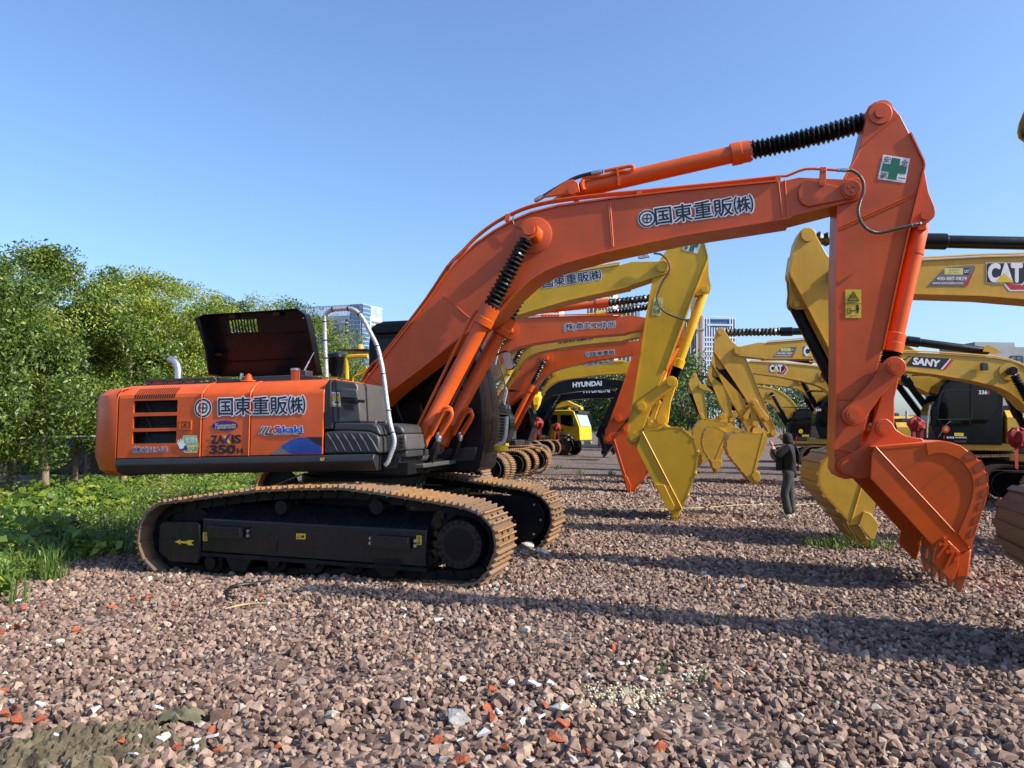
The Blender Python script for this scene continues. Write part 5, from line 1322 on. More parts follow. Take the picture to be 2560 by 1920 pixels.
    MB().cyl((bs[0], -.56 * s, bs[1]), (bs[0], .56 * s, bs[1]), .08 * k, n=18).build('cylinder_pin', cylmat, bo)
    lu = SB(KIT['lug'])
    for y0 in (-.17 * s, .12 * s): MB().prism(SB.all(KIT['lugp']), y0, y0 + .05 * s).build('cylinder_lug', paint, bo)
    tp = SB(KIT['tip']); MB().lathe((tp[0], -wp - .06, tp[1]), (tp[0], wp + .06, tp[1]), [(0, .08 * k), (0, .11 * k), (1, .11 * k), (1, .08 * k)], 22).build('tip_pin', paint, bo)
    MB().tube([(u, -wp * .8, z + .06) for u, z in SB.all(KIT['top'])], .018, 6, 1).build('hydraulic_pipe', paint, bo)
    MB().tube([(u, wp * .8, z + .06) for u, z in SB.all(KIT['top'])], .018, 6, 1).build('hydraulic_pipe', paint, bo)
    # arm
    ar = B(MB().prism(SA.all(KIT['arm']), -wa, wa), 'arm', paint, bev=.006)
    ka = SA.k
    MB().strip(SA.all(KIT['armL']), -wa - .02, wa + .02, -.02).strip(SA.all(KIT['armR']), -wa - .02, wa + .02, -.02).build('edge_plate', paint, ar)
    for y0 in (-.15 * s, .11 * s): MB().prism(SA.all(KIT['br']), y0, y0 + .04 * s).build('cylinder_bracket', paint, ar)
    tbL, kcL, yaL = SA(KIT['tb']), SA(KIT['kc']), SA(KIT['ya'])
    MB().cyl((tbL[0], -wa - .03, tbL[1]), (tbL[0], wa + .03, tbL[1]), .12 * ka, n=22).build('top_boss', paint, ar)
    MB().cyl((kcL[0], -.19 * s, kcL[1]), (kcL[0], .19 * s, kcL[1]), .06 * ka, n=18).build('bracket_pin', paint, ar)
    hbL = SK(KIT['hb'])
    l1 = dist(KIT['ya'], KIT['kl']) * ka; l2 = dist(KIT['kl'], KIT['hb']) * (ka + SK.k) / 2
    d_ = dist(yaL, hbL)
    if l1 + l2 < d_ * 1.02: l2 = d_ * 1.06 - l1
    klL = circ(yaL, l1, hbL, l2, 1)
    for y0 in (-.31 * s, .25 * s):
        link(yaL, klL, .12 * ka, .12 * ka, y0, y0 + .06 * s, '').build('side_link', paint, root, bev=.006)
    link(klL, hbL, .10 * ka, .12 * ka, -.17 * s, .17 * s, '').build('bucket_link', paint, root, bev=.01)
    for c in (yaL, klL): B(MB().cyl((c[0], -.36 * s, c[1]), (c[0], .36 * s, c[1]), .075 * ka, n=20), 'link_pin', paint)
    # bucket
    kk = SK.k; bmat = bucketmat or paint; scr = bucketmat or scratched
    if bucket_px:
        BP = {k_: fr.uz(v_, ns * wk) for k_, v_ in bucket_px.items()}
    else:
        BP = dict(side=SK.all(KIT['bucket']), wrap=SK.all(KIT['wrap']), ear=SK.all(KIT['ear']), cut=SK.all(KIT['cut']), teeth=SK.all(KIT['teeth']))
    bk = B(MB().prism(BP['side'], -wk, -wk + .03), 'bucket', bmat, bev=.005)
    MB().prism(BP['side'], wk - .03, wk).build('bucket_side', bmat, bk, bev=.005)
    MB().strip(BP['wrap'], -wk - .004, wk + .004, -.03).build('bucket_shell', scr, bk)
    W = BP['wrap']
    for i in range(2, len(W) - 1, 2 if len(W) > 12 else 1):      # wear strips round the back
        a, b = Vector(W[i]), Vector(W[i + 1]); dd = (b - a).normalized(); nn = Vector((-dd.y, dd.x))
        if nn.dot((a + b) / 2 - Vector(BP['side'][-2])) < 0: nn = -nn
        c = (a + b) / 2 + nn * .012; MB().obox((c.x, 0, c.y), (dd.x * .03, 0, dd.y * .03), (0, wk + .012, 0), (nn.x * .014, 0, nn.y * .014)).build('wear_strip', scr, bk)
    e0, e1 = W[0], W[-1]
    for sg in (-1, 1):
        MB().tube([(e0[0], sg * (wk + .002), e0[1]), (e1[0], sg * (wk + .002), e1[1])], .012, 6, 1).build('weld_seam', paint, bk)
    for y0 in (-.32 * s, .26 * s): MB().prism(BP['ear'], y0, y0 + .06 * s).build('ear', paint, bk, bev=.006)
    for c in (hbL, botL): MB().lathe((c[0], -.38 * s, c[1]), (c[0], .38 * s, c[1]), [(0, .05 * kk), (0, .085 * kk), (1, .085 * kk), (1, .05 * kk)], 20).build('bucket_pin', paint, bk)
    for y0 in (-wk - .04, wk): MB().prism(BP['cut'], y0, y0 + .04).build('side_cutter', bmat, bk, bev=.006)
    T = BP['teeth']; ttL = tthL
    for q_ in range(5):
        y = -wk + .08 + (2 * wk - .16) * q_ / 4
        ad = MB().prism(T, y - .06, y + .06).build('tooth_adapter', scr, bk, bev=.015)
        MB().add([(T[2][0], y - .05, T[2][1]), (T[3][0], y - .05, T[3][1]), (T[3][0], y + .05, T[3][1]), (T[2][0], y + .05, T[2][1]), (ttL[0] - .01, y - .025, ttL[1]), (ttL[0] + .01, y - .025, ttL[1]), (ttL[0] + .01, y + .025, ttL[1]), (ttL[0] - .01, y + .025, ttL[1])],
                 [(0, 1, 2, 3), (7, 6, 5, 4), (0, 4, 5, 1), (1, 5, 6, 2), (2, 6, 7, 3), (3, 7, 4, 0)]).build('tooth', scr, ad)
    # cylinders
    def cylinder(p0, p1, y, f, r, name, bell=True, fb=.96):
        P0, P1 = (p0[0], y, p0[1]), (p1[0], y, p1[1]); g0, g1 = along(P0, P1, f), along(P0, P1, f + .09)
        c = B(MB().lathe(P0, g0, [(0, r * .8), (.04, r), (1, r)], 20), name, cylmat)
        MB().lathe(g0, g1, [(0, r * 1.1), (.05, r * 1.28), (1, r * 1.25)], 20).build('gland', cylmat, c)
        MB().cyl(g1, P1, r * .55, n=14).build('rod', STEEL, c)
        if bell: MB().bellows(g1, along(P0, P1, fb), r * 1.2, n=14, depth=.3, seg=14).build('bellows', BELLOW, c, smooth=20)
        MB().cyl((P1[0], y - .08 * s, P1[2]), (P1[0], y + .08 * s, P1[2]), r * 1.1, n=18).build('rod_eye', cylmat, c)
        MB().cyl((P0[0], y - .08 * s, P0[2]), (P0[0], y + .08 * s, P0[2]), r, n=18).build('base_eye', cylmat, c)
        return c
    cylinder(lu, tbL, 0, .46, .105 * s, 'arm_cylinder')
    cf = (ft[0] + .82 * s, ft[1] - .55 * s)
    for y in (-.46 * s, .46 * s): cylinder(cf, bs, y, .57, .095 * s, 'boom_cylinder')
    cylinder(kcL, klL, 0, .74, .098 * s, 'bucket_cylinder')
    root['_'] = 0; del root['_']
    return dict(root=root, boom=bo, arm=ar, bucket=bk, ns=ns, wp=wp, wa=wa, wk=wk, fr=fr, tip=tipL, klL=klL)

def base_from_tooth(px, back, yaw, hw=.62, z=0.0):
    """machine centre, given where its near bucket tooth meets the ground and how far back the slew centre lies"""
    P = on_ground(*px, z); f = Frame(P.x, P.y, yaw); side = f.l if f.l.y > 0 else -f.l
    c = P + side * hw - f.d * back; return Frame(c.x, c.y, yaw, 0.0)

BK1 = dict(side=T4((775, 243), (900, 192), (1060, 184), (1200, 160), (1330, 170), (1430, 215), (1530, 300), (1595, 400), (1628, 500), (1632, 640), (1610, 800), (1560, 1000), (1500, 1150), (1430, 1320), (1385, 1430), (1230, 1450), (1150, 1420), (960, 1050), (680, 490), (740, 330)),
    wrap=T4((775, 243), (900, 192), (1060, 184), (1200, 160), (1330, 170), (1430, 215), (1530, 300), (1595, 400), (1628, 500), (1632, 640), (1610, 800), (1560, 1000), (1500, 1150), (1430, 1320), (1385, 1430)),
    ear=T4((545, 350), (560, 290), (640, 240), (750, 235), (860, 170), (900, 130), (950, 50), (1010, 25), (1080, 60), (1130, 130), (1200, 158), (1060, 200), (780, 250), (690, 480), (650, 480), (580, 420)),
    cut=T4((970, 1045), (1115, 1058), (1200, 1240), (1265, 1370), (1225, 1455), (1150, 1420)), teeth=T4((1385, 1430), (1230, 1450), (1222, 1560), (1310, 1580)))
BK2 = dict(side=T4((340, 355), (420, 275), (560, 250), (690, 290), (800, 420), (870, 600), (905, 760), (870, 875), (700, 1080), (600, 1200), (545, 1185), (490, 1000), (420, 750), (320, 440)), wrap=T4((340, 355), (420, 275), (560, 250), (690, 290), (800, 420), (870, 600), (905, 760), (870, 875), (700, 1080), (600, 1200)),
    ear=T4((205, 350), (230, 280), (300, 250), (400, 250), (470, 190), (520, 170), (580, 190), (620, 260), (420, 290), (340, 380), (300, 440), (230, 400)), cut=T4((490, 920), (540, 930), (600, 1080), (590, 1140), (550, 1150)), teeth=T4((640, 1150), (545, 1185), (545, 1205), (600, 1205)))
BK3 = dict(side=T6((1040, 500), (900, 512), (820, 490), (680, 480), (560, 510), (490, 590), (475, 680), (490, 790), (540, 890), (640, 1010), (770, 1170), (850, 1260), (985, 1250), (985, 1120), (930, 1080), (960, 950), (1050, 750), (1105, 590)), wrap=T6((1040, 500), (900, 512), (820, 490), (680, 480), (560, 510), (490, 590), (475, 680), (490, 790), (540, 890), (640, 1010), (770, 1170), (850, 1260)),
    ear=T6((1190, 480), (1230, 520), (1200, 560), (1110, 590), (1040, 510), (880, 520), (890, 440), (930, 400), (990, 410), (1060, 460), (1120, 500)), cut=T6((900, 1090), (975, 1120), (990, 1200), (970, 1260), (890, 1230), (850, 1150)), teeth=T6((850, 1250), (960, 1260), (940, 1290), (890, 1290)))
BK4 = dict(side=T6((470, 500), (330, 420), (190, 405), (135, 480), (110, 560), (95, 640), (110, 740), (160, 840), (225, 930), (260, 1000), (390, 1040), (405, 960), (385, 880), (440, 760), (460, 600)), wrap=T6((470, 500), (330, 420), (190, 405), (135, 480), (110, 560), (95, 640), (110, 740), (160, 840), (225, 930), (260, 1000)),
    ear=T6((840, 480), (880, 500), (860, 550), (700, 560), (470, 510), (330, 430), (520, 410), (580, 400), (640, 420), (740, 470)), cut=T6((230, 930), (390, 930), (395, 1010), (330, 1080), (260, 1040)), teeth=T6((255, 1010), (360, 1040), (340, 1100), (290, 1100)))
# ---- left row, facing right
F1 = base_from_tooth((1682, 1308), 6.1, -13)
L1 = machine('yellow excavator whose arm carries a pale yellow warning label, behind the big orange one', F1, .92, YELLOW, (1656, 667), (1586, 1094), (1678, 1312), foot=(.1, 2.0), cabmat=YELLOW, body=YELLOW, bucket_px=BK1)
F2 = base_from_tooth((1571, 1237), 6.6, -13)
L2 = machine('orange excavator lettered with six characters on its boom, third of its row', F2, .95, ORANGE, (1628, 806), (1522, 1097), (1571, 1237), boss=(1277, 827), bucket_px=BK2)
F2 = L2['fr']
F3 = Frame(F2.o.x + .55, F2.o.y + 3.55, -13)
L3 = machine('ochre excavator with black letters half hidden under the orange boom before it', F3, .95, CATYEL, (1612, 828), (1588, 1085), (1640, 1205), body=CATYEL, boss=(1322, 850))
F4 = Frame(F2.o.x + 1.1, F2.o.y + 7.0, -13)
L4 = machine('orange excavator with a ring emblem on its boom, half hidden by yellow arm', F4, .98, ORANGE, (1632, 862), (1592, 1085), (1640, 1190), boss=(1367, 897))
F5 = Frame(F2.o.x + 1.9, F2.o.y + 12.2, -13)
L5 = machine('yellow excavator whose boom lies just above the black booms', F5, .98, YELLOW, (1612, 915), (1588, 1085), (1630, 1175), body=YELLOW, boss=(1383, 926))
F6 = Frame(F2.o.x + 4.2, F2.o.y + 21.5, -13)
L6 = machine('black excavator with its white boom lettering in full view', F6, 1.0, BLACKP, (1558, 958), (1496, 1088), (1506, 1144), body=BLACKP, boss=(1366, 968))
F7 = Frame(F2.o.x + 5.0, F2.o.y + 26.0, -13)
L7 = machine('farther black excavator with the lower white boom lettering', F7, 1.0, BLACKP, (1552, 985), (1520, 1088), (1530, 1138), body=BLACKP, boss=(1402, 985))
# ---- right row, facing left
YR = 170
FR0 = base_from_tooth((2945, 1720), 6.3, 161, .7)
R0 = machine('ochre excavator cut off by the edge of the view, only its bucket showing', FR0, .95, CATYEL, (2922, 170), (2930, 1200), (2945, 1720), cylmat=BLACKP, body=CATYEL, bucketmat=BROWNB, hw=.7)
FR1 = base_from_tooth((2177, 1376), 6.3, YR)
R1 = machine('ochre excavator with the big telephone-number sticker on its boom', FR1, .95, CATYEL, (2096, 690), (2215, 1118), (2177, 1376), cylmat=BLACKP, body=CATYEL, scratched=CATWORN, hw=.66)
FR2 = Frame(13.9, 18.3, YR)
R2 = machine('yellow excavator with a black slanted name plate on its boom', FR2, .95, CATYEL, (2150, 892), (2170, 1130), (2160, 1262), cylmat=BLACKP, body=CATYEL, boss=(2521, 929))
FR3 = base_from_tooth((1891, 1213), 6.85, YR)
R3 = machine('ochre excavator with a large black cab marked 336', FR3, 1.12, CATYEL, (1846, 877), (1932, 1083), (1891, 1213), cylmat=BLACKP, body=CATYEL, bucket_px=BK3)
FR4 = base_from_tooth((1790, 1185), 6.9, YR)
R4 = machine('ochre excavator with a maker badge low on its boom, middle of three', FR4, .98, CATYEL, (1826, 911), (1873, 1074), (1790, 1185), cylmat=BLACKP, body=CATYEL, boss=(2060, 938), bucket_px=BK4)
FR5 = base_from_tooth((1750, 1169), 6.9, YR)
R5 = machine('ochre excavator with the small distant black cab behind the orange arm', FR5, 1.13, CATYEL, (1806, 942), (1833, 1076), (1750, 1169), cylmat=BLACKP, body=CATYEL)
FR6 = base_from_tooth((1742, 1152), 6.4, YR)
R6 = machine('farthest ochre excavator, its small arm standing before the towers', FR6, .98, CATYEL, (1752, 966), (1768, 1078), (1742, 1152), cylmat=BLACKP, body=CATYEL, boss=(1928, 985))
# ================================================================== lettering and stickers on the other machines
def marks(M): return M['fr'], M['ns'] * M['wp'], M['boom']
f, w, bo_ = marks(L1)
emblem(f, w, (1341, 710), 12.5, bo_)
lettering('国東重販㈱', f, w, (1358.6, 720.4), (1504, 698.7), (1356, 695.5), INK, bo_, bold=.014, outline=.075)
wa_ = L1['ns'] * L1['wa']
wl = decal(V4((1545, 660), (1655, 672), (1620, 875), (1515, 868)), f, wa_, LEMON, L1['arm'], 'warning_label', .005)
line_mark(f, wa_, V4((1548, 745), (1582, 690), (1628, 752), (1548, 745)), .006, wl)
line_mark(f, wa_, V4((1540, 790), (1540, 835), (1560, 838), (1562, 792), (1540, 790)), .004, wl)
line_mark(f, wa_, V4((1570, 815), (1590, 817)), .005, wl); line_mark(f, wa_, V4((1603, 790), (1603, 838)), .012, wl)
decal(V4((1910, -30), (2095, 10), (2050, 158), (1870, 112)), f, wa_, WHITE, L1['arm'], 'safety_sign', .005)
decal(V4((1965, 60), (1990, 65), (2000, 20), (2060, 35), (2045, 90), (2012, 84), (2000, 140), (1945, 128)), f, wa_, GREENPR, L1['arm'], 'green_cross', .007)
lettering('第', f, wa_, V4((1885, 105))[0], V4((1932, 118))[0], V4((1898, 60))[0], INK, L1['arm'], bold=.01, out=.008)
# armoured hose on the yellow arm
MB().tube([f.p(c, wa_ - .12) for c in V4((1540, 155), (1620, 165), (1690, 220), (1725, 300), (1710, 380), (1650, 470), (1600, 580), (1580, 660), (1600, 750), (1660, 820), (1750, 870), (1850, 905), (1930, 925))], .022, 8, 6, ribs=.12).build('armoured_hose', HOSE, L1['root'])
for c in ((1450, 175), (1400, 185)): 
    p = f.p(V4(c)[0], wa_ + .05); MB().obox(p, (.07, 0, 0), (0, .05, 0), (0, 0, .05)).build('valve_block', STEEL, bo_, bev=.01)
f, w, bo_ = marks(L2)
lettering('(株)角玄工作所', f, w, (1409, 828), (1538.7, 821.7), (1409, 809), INK, bo_, bold=.012, outline=.08)
f, w, bo_ = marks(L3)
lettering('HITACHI', f, w, (1400, 858), (1482, 847), (1400, 838), INK, bo_, bold=.05)
f, w, bo_ = marks(L4)
emblem(f, w, (1469, 886), 7.5, bo_)
lettering('国東重販', f, w, (1479, 890.5), (1537, 885), (1478.5, 879.6), INK, bo_, bold=.012, outline=.085)
f, w, bo_ = marks(L5)
emblem(f, w, (1462, 909), 6.5, bo_)
lettering('国東重販㈱', f, w, (1471, 914), (1535, 906), (1470.5, 904), INK, bo_, bold=.012, outline=.085)
for M, a, b, c in ((L6, (1432.4, 968), (1503.9, 963.7), (1432.4, 956.5)), (L7, (1459, 982), (1524, 980.3), (1459, 972))):
    f, w, bo_ = marks(M); lettering('HYUNDAI', f, w, a, b, c, WHITE, bo_, bold=.05)
wa_ = L6['ns'] * L6['wa']; decal(T3((568, 585), (632, 575), (648, 690), (588, 700)), L6['fr'], wa_, YELPR, L6['arm'], 'warning_label', .006)

def phone_sticker(M, q_, dx, k=1.0):
    f, w, bo_ = marks(M)
    st = decal(q_((1322 + dx, 647), (1470 + dx, 492), (1500 + dx, 474), (1752 + dx, 455), (1765 + dx, 478), (1690 + dx, 647)), f, w, GREYPR, bo_, 'phone_sticker', .005)
    decal(q_((1650 + dx, 649), (1690 + dx, 647), (1762 + dx, 482), (1745 + dx, 510)), f, w, REDPR, st, 'red_stripe', .0065)
    decal(q_((1478 + dx, 482), (1650 + dx, 482), (1650 + dx, 540), (1478 + dx, 540)), f, w, LEMON, st, 'yellow_box', .0065)
    decal(q_((1652 + dx, 482), (1706 + dx, 482), (1706 + dx, 540), (1652 + dx, 540)), f, w, INK, st, 'black_box', .0065)
    lettering('CAT', f, w, q_((1658 + dx, 525))[0], q_((1700 + dx, 525))[0], q_((1658 + dx, 498))[0], WHITE, st, bold=.05, out=.008)
    lettering('易初明通', f, w, q_((1520 + dx, 508))[0], q_((1615 + dx, 508))[0], q_((1520 + dx, 490))[0], GREYPR, st, bold=.0, out=.008, spacing=1.5)
    lettering('ECI  Metro', f, w, q_((1518 + dx, 530))[0], q_((1615 + dx, 530))[0], q_((1518 + dx, 516))[0], GREYPR, st, bold=.0, out=.008)
    lettering('400-887-0829', f, w, q_((1407 + dx, 593))[0], q_((1680 + dx, 593))[0], q_((1407 + dx, 563))[0], WHITE, st, bold=.025, out=.008)
    lettering('www.ecimsales.com', f, w, q_((1365 + dx, 630))[0], q_((1648 + dx, 630))[0], q_((1365 + dx, 606))[0], WHITE, st, bold=.02, out=.008)
def cat_logo(M, lb, wd, ht, sl=0.0):
    f, w, bo_ = marks(M); x, y = lb
    gm = decal([(x - .04 * wd, y + .05 * ht), (x - .04 * wd, y - 1.05 * ht), (x + 1.2 * wd, y - 1.05 * ht), (x + 1.45 * wd, y - .3 * ht), (x + 1.15 * wd, y + .5 * ht), (x + .62 * wd, y + .5 * ht), (x + .45 * wd, y + .1 * ht)], f, w, WHITE, bo_, 'maker_badge', .004)
    decal([(x + .5 * wd, y + .06 * ht), (x + .66 * wd, y + .42 * ht), (x + 1.1 * wd, y + .42 * ht), (x + 1.38 * wd, y - .3 * ht), (x + 1.17 * wd, y - .95 * ht), (x + .95 * wd, y - .95 * ht), (x + 1.2 * wd, y - .3 * ht), (x + 1.0 * wd, y + .18 * ht)], f, w, REDPR, gm, 'badge_red', .0055)
    decal([(x - .02 * wd, y + .02 * ht), (x - .02 * wd, y - 1.02 * ht), (x + 1.08 * wd, y - 1.02 * ht), (x + 1.15 * wd, y - .3 * ht), (x + .98 * wd, y + .1 * ht)], f, w, INK, gm, 'badge_ground', .007)
    lettering('CAT', f, w, (x + .03 * wd, y - .02 * ht), (x + .97 * wd, y - .02 * ht), (x + .03 * wd, y - .95 * ht), WHITE, gm, bold=.06, out=.009, spacing=.95)
    decal([(x + .2 * wd, y + .03 * ht), (x + .47 * wd, y - .48 * ht), (x + .75 * wd, y + .03 * ht)], f, w, YELPR, gm, 'badge_triangle', .012)
phone_sticker(R1, T7, 0)
cat_logo(R1, T7((1875, 608))[0], 88, 46)
def t5s(*pts): return [T5((1320 + (a - 1322) * .955, 640 + (b - 647) * .93 ))[0] for a, b in pts]
phone_sticker(R3, t5s, 0)
cat_logo(R3, T5((1858, 622))[0], 42, 24)
cat_logo(R4, T5((1272, 893))[0], 32, 17)
# black name plate
f, w, bo_ = marks(R2)
np_ = decal(T8((250, 292), (300, 235), (322, 203), (690, 224), (598, 327), (440, 312), (300, 300)), f, w, INK, bo_, 'name_plate', .005)
decal(T8((598, 327), (690, 224), (702, 225), (618, 329)), f, w, WHITE, np_, 'white_stripe', .007)
decal(T8((620, 329), (702, 226), (722, 242), (648, 331)), f, w, REDPR, np_, 'red_stripe', .007)
lettering('SANY', f, w, T8((322, 278))[0], T8((582, 306))[0], T8((330, 214))[0], WHITE, np_, bold=.055, shear=.1, out=.009)
for sq in (((262, 212), (290, 212), (308, 200), (280, 198)), ((225, 238), (252, 238), (272, 222), (246, 220)), ((196, 268), (226, 268), (244, 250), (216, 248))):
    decal(T8(*sq), f, w, INK, np_, 'plate_square', .006)
# work lamp on that boom
p = f.p(X3((580, 800))[0], w); MB().obox((p[0], w + .10, p[2]), (.07, 0, 0), (0, .07, 0), (0, 0, .09)).build('work_lamp', GREYP, bo_, bev=.012)
# cab of the 336 machine: door lines, rail, stickers
def cab_marks(M, num, q_, pts):
    f = M['fr']; y = 1.462 * (1.12 if M is R3 else 1.13) + .008
    cb = [c for c in M['root'].children if c.name.startswith('cab')][0]
    lettering(num, f, y, pts[0], pts[1], pts[2], WHITE, cb, bold=.03, outline=.07, omat=INK)
    return f, y, cb
f, y, cb = cab_marks(R3, '336', T8, T8((975, 575), (1055, 575), (975, 538)))
decal(T8((1058, 540), (1075, 540), (1085, 557), (1075, 576), (1058, 576)), f, y, REDPR, cb, 'model_badge', .004)
rd = decal([(2200 + (650 + 40 * math.cos(t)) * .25316, 840 + (918 + 40 * math.sin(t)) * .25316) for t in np.linspace(0, 6.28, 21)[:-1]], f, y, REDPR, cb, 'round_sticker', .004)
lettering('福', f, y, T8((632, 940))[0], T8((668, 940))[0], T8((632, 900))[0], YELPR, rd, bold=.02, out=.007)
decal(T8((733, 955), (825, 958), (825, 990), (733, 985)), f, y, YELPR, cb, 'yellow_sticker', .004)
lettering('易初明通', f, y, T8((656, 1012))[0], T8((732, 1014))[0], T8((656, 992))[0], WHITE, cb, bold=.03)
lettering('400-887-0829', f, y, T8((740, 1008))[0], T8((853, 1010))[0], T8((740, 994))[0], WHITE, cb, bold=.03)
for yy in (1030, 1042): decal(T8((732, yy), (853, yy + 2), (853, yy + 8), (732, yy + 6)), f, y, GREYL, cb, 'printed_line', .004)
decal(T8((628, 985), (638, 980), (640, 1015), (628, 1018)), f, y, REDPR, cb, 'red_mark', .004)
MB().tube([f.p(c, y + .06) for c in T8((495, 680), (482, 760), (470, 860), (465, 1005))], .022, 8, 3).build('grab_rail', STEEL, cb)
MB().tube([f.p(c, y + .02) for c in T8((565, 825), (590, 600), (620, 545), (680, 532), (905, 530), (905, 820), (565, 825))], .006, 5, 1).build('window_seal', GREYL, cb)
MB().tube([f.p(c, y + .03) for c in T8((575, 1000), (660, 870), (690, 845), (700, 848))], .008, 5, 1).build('door_strap', STEEL, cb)
f, y, cb = cab_marks(R5, '320', T6, T6((1835, 170), (1920, 170), (1835, 135)))
decal([(1740 + (1610 + 34 * math.cos(t)) * .16275, 1000 + (480 + 34 * math.sin(t)) * .16275) for t in np.linspace(0, 6.28, 17)[:-1]], f, y, YELPR, cb, 'round_sticker', .004)
decal(T6((1630, 532), (1735, 534), (1735, 562), (1630, 560)), f, y, YELPR, cb, 'yellow_sticker', .004)
decal(T6((1535, 555), (1555, 555), (1555, 615), (1535, 620)), f, y, REDPR, cb, 'red_mark', .004)
for yy in (570, 595): decal(T6((1565, yy), (1735, yy + 2), (1735, yy + 16), (1565, yy + 14)), f, y, GREYL, cb, 'printed_line', .004)
# cab of the yellow machine behind: beacon, pre-cleaner
f = F1
cb = [c for c in L1['root'].children if c.name.startswith('cab')][0]
p = f.p(X1((1480, 1190))[0], 1.0); MB().lathe((p[0], 1.0, p[2] - .06), (p[0], 1.0, p[2] + .08), [(0, .085), (.4, .085), (.8, .06), (1, .02)], 18).build('beacon', AMBER, cb)
pp_ = [f.p(c, .45) for c in X1((980, 1235), (1660, 1222), (1660, 1290), (980, 1250))]
MB().prism([(a[0], a[2]) for a in pp_], .4, 1.5).build('flat_roof', BLACKP, cb)
a, b = f.p(X1((930, 1475))[0], -.6), f.p(X1((930, 1300))[0], -.6)
MB().lathe((a[0], -.6, a[2] - .35), (b[0], -.6, b[2]), [(0, .10), (.2, .15), (.75, .17), (.8, .19), (.92, .18), (1, .10)], 22).build('pre_cleaner', BLACKP, L1['root'])
MB().tube([f.p(c, .42) for c in S2((440, 720), (440, 560), (455, 525), (620, 518))], .05, 8, 2).build('cab_pillar', YELLOW, cb)
for k in (0, 1): MB().tube([f.p(c, .1 - .1 * k) for c in S2((490, 745), (500, 700), (560, 655 + 20 * k), (612, 620 + 25 * k))], .025, 8, 3).build('yellow_pipe', YELLOW, L1['root'])
# red cloth bundles tied to the machines
def cloth_bundle(px, Y, size, lab):
    P = at(px[0], px[1], Y); rr = random.Random(int(px[0])); m = MB(); n = 14; rows = 9; vs = []
    for i in range(rows):
        t = math.pi * i / (rows - 1)
        for k in range(n):
            a = 2 * math.pi * k / n; r = size * (1 + .28 * math.sin(5 * a + i) + rr.uniform(-.16, .16)) * max(.05, math.sin(t))
            vs.append((P.x + r * math.cos(a), P.y + r * math.sin(a), P.z + size * 1.15 * math.cos(t) + rr.uniform(-.1, .1) * size))
    fs = [(i * n + k, i * n + (k + 1) % n, (i + 1) * n + (k + 1) % n, (i + 1) * n + k) for i in range(rows - 1) for k in range(n)]
    o = m.add(vs, fs).build('red_cloth_bundle', REDCL, smooth=25); tag(o, lab, 'cloth', 'red cloth bundles tied to machines')
    for j in (-1, 1):
        MB().add([(P.x + j * size * .3, P.y - size * .5, P.z - size * .6), (P.x + j * size * .8, P.y - size * .55, P.z - size * .5), (P.x + j * size * .7, P.y - size * .5, P.z - size * 3.2), (P.x + j * size * .35, P.y - size * .45, P.z - size * 3.4)], [(0, 1, 2, 3)]).build('ribbon', REDCL, o)
    return o
cloth_bundle((2290, 1062), 18.5, .17, 'dark red cloth bundle beside the black 336 cab')
cloth_bundle((2545, 1095), 15.0, .18, 'dark red cloth bundle by the edge of the view under black cylinders')
cloth_bundle((1345, 1058), 31.0, .20, 'bright red cloth rosette before the tracks, left one of two')
cloth_bundle((1392, 1068), 36.0, .17, 'bright red cloth rosette nearer the yellow truck')
yb = at(1338, 1003, 30.0); o = MB().lathe((yb.x, yb.y, yb.z - .35), (yb.x, yb.y, yb.z + .35), [(0, .08), (.3, .2), (.7, .26), (1, .2)], 7).build('yellow_bag', YELPR, smooth=15); tag(o, 'yellow plastic bag pulled over a lamp above the red rosette', 'bag')
# ================================================================== buildings far behind
CONC = nmat('pale_concrete', (0.42, 0.45, 0.50), 0.7, var=0.06, scale=.05)
CREAM = nmat('cream_render', (0.62, 0.55, 0.42), 0.8, var=0.05, scale=.05)
BRONZE = nmat('brown_cladding', (0.30, 0.20, 0.15), 0.7, var=0.05, scale=.05)
GLASSB = nmat('blue_curtain_glass', (0.06, 0.14, 0.26), 0.12, var=0.25, scale=.12, rvar=.03)
GLASSD = nmat('dark_window_glass', (0.05, 0.07, 0.10), 0.15, var=0.3, scale=.1, rvar=.03)
WHITEB = nmat('white_cladding', (0.60, 0.66, 0.74), 0.6, var=0.05, scale=.05)
def face_frame(A, B):
    A, B = Vector(A), Vector(B); d = (B - A); L = d.length; d = d.normalized(); n = Vector((d.y, -d.x, 0)); return A, d, L, n
def grid_on(mb, A, B, z0, z1, cols, rows, fw, fh, out=.15, skip=None, x0=0, x1=1):
    """window panes as thin boxes on the face from A to B"""
    A, d, L, n = face_frame(A, B); cw = L * (x1 - x0) / cols; rh = (z1 - z0) / rows
    for j in range(rows):
        for i in range(cols):
            if skip and skip(i, j): continue
            c = A + d * (L * x0 + (i + .5) * cw) + n * out + Vector((0, 0, z0 + (j + .5) * rh))
            h = d * (cw * fw / 2); v = Vector((0, 0, rh * fh / 2))
            mb.add([c - h - v, c + h - v, c + h + v, c - h + v], [(0, 1, 2, 3)])
def tower(label, corners, z1, mat, z0=-1):
    """corners: plan polygon (world)"""
    c = sum((Vector((x, y, 0)) for x, y in corners), Vector()) / len(corners)
    root = empty('tower_block', (c.x, c.y, 0)); tag(root, label, 'building')
    n = len(corners); vs = [(x - c.x, y - c.y, z0) for x, y in corners] + [(x - c.x, y - c.y, z1) for x, y in corners]
    MB().add(vs, [tuple(range(n)), tuple(range(2 * n - 1, n - 1, -1))] + [(i, i + n, (i + 1) % n + n, (i + 1) % n) for i in range(n)]).build('wall', mat, root, smooth=0)
    return root, c
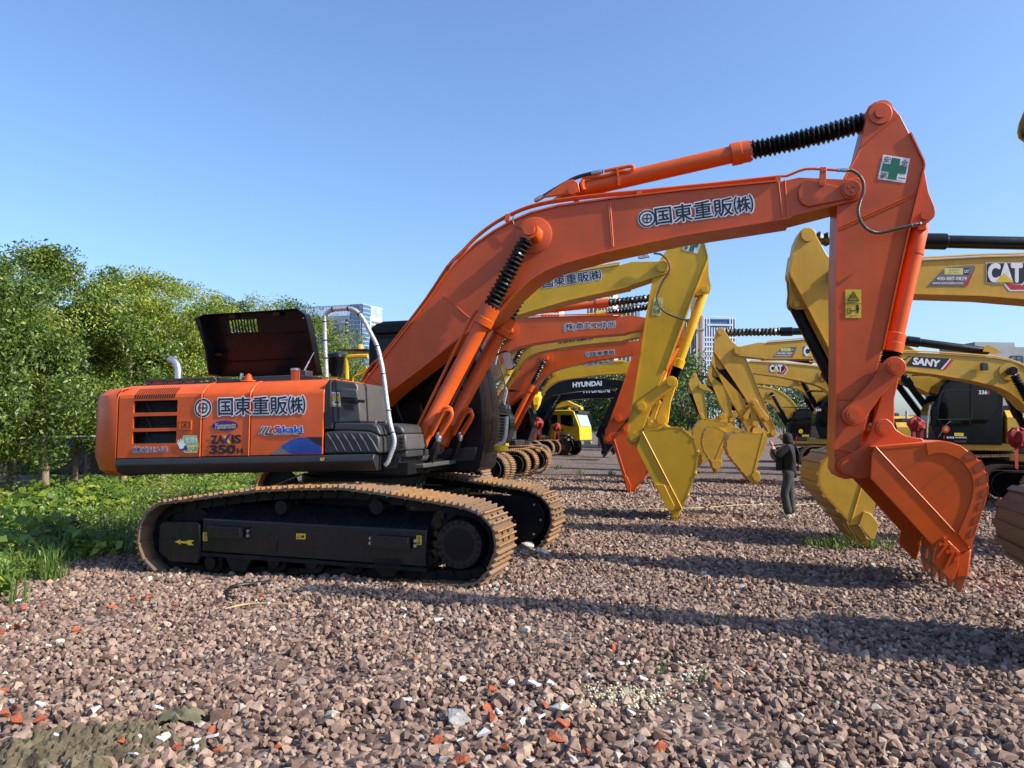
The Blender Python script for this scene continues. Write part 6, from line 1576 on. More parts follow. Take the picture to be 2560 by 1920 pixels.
def gpart(root, c, mb, name, mat, stuff=True):
    mb.v = [(v[0] - c.x, v[1] - c.y, v[2]) for v in mb.v]
    o = mb.build(name, mat, root, smooth=0)
    if stuff: o['kind'] = 'stuff'
    return o
# office tower at left
pL, pC, pR = at(752, 900, 662), at(903, 900, 640), at(953, 900, 662)
zt_ = at(903, 760, 640).z
bk_ = pL + (pR - pC)
root, c = tower('blue and white office tower behind the open hood', [(pL.x, pL.y), (pC.x, pC.y), (pR.x, pR.y), (bk_.x, bk_.y)], zt_ - 9, CONC)
m = MB(); st_ = 3.45
rows = int((zt_ - 12) / st_)
grid_on(m, (pL.x, pL.y, 0), (pC.x, pC.y, 0), zt_ - 12 - rows * st_, zt_ - 12, 30, rows, .52, .68, skip=lambda i, j: i % 5 == 4, x0=.0, x1=.62)
gpart(root, c, m, 'window_grid', GLASSD)
m = MB(); grid_on(m, (pL.x, pL.y, 0), (pC.x, pC.y, 0), zt_ - 12 - rows * st_, zt_ - 12, 1, rows, .6, .8, x0=.71, x1=.79); gpart(root, c, m, 'window_grid', GLASSD)
m = MB(); A, d, L, n = face_frame((pL.x, pL.y, 0), (pC.x, pC.y, 0)); 
for j in range(0, rows, 2):
    q0 = A + d * L * .69 + Vector((0, 0, zt_ - 12 - (j + 1) * st_)); m.obox(q0 + d * 2.6 + n * 1.2, d * 2.8, n * 1.2, Vector((0, 0, .35)))
gpart(root, c, m, 'balcony_slabs', WHITEB)
m = MB(); A, d, L, n = face_frame((pL.x, pL.y, 0), (pC.x, pC.y, 0)); m.add([A + d * L * .80 + n * .3, A + d * L + n * .3, A + d * L + n * .3 + Vector((0, 0, zt_)), A + d * L * .80 + n * .3 + Vector((0, 0, zt_))], [(0, 1, 2, 3)])
A2, d2_, L2_, n2 = face_frame((pC.x, pC.y, 0), (pR.x, pR.y, 0)); m.add([A2 + n2 * .3, A2 + d2_ * L2_ * .38 + n2 * .3, A2 + d2_ * L2_ * .38 + n2 * .3 + Vector((0, 0, zt_)), A2 + n2 * .3 + Vector((0, 0, zt_))], [(0, 1, 2, 3)])
gpart(root, c, m, 'curtain_wall', GLASSB, False)
m = MB()
for k in range(1, 9):
    q0 = A + d * L * (.80 + .2 * k / 9) + n * .45; m.obox(q0 + Vector((0, 0, zt_ / 2)), d * .12, n * .1, Vector((0, 0, zt_ / 2)))
for k in range(int(zt_ / st_)):
    q0 = A + d * L * .90 + n * .45 + Vector((0, 0, zt_ - k * st_)); m.obox(q0, d * L * .1, n * .1, Vector((0, 0, .14)))
    q0 = A2 + d2_ * L2_ * .19 + n2 * .45 + Vector((0, 0, zt_ - k * st_)); m.obox(q0, d2_ * L2_ * .19, n2 * .1, Vector((0, 0, .14)))
gpart(root, c, m, 'mullions', WHITEB)
m = MB(); grid_on(m, (pC.x, pC.y, 0), (pR.x, pR.y, 0), zt_ - 12 - rows * st_, zt_ - 12, 7, rows, .6, .66, x0=.45, x1=.97); gpart(root, c, m, 'window_grid', GLASSD)
m = MB()
for (Q, dd, LL, nn) in ((A, d, L, n), (A2, d2_, L2_, n2)):
    for k in range(int(LL / 1.5)):
        m.obox(Q + dd * (k + .5) * 1.5 - nn * .3 + Vector((0, 0, zt_ - 5)), dd * .28, nn * .3, Vector((0, 0, 4.2)))
    m.obox(Q + dd * LL / 2 - nn * .3 + Vector((0, 0, zt_ - .4)), dd * LL / 2, nn * .5, Vector((0, 0, .4)))
gpart(root, c, m, 'roof_screen', WHITEB)
# helper for the simpler towers: facing the camera, left x / right x in pixels
def slab(label, x0, x1, ytop, Y, mat, cols, rows, wmat, depth=18, fw=.6, fh=.6, turn=0.0):
    a, b = at(x0, 1000, Y), at(x1, 1000, Y + turn); z1 = at((x0 + x1) / 2, ytop, Y).z
    root, c = tower(label, [(a.x, a.y), (b.x, b.y), (b.x + depth * .35, b.y + depth), (a.x + depth * .35, a.y + depth)], z1, mat)
    if cols:
        m = MB(); grid_on(m, (a.x, a.y, 0), (b.x, b.y, 0), 2, z1 - 1.5, cols, rows, fw, fh); gpart(root, c, m, 'window_grid', wmat)
    m = MB(); A, d, L, n = face_frame((a.x, a.y, 0), (b.x, b.y, 0)); m.obox(A + d * L / 2 + n * .1 + Vector((0, 0, z1 + .3)), d * (L / 2 + .5), n * .6, Vector((0, 0, .5))); gpart(root, c, m, 'parapet', mat, False)
    return root, c, z1
slab('cream apartment tower just over the orange arm cylinder', 1495, 1532, 728, 560, CREAM, 5, 30, GLASSD, 14)
slab('dark glazed apartment block beneath the cream tower', 1466, 1590, 752, 600, GLASSD, 12, 26, CREAM, 16, .25, .9)
slab('pale apartment tower glimpsed over the yellow boom', 1350, 1396, 745, 620, CREAM, 6, 28, GLASSD, 14)
slab('grey apartment tower showing between orange and yellow booms', 1298, 1330, 900, 420, CONC, 6, 14, GLASSD, 14)
r_, c_, z_ = slab('tall dark tower with cream corner shaft beside the yellow cylinder', 1690, 1742, 800, 520, GLASSD, 5, 30, CREAM, 18, .12, 1.0)
a, b = at(1741, 1000, 519), at(1758, 1000, 519); z1 = at(1750, 738, 519).z
m = MB(); m.box(a.x, b.x, 519, 536, -1, z1); gpart(r_, c_, m, 'cream_shaft', CREAM, False)
m = MB(); m.box(at(1751, 1000, 518).x, at(1757, 1000, 518).x, 518.4, 519, 5, z1 - 14); gpart(r_, c_, m, 'brown_strip', BRONZE, False)
m = MB(); m.box(at(1748, 1000, 519).x, at(1756, 1000, 519).x, 521, 530, z1, z1 + 4); gpart(r_, c_, m, 'roof_house', CREAM, False)
m = MB(); m.box(a.x - .6, b.x + .6, 518, 537, z1 - 24, z1 - 23); gpart(r_, c_, m, 'brown_band', BRONZE, False)
r_, c_, z_ = slab('white and blue office tower right of the cream shaft', 1760, 1838, 800, 600, GLASSB, 0, 0, WHITEB, 22)
m = MB(); A_, B_ = at(1760, 1000, 600), at(1838, 1000, 600); LL = B_.x - A_.x
for k in range(13): m.obox((A_.x + LL * k / 12, 599.6, z_ / 2), (.42, 0, 0), (0, .3, 0), (0, 0, z_ / 2 + (3 if k in (0, 1, 2, 10, 11, 12) else -6)))
for k in range(28): m.obox((A_.x + LL / 2, 599.5, z_ - 14 - k * 3.6), (LL / 2, 0, 0), (0, .3, 0), (0, 0, .55))
m.obox((A_.x + LL / 2, 599.5, z_ + 2.2), (LL * .3, 0, 0), (0, .4, 0), (0, 0, .5)); m.obox((A_.x + LL / 2, 599.5, z_ - 4), (LL * .4, 0, 0), (0, .4, 0), (0, 0, .6))
gpart(r_, c_, m, 'white_grid', WHITEB)
# grey concrete building at right
GREYB = nmat('grey_concrete_wall', (0.26, 0.28, 0.30), 0.8, var=0.12, scale=.25)
Yb = 150.0
a, b = at(2468, 1000, Yb), at(2700, 1000, Yb); z1 = at(2500, 867, Yb).z
root, c = tower('grey concrete building behind the black-plated boom', [(a.x, Yb), (b.x, Yb), (b.x + 6, Yb + 25), (a.x + 6, Yb + 25)], z1, GREYB)
p0, p1 = at(2433, 1000, Yb + 6), at(2532, 1000, Yb + 6); m = MB().box(p0.x, p1.x, Yb + 5, Yb + 18, z1 - 6, at(2480, 857, Yb + 6).z); gpart(root, c, m, 'roof_house', GREYB, False)
p0, p1 = at(2420, 1000, Yb + 4), at(2470, 1000, Yb + 4); m = MB().box(p0.x, p1.x, Yb + 4, Yb + 20, -1, at(2450, 950, Yb + 4).z); gpart(root, c, m, 'side_wing', GREYB, False)
for k in range(3):
    x0, x1 = at(2529 + k * 38, 1000, Yb - .05).x, at(2558 + k * 38, 1000, Yb - .05).x; za, zb_ = at(2540, 917, Yb).z, at(2540, 890, Yb).z
    m = MB().box(x0, x1, Yb - .06, Yb - .02, za, zb_); wo = gpart(root, c, m, 'window', GLASSB, False)
    m = MB()
    for t in (0, .5, 1): m.box(x0 + (x1 - x0) * t - .05, x0 + (x1 - x0) * t + .05, Yb - .14, Yb - .06, za, zb_)
    for t in (0, .68, 1): m.box(x0 - .05, x1 + .05, Yb - .15, Yb - .07, za + (zb_ - za) * t - .05, za + (zb_ - za) * t + .05)
    m.v = [(v[0] - c.x, v[1] - c.y, v[2]) for v in m.v]; fo = m.build('window_frame', INK, wo, smooth=0)

# ================================================================== yellow truck
FT = Frame(on_ground(1425, 1139).x, on_ground(1425, 1139).y + 1.0, -24)
TRK = empty('crane_truck', (FT.o.x, FT.o.y, 0), FT.yaw); tag(TRK, 'yellow truck with a folded crane, parked behind the rows of excavators', 'truck')
def tp_(mb, name, mat, par=None, **k): return mb.build(name, mat, par or TRK, **k)
hw_ = 1.22
cabp_ = [(-.95, 1.0), (-.95, 2.75), (-.85, 2.92), (.55, 2.95), (.75, 2.85), (1.15, 1.85), (1.2, 1.0), (.8, .95), (.66, 1.2), (.4, 1.42), (0, 1.5), (-.4, 1.42), (-.6, 1.25), (-.7, 1.0)]
tc_ = tp_(MB().prism(cabp_, -hw_, hw_), 'cab', TRUCKYEL, bev=.05, segs=3)
for sg in (-1, 1):
    y = sg * (hw_ + .004)
    MB().prism([(-.8, 2.05), (-.78, 2.62), (-.38, 2.62), (-.36, 2.0)], min(y, y + sg * .004), max(y, y + sg * .004)).build('rear_window', GLASS, tc_)
    MB().prism([(-.16, 2.05), (-.16, 2.62), (.60, 2.62), (.86, 1.95), (.45, 1.88), (.1, 1.95)], min(y, y + sg * .004), max(y, y + sg * .004)).build('door_window', GLASS, tc_)
    MB().tube([(-.26, y, 2.7), (-.26, y, 1.45)], .01, 5, 1).build('door_seam', GREYP, tc_)
    MB().box(.62, .82, min(y, y + sg * .22), max(y, y + sg * .22), 1.9, 2.45).build('mirror', RUBBER, tc_, bev=.04)
    MB().box(-.1, .1, min(y, y + sg * .03), max(y, y + sg * .03), 1.62, 1.68).build('door_handle', RUBBER, tc_)
    fd_ = [( .72 * math.cos(R(a)), .55 + .72 * math.sin(R(a))) for a in range(0, 181, 15)]
    MB().strip(fd_, min(sg * (hw_ + .05), sg * (hw_ - .3)), max(sg * (hw_ + .05), sg * (hw_ - .3)), -.07).build('fender', RUBBER, tc_, bev=.01)
MB().prism([(.80, 2.78), (1.14, 1.90), (1.17, 1.90), (.83, 2.80)], -1.08, 1.08).build('windscreen', nmat('pale_glass', (.35, .42, .5), .1, rvar=.02), tc_)
MB().prism([(.5, 2.95), (1.05, 2.9), (1.02, 2.75), (.7, 2.88)], -1.15, 1.15).build('sun_visor', GREYP, tc_)
MB().box(1.0, 1.28, -hw_ - .01, hw_ + .01, .55, 1.0).build('bumper', RUBBER, tc_, bev=.04)
for sg in (-1, 1): MB().box(1.1, 1.30, min(sg * .7, sg * 1.18), max(sg * .7, sg * 1.18), .72, .95).build('headlamp', STEEL, tc_, bev=.03)
MB().lathe((.2, -.6, 2.94), (.2, -.6, 3.12), [(0, .1), (.7, .09), (1, .03)], 12).build('beacon', AMBER, tc_)
tp_(MB().box(-8, 1.0, -.45, .45, .6, .9), 'chassis', CHASSIS)
for u in (0, -4.8, -6.1):
    for sg in (-1, 1):
        wo = tp_(MB().lathe((u, sg * .92, .53), (u, sg * 1.20, .53), [(0, .38), (0, .5), (.1, .53), (.9, .53), (1, .5), (1, .3)], 28), 'wheel', RUBBER)
        MB().lathe((u, sg * 1.12, .53), (u, sg * 1.215, .53), [(0, .3), (.4, .29), (.5, .16), (1, .14)], 24).build('rim', GREYL, wo)
tp_(MB().box(-8, -1.3, -1.2, 1.2, .95, 1.5), 'flatbed', TRUCKYEL, bev=.03)
tp_(MB().cyl((-3.6, -1.15, .85), (-1.8, -1.15, .85), .28, n=20), 'fuel_tank', STEEL)
tp_(MB().prism([(-2.2, 1.5), (-1.2, 1.5), (-1.2, 2.6), (-1.7, 3.5), (-2.2, 3.3)], -.9, .9), 'crane_base', CATYEL, bev=.05)
tp_(MB().prism([(-1.3, 3.0), (-.1, 3.3), (.9, 2.98), (.9, 3.15), (-.1, 3.6), (-1.4, 3.5)], -.25, .25), 'crane_boom', TRUCKYEL, bev=.02)
tp_(MB().box(-1.15, -1.0, -1.0, -.7, 1.5, 3.4), 'exhaust_stack', CHASSIS)

# ================================================================== blue site shed and fence behind the trees
BLUEW = nmat('blue_sheet', (0.03, 0.16, 0.60), 0.45, var=0.12, scale=.8)
sh = empty('site_shed', (-19.0, 29.0, -.2), 8); tag(sh, 'blue sheet-metal site shed glimpsed between the tree trunks', 'shed')
MB().box(-5, 5.6, 0, 4, 1.0, 2.6).build('wall', BLUEW, sh)
MB().box(-5, 5.6, .02, 4, 0, .99).build('base_wall', nmat('undergrowth_shade', (.05, .045, .035), .8), sh)  # lower wall painted with the dark of undergrowth and shade under the blue
MB().box(-5.3, 5.9, -.3, 4.3, 2.62, 2.75).build('roof', BLUEW, sh)
for k in range(9): MB().box(-4.98, 5.58, -.02, 0, 1.1 + k * .16, 1.13 + k * .16).build('sheet_rib', BLUEW, sh)
MB().box(1.2, 2.2, -.03, -.005, 1.5, 2.3).build('window', GLASSB, sh)
bl = MB().box(-15.2, -13.6, 20.0, 20.25, -.2, .55).build('stacked_boards', nmat('weathered_boards', (.22, .15, .10), .8, stretch=(1, 1, 12)), smooth=0); tag(bl, 'low stack of dark weathered boards under the trees', 'boards')
lw_ = MB().tube([(-16, 19, 1.55), (-12.5, 18.5, 1.35), (-9.2, 19, 1.42)], .02, 6, 5).build('white_rope', WHITE); tag(lw_, 'white rope strung between the tree trunks', 'rope')
# ================================================================== plants
def leafmat(name, c0, c1, trans=.35):
    m = bpy.data.materials.new(name); m.use_nodes = True; nt = m.node_tree; b = nt.nodes['Principled BSDF']; out = nt.nodes['Material Output']
    g = nt.nodes.new('ShaderNodeNewGeometry'); r = nt.nodes.new('ShaderNodeValToRGB'); r.color_ramp.elements[0].color = (*c0, 1); r.color_ramp.elements[1].color = (*c1, 1)
    nt.links.new(g.outputs['Random Per Island'], r.inputs[0]); nt.links.new(r.outputs[0], b.inputs['Base Color']); b.inputs['Roughness'].default_value = .42; b.inputs['Specular IOR Level'].default_value = .5
    t = nt.nodes.new('ShaderNodeBsdfTranslucent'); nt.links.new(r.outputs[0], t.inputs[0]); mx = nt.nodes.new('ShaderNodeMixShader'); mx.inputs[0].default_value = trans
    nt.links.new(b.outputs[0], mx.inputs[1]); nt.links.new(t.outputs[0], mx.inputs[2]); nt.links.new(mx.outputs[0], out.inputs[0]); return m
LEAF = leafmat('glossy_leaf', (0.040, 0.092, 0.014), (0.14, 0.21, 0.030))
LEAFY = leafmat('young_leaf', (0.19, 0.27, 0.028), (0.40, 0.44, 0.065), .4)
LEAFD = leafmat('dark_leaf', (0.022, 0.058, 0.014), (0.07, 0.13, 0.028))
WEED = leafmat('weed_leaf', (0.06, 0.14, 0.02), (0.22, 0.34, 0.05), .4)
GRASSM = leafmat('grass_blade', (0.045, 0.11, 0.018), (0.16, 0.24, 0.045), .35)
BARK = nmat('tree_bark', (0.16, 0.115, 0.075), 0.9, scale=9, col2=(0.30, 0.235, 0.16), bump=.5, bscale=14, stretch=(3, 3, .5))
rg = np.random.default_rng(5)
def leaves(P, N, L, W, curl=.25):
    """P centres, N facing, L lengths, W widths -> folded four-corner leaves"""
    n = len(P); N = N / np.linalg.norm(N, axis=1, keepdims=True)
    a = rg.normal(size=(n, 3)); a -= N * (a * N).sum(1, keepdims=True); a /= np.linalg.norm(a, axis=1, keepdims=True); b = np.cross(N, a)
    L = L[:, None]; W = W[:, None]
    v0 = P - a * L / 2; v2 = P + a * L / 2 - N * L * curl * .5; v1 = P + b * W / 2 + N * L * curl * .35; v3 = P - b * W / 2 + N * L * curl * .35
    return np.stack([v0, v1, v2, v3], 1).reshape(-1, 3)
def quads(name, V, mat_idx, mats, parent=None):
    n = len(V) // 4; me = bpy.data.meshes.new(name); me.vertices.add(len(V)); me.vertices.foreach_set('co', V.astype(np.float32).ravel())
    me.loops.add(4 * n); me.loops.foreach_set('vertex_index', np.arange(4 * n, dtype=np.int32)); me.polygons.add(n); me.polygons.foreach_set('loop_start', np.arange(0, 4 * n, 4, dtype=np.int32)); me.polygons.foreach_set('loop_total', np.full(n, 4, dtype=np.int32))
    for m in mats: me.materials.append(m)
    if mat_idx is not None: me.polygons.foreach_set('material_index', mat_idx.astype(np.int32))
    me.update(); me.validate()
    o = bpy.data.objects.new(name, me); COL.objects.link(o); o.parent = parent; return o
def tree(x, y, h, cr, label, seed, young=.35, nleaf=9000, ls=.10, group='trees in the hedge line', base=None, dark=False, th=1.25, trunk_r=.09, lean=0.0):
    global rg
    rg = np.random.default_rng(seed); rr = random.Random(seed); gz = ground_z(x, y) if base is None else base
    root = empty('leafy_tree', (x, y, gz)); tag(root, label, 'tree', group)
    fork = h * .34; pts_ = [(0, 0, -.1), (lean * .3 + rr.uniform(-.04, .04), rr.uniform(-.04, .04), fork * .5), (lean, rr.uniform(-.1, .1), fork), (lean * 1.2 + rr.uniform(-.2, .2), rr.uniform(-.2, .2), h * .75)]
    MB().tube(pts_, [trunk_r * 1.15] * 4 + [trunk_r] * 5 + [trunk_r * .85] * 4 + [trunk_r * .5] * 5 + [trunk_r * .2], 10, 6).build('trunk', BARK, root)
    z0, z1 = h * .21 if th > 1 else h * .15, h; cz = (z0 + z1) / 2; rz = (z1 - z0) / 2
    nc = int(120 * (cr / 2) ** 1.5); C = []
    for k in range(6):
        a = rr.uniform(0, 6.28); e = (math.cos(a) * cr * .6, math.sin(a) * cr * .6, fork + rr.uniform(.2, .75) * (h - fork))
        MB().tube([(lean, 0, fork * rr.uniform(.75, 1.0)), (lean + e[0] * .45, e[1] * .45, fork + (e[2] - fork) * .6), e], [trunk_r * .5] * 5 + [trunk_r * .3] * 5 + [trunk_r * .15] * 3, 6, 5).build('limb', BARK, root)
    while len(C) < nc:
        v = rg.uniform(-1, 1, 3); r = np.linalg.norm(v)
        if r > 1 or r < .45: continue
        C.append(v * np.array([cr, cr, rz]) * (1 + .12 * rg.normal()) + np.array([lean, 0, cz]))
    for k in range(int(nc * .12)):       # shoots sticking out at the top
        a = rg.uniform(0, 6.28); q_ = rg.uniform(0, .75) * cr; C.append(np.array([q_ * math.cos(a) + lean, q_ * math.sin(a), cz + rz * (math.sqrt(max(0, 1 - (q_ / cr) ** 2)) + rg.uniform(0, .14))]))
    C = np.array(C); per = nleaf // len(C); P = []; MI = []; S = []
    for i, c in enumerate(C):
        top = (c[2] - cz) / rz; yc_ = rg.random() < young * (.75 + .7 * top)
        k = int(per * rg.uniform(.6, 1.4)); r = cr * rg.uniform(.14, .27)
        d = rg.normal(size=(k, 3)); d /= np.linalg.norm(d, axis=1, keepdims=True); d *= (rg.random(k) ** .4)[:, None] * r; d[:, 2] *= .8
        P.append(c + d); MI.append(np.where(rg.random(k) < (.85 if yc_ else .05), 1, 0)); S.append(np.full(k, .8 if yc_ else 1.0))
    P = np.concatenate(P); MI = np.concatenate(MI); S = np.concatenate(S); n = len(P)
    out = P - np.array([lean, 0, cz]); out /= np.linalg.norm(out, axis=1, keepdims=True) + 1e-6
    N = out * .6 + rg.normal(size=(n, 3)) * .7 + np.array([0, 0, .45])
    V = leaves(P, N, ls * S * rg.uniform(.55, 1.5, n), ls * .46 * S * rg.uniform(.7, 1.3, n), .3)
    quads('crown', V, MI, [LEAFD if dark else LEAF, LEAFY], root)
    return root
TL_ = [(-11.0, 15.4, 4.9, 2.2, .2), (-10.9, 18.2, 5.6, 2.3, .25), (-10.5, 21.0, 5.7, 2.2, .65), (-10.7, 23.8, 6.0, 2.2, .65), (-10.6, 26.8, 6.0, 2.2, .4), (-10.3, 30.0, 6.5, 2.3, .4), (-10.1, 34.0, 7.0, 2.4, .35), (-9.4, 38.5, 7.0, 2.4, .3)]
words_ = ['trimmed by the edge of the view', 'tallest at the left', 'with the yellowest shoots', 'with yellow-green top over the exhaust pipe', 'dark gap beside the open hood', 'rising over the hood edge', 'over the middle of the open hood', 'last one, behind the hood corner']
for i, (x, y, h, cr, yg) in enumerate(TL_):
    tree(x, y, h, cr, 'dense bright green roadside tree, ' + words_[i], 40 + i, yg, int(52000 - 4500 * i), .092 + .004 * i, lean=-.15 if i == 1 else .1)
for i, (x, y, h, cr) in enumerate([(-14.0, 17.5, 5.2, 2.1), (-13.9, 21.5, 5.5, 2.1), (-14.2, 26, 5.7, 2.2), (-14, 31, 6.0, 2.2)]):
    tree(x, y, h, cr, ['inner-row tree behind the leftmost trunks', 'second inner-row tree over the blue shed', 'third inner-row tree, mostly hidden', 'inner-row tree farthest from the yard'][i], 70 + i, .15, 6000, .13, group='inner row of trees', dark=True, trunk_r=.08)
# two bare-looking front trunks with a cut top
for i, (px_, py_, top_) in enumerate(((183, 1238, (195, 1085)), (100, 1205, (112, 1075)))):
    P = on_ground(px_, py_, -.25); t_ = at(top_[0], top_[1], P.y)
    o = MB().tube([(P.x, P.y, P.z - .1), ((P.x * .6 + t_.x * .4), P.y, P.z * .6 + t_.z * .4), (t_.x, P.y, t_.z), (t_.x + .25, P.y + .2, t_.z + 1.2)], [.085] * 6 + [.075] * 6 + [.06] * 6 + [.04], 12, 6).build('tree_trunk', BARK)
    tag(o, ['pale straight tree trunk in sunlight left of the counterweight', 'thin leaning tree trunk left of the pale one'][i], 'tree')
# far trees behind the rows
FT_ = [(1500, 75, 925), (1560, 72, 945), (1448, 80, 955), (1610, 78, 950), (1690, 70, 935), (1722, 62, 905), (1850, 95, 940), (1905, 92, 945), (1960, 105, 955), (2010, 98, 958), (1655, 82, 960), (1360, 85, 985), (800, 95, 905), (850, 100, 880)]
fw_ = ['behind the black booms', 'over the lettered black booms', 'above the yellow truck', 'behind the yellow arm', 'at the foot of the dark tower', 'before the cream tower shaft', 'under the badge boom', 'behind the far ochre arms', 'beyond the small black cab', 'just left of the orange arm', 'between yellow bucket and ochre arms', 'behind the left row', 'seen through the handrail loop', 'over the flat roof left of the cab']
for i, (px_, Y, yt) in enumerate(FT_):
    P = at(px_, 1000, Y); zt = at(px_, yt, Y).z
    tree(P.x, P.y, zt + .3, 3.3 if i < 12 else 4.5, 'dark green background tree ' + fw_[i], 100 + i, .06 if i < 12 else .3, 3600, .34, group='trees far behind the yard', base=-.1, dark=i < 12, trunk_r=.16)
# ---- undergrowth between yard and trees
def vege_edge(y): return -5.5 - .25 * max(0, min(1, 10 - y)) - max(0, y - 9) * .14 + .35 * math.sin(y * 1.7) + .2 * math.sin(y * 4.1)
rg = np.random.default_rng(11); P = []; N = []; L = []; W = []; MI = []
n_cl = 0
while n_cl < 2300:
    y = 7.2 + rg.random() ** 1.35 * 26; x = vege_edge(y) - rg.random() ** 1.3 * 5.2 - .15
    if mnoise.noise((x * .8, y * .8, 1.0)) < -.22 and rg.random() < .75: continue
    n_cl += 1; gz = ground_z(x, y); edge = min(1, (vege_edge(y) - x) / 1.2); hgt = (.14 + .5 * rg.random() * edge) * (1 + .5 * max(0, mnoise.noise((x * .6, y * .6, 5.0)))); big = mnoise.noise((x * .5, y * .5, 7.0)) > .12
    k = int(rg.integers(14, 30)); r = .28 * rg.uniform(.6, 1.3)
    d = rg.normal(size=(k, 3)) * np.array([r * .55, r * .55, 0]); z = rg.random(k) ** .7 * hgt; d[:, 2] = z + .01
    P.append(np.array([x, y, gz]) + d); N.append(rg.normal(size=(k, 3)) * .5 + np.array([0.15, -.25, .9])); s_ = (.17 if big and rg.random() < .5 else .075)
    L.append(s_ * rg.uniform(.6, 1.3, k)); W.append(s_ * (.85 if s_ > .1 else .4) * rg.uniform(.7, 1.2, k)); MI.append(np.full(k, 0 if rg.random() < .55 else (1 if rg.random() < .55 else 2)))
V = leaves(np.concatenate(P), np.concatenate(N), np.concatenate(L), np.concatenate(W), .2)
ug = quads('undergrowth', V, np.concatenate(MI), [WEED, LEAF, LEAFY]); ug['kind'] = 'stuff'; ug['label'] = 'tangled green undergrowth between the gravel and the trees'; ug['category'] = 'undergrowth'
def grass(name, spots, label, seed, mat=GRASSM, kind=None, cat='grass'):
    """spots: (x, y, radius, blades, height)"""
    g = np.random.default_rng(seed); V = []
    for x, y, r, k, h in spots:
        for _ in range(k):
            a = g.uniform(0, 6.28); q_ = r * g.random() ** .5; bx, by = x + q_ * math.cos(a), y + q_ * math.sin(a); bz = ground_z(bx, by); t = g.uniform(0, 6.28); l = h * g.uniform(.5, 1.3); b = l * g.uniform(.2, .8); w_ = .005 + .004 * g.random()
            c_, s_ = math.cos(t), math.sin(t)
            p0 = np.array([bx, by, bz]); p1 = p0 + np.array([c_ * b * .3, s_ * b * .3, l * .6]); p2 = p0 + np.array([c_ * b, s_ * b, l * .85]); sd_ = np.array([-s_, c_, 0]) * w_
            V += [p0 - sd_, p0 + sd_, p1 + sd_ * .9, p1 - sd_ * .9, p1 - sd_ * .9, p1 + sd_ * .9, p2 + sd_ * .15, p2 - sd_ * .15]
    o = quads(name, np.array(V), None, [mat]); o['label'] = label; o['category'] = cat
    if kind: o['kind'] = kind
    return o
sp_ = []
rq = random.Random(3)
for _ in range(320):
    y = rq.uniform(7.4, 20); x = vege_edge(y) - rq.random() ** 1.5 * 4.0 + .1; sp_.append((x, y, .16, 18, rq.uniform(.15, .5)))
grass('long_grass', sp_, 'long green grass growing through the undergrowth', 5, kind='stuff')
G_ = on_ground(2090, 1372)
grass('grass_tuft', [(G_.x + dx, G_.y + dy, .22, 60, .20) for dx, dy in ((0, 0), (.35, .05), (-.3, .1), (.6, -.05), (.15, .25))], 'patch of pale green grass under the ochre bucket', 6)
for i, (px_, py_, h) in enumerate(((1655, 1700, .22), (1790, 1560, .17), (1395, 1172, .25), (1760, 1700, .12), (2130, 1540, .08), (1450, 1185, .2), (1530, 1190, .2), (2290, 1376, .15))):
    G_ = on_ground(px_, py_); grass('grass_tuft', [(G_.x, G_.y, .06 + .1 * (i in (2, 5, 6)), 5 + 30 * (i in (2, 5, 6)), h)], ['thin grass sprig in the bright gravel by the cream crumbs', 'thin grass sprig at the edge of the wide shadow', 'small grass patch before the far tracks', 'low grass sprig beside a white shard', 'tiny weed in the shadow at right', 'faint grass patch behind the yellow truck shadow', 'faint grass patch near the black bucket', 'small tuft by the orange bucket teeth'][i], 20 + i)
# tall leafy stalks
def stalk(px_, py_, top_, label, seed):
    P = on_ground(px_, py_, -.22); t_ = at(top_[0], top_[1], P.y); h = t_.z - P.z; g = np.random.default_rng(seed)
    root = empty('tall_weed', P); tag(root, label, 'weed', 'tall weeds by the trees'); dx = t_.x - P.x
    MB().tube([(0, 0, 0), (dx * .4, 0, h * .5), (dx, 0, h)], .009, 6, 4).build('stem', WEED, root)
    n = int(h * 75); t = np.linspace(.12, 1, n); a = np.arange(n) * 2.4; r = .055 + .05 * (1 - t)
    V = []
    for i in range(n):
        c = np.array([dx * t[i], 0, h * t[i]]); d = np.array([math.cos(a[i]), math.sin(a[i]), 0]); l = (.17 - .09 * t[i]) * g.uniform(.8, 1.2); s_ = np.array([-d[1], d[0], 0]) * .013
        V += [c, c + d * l * .5 + s_ + np.array([0, 0, .02]), c + d * l + np.array([0, 0, -.03]), c + d * l * .5 - s_ + np.array([0, 0, .02])]
    quads('foliage', np.array(V), None, [WEED], root)
stalk(15, 1260, (30, 1130), 'tall narrow-leaved weed at the very left', 1); stalk(38, 1255, (48, 1140), 'tall narrow-leaved weed second from the left', 2); stalk(160, 1225, (165, 1142), 'tall narrow-leaved weed in front of the pale trunk', 3); stalk(4, 1285, (8, 1165), 'half-hidden weed cut by the picture edge', 4)
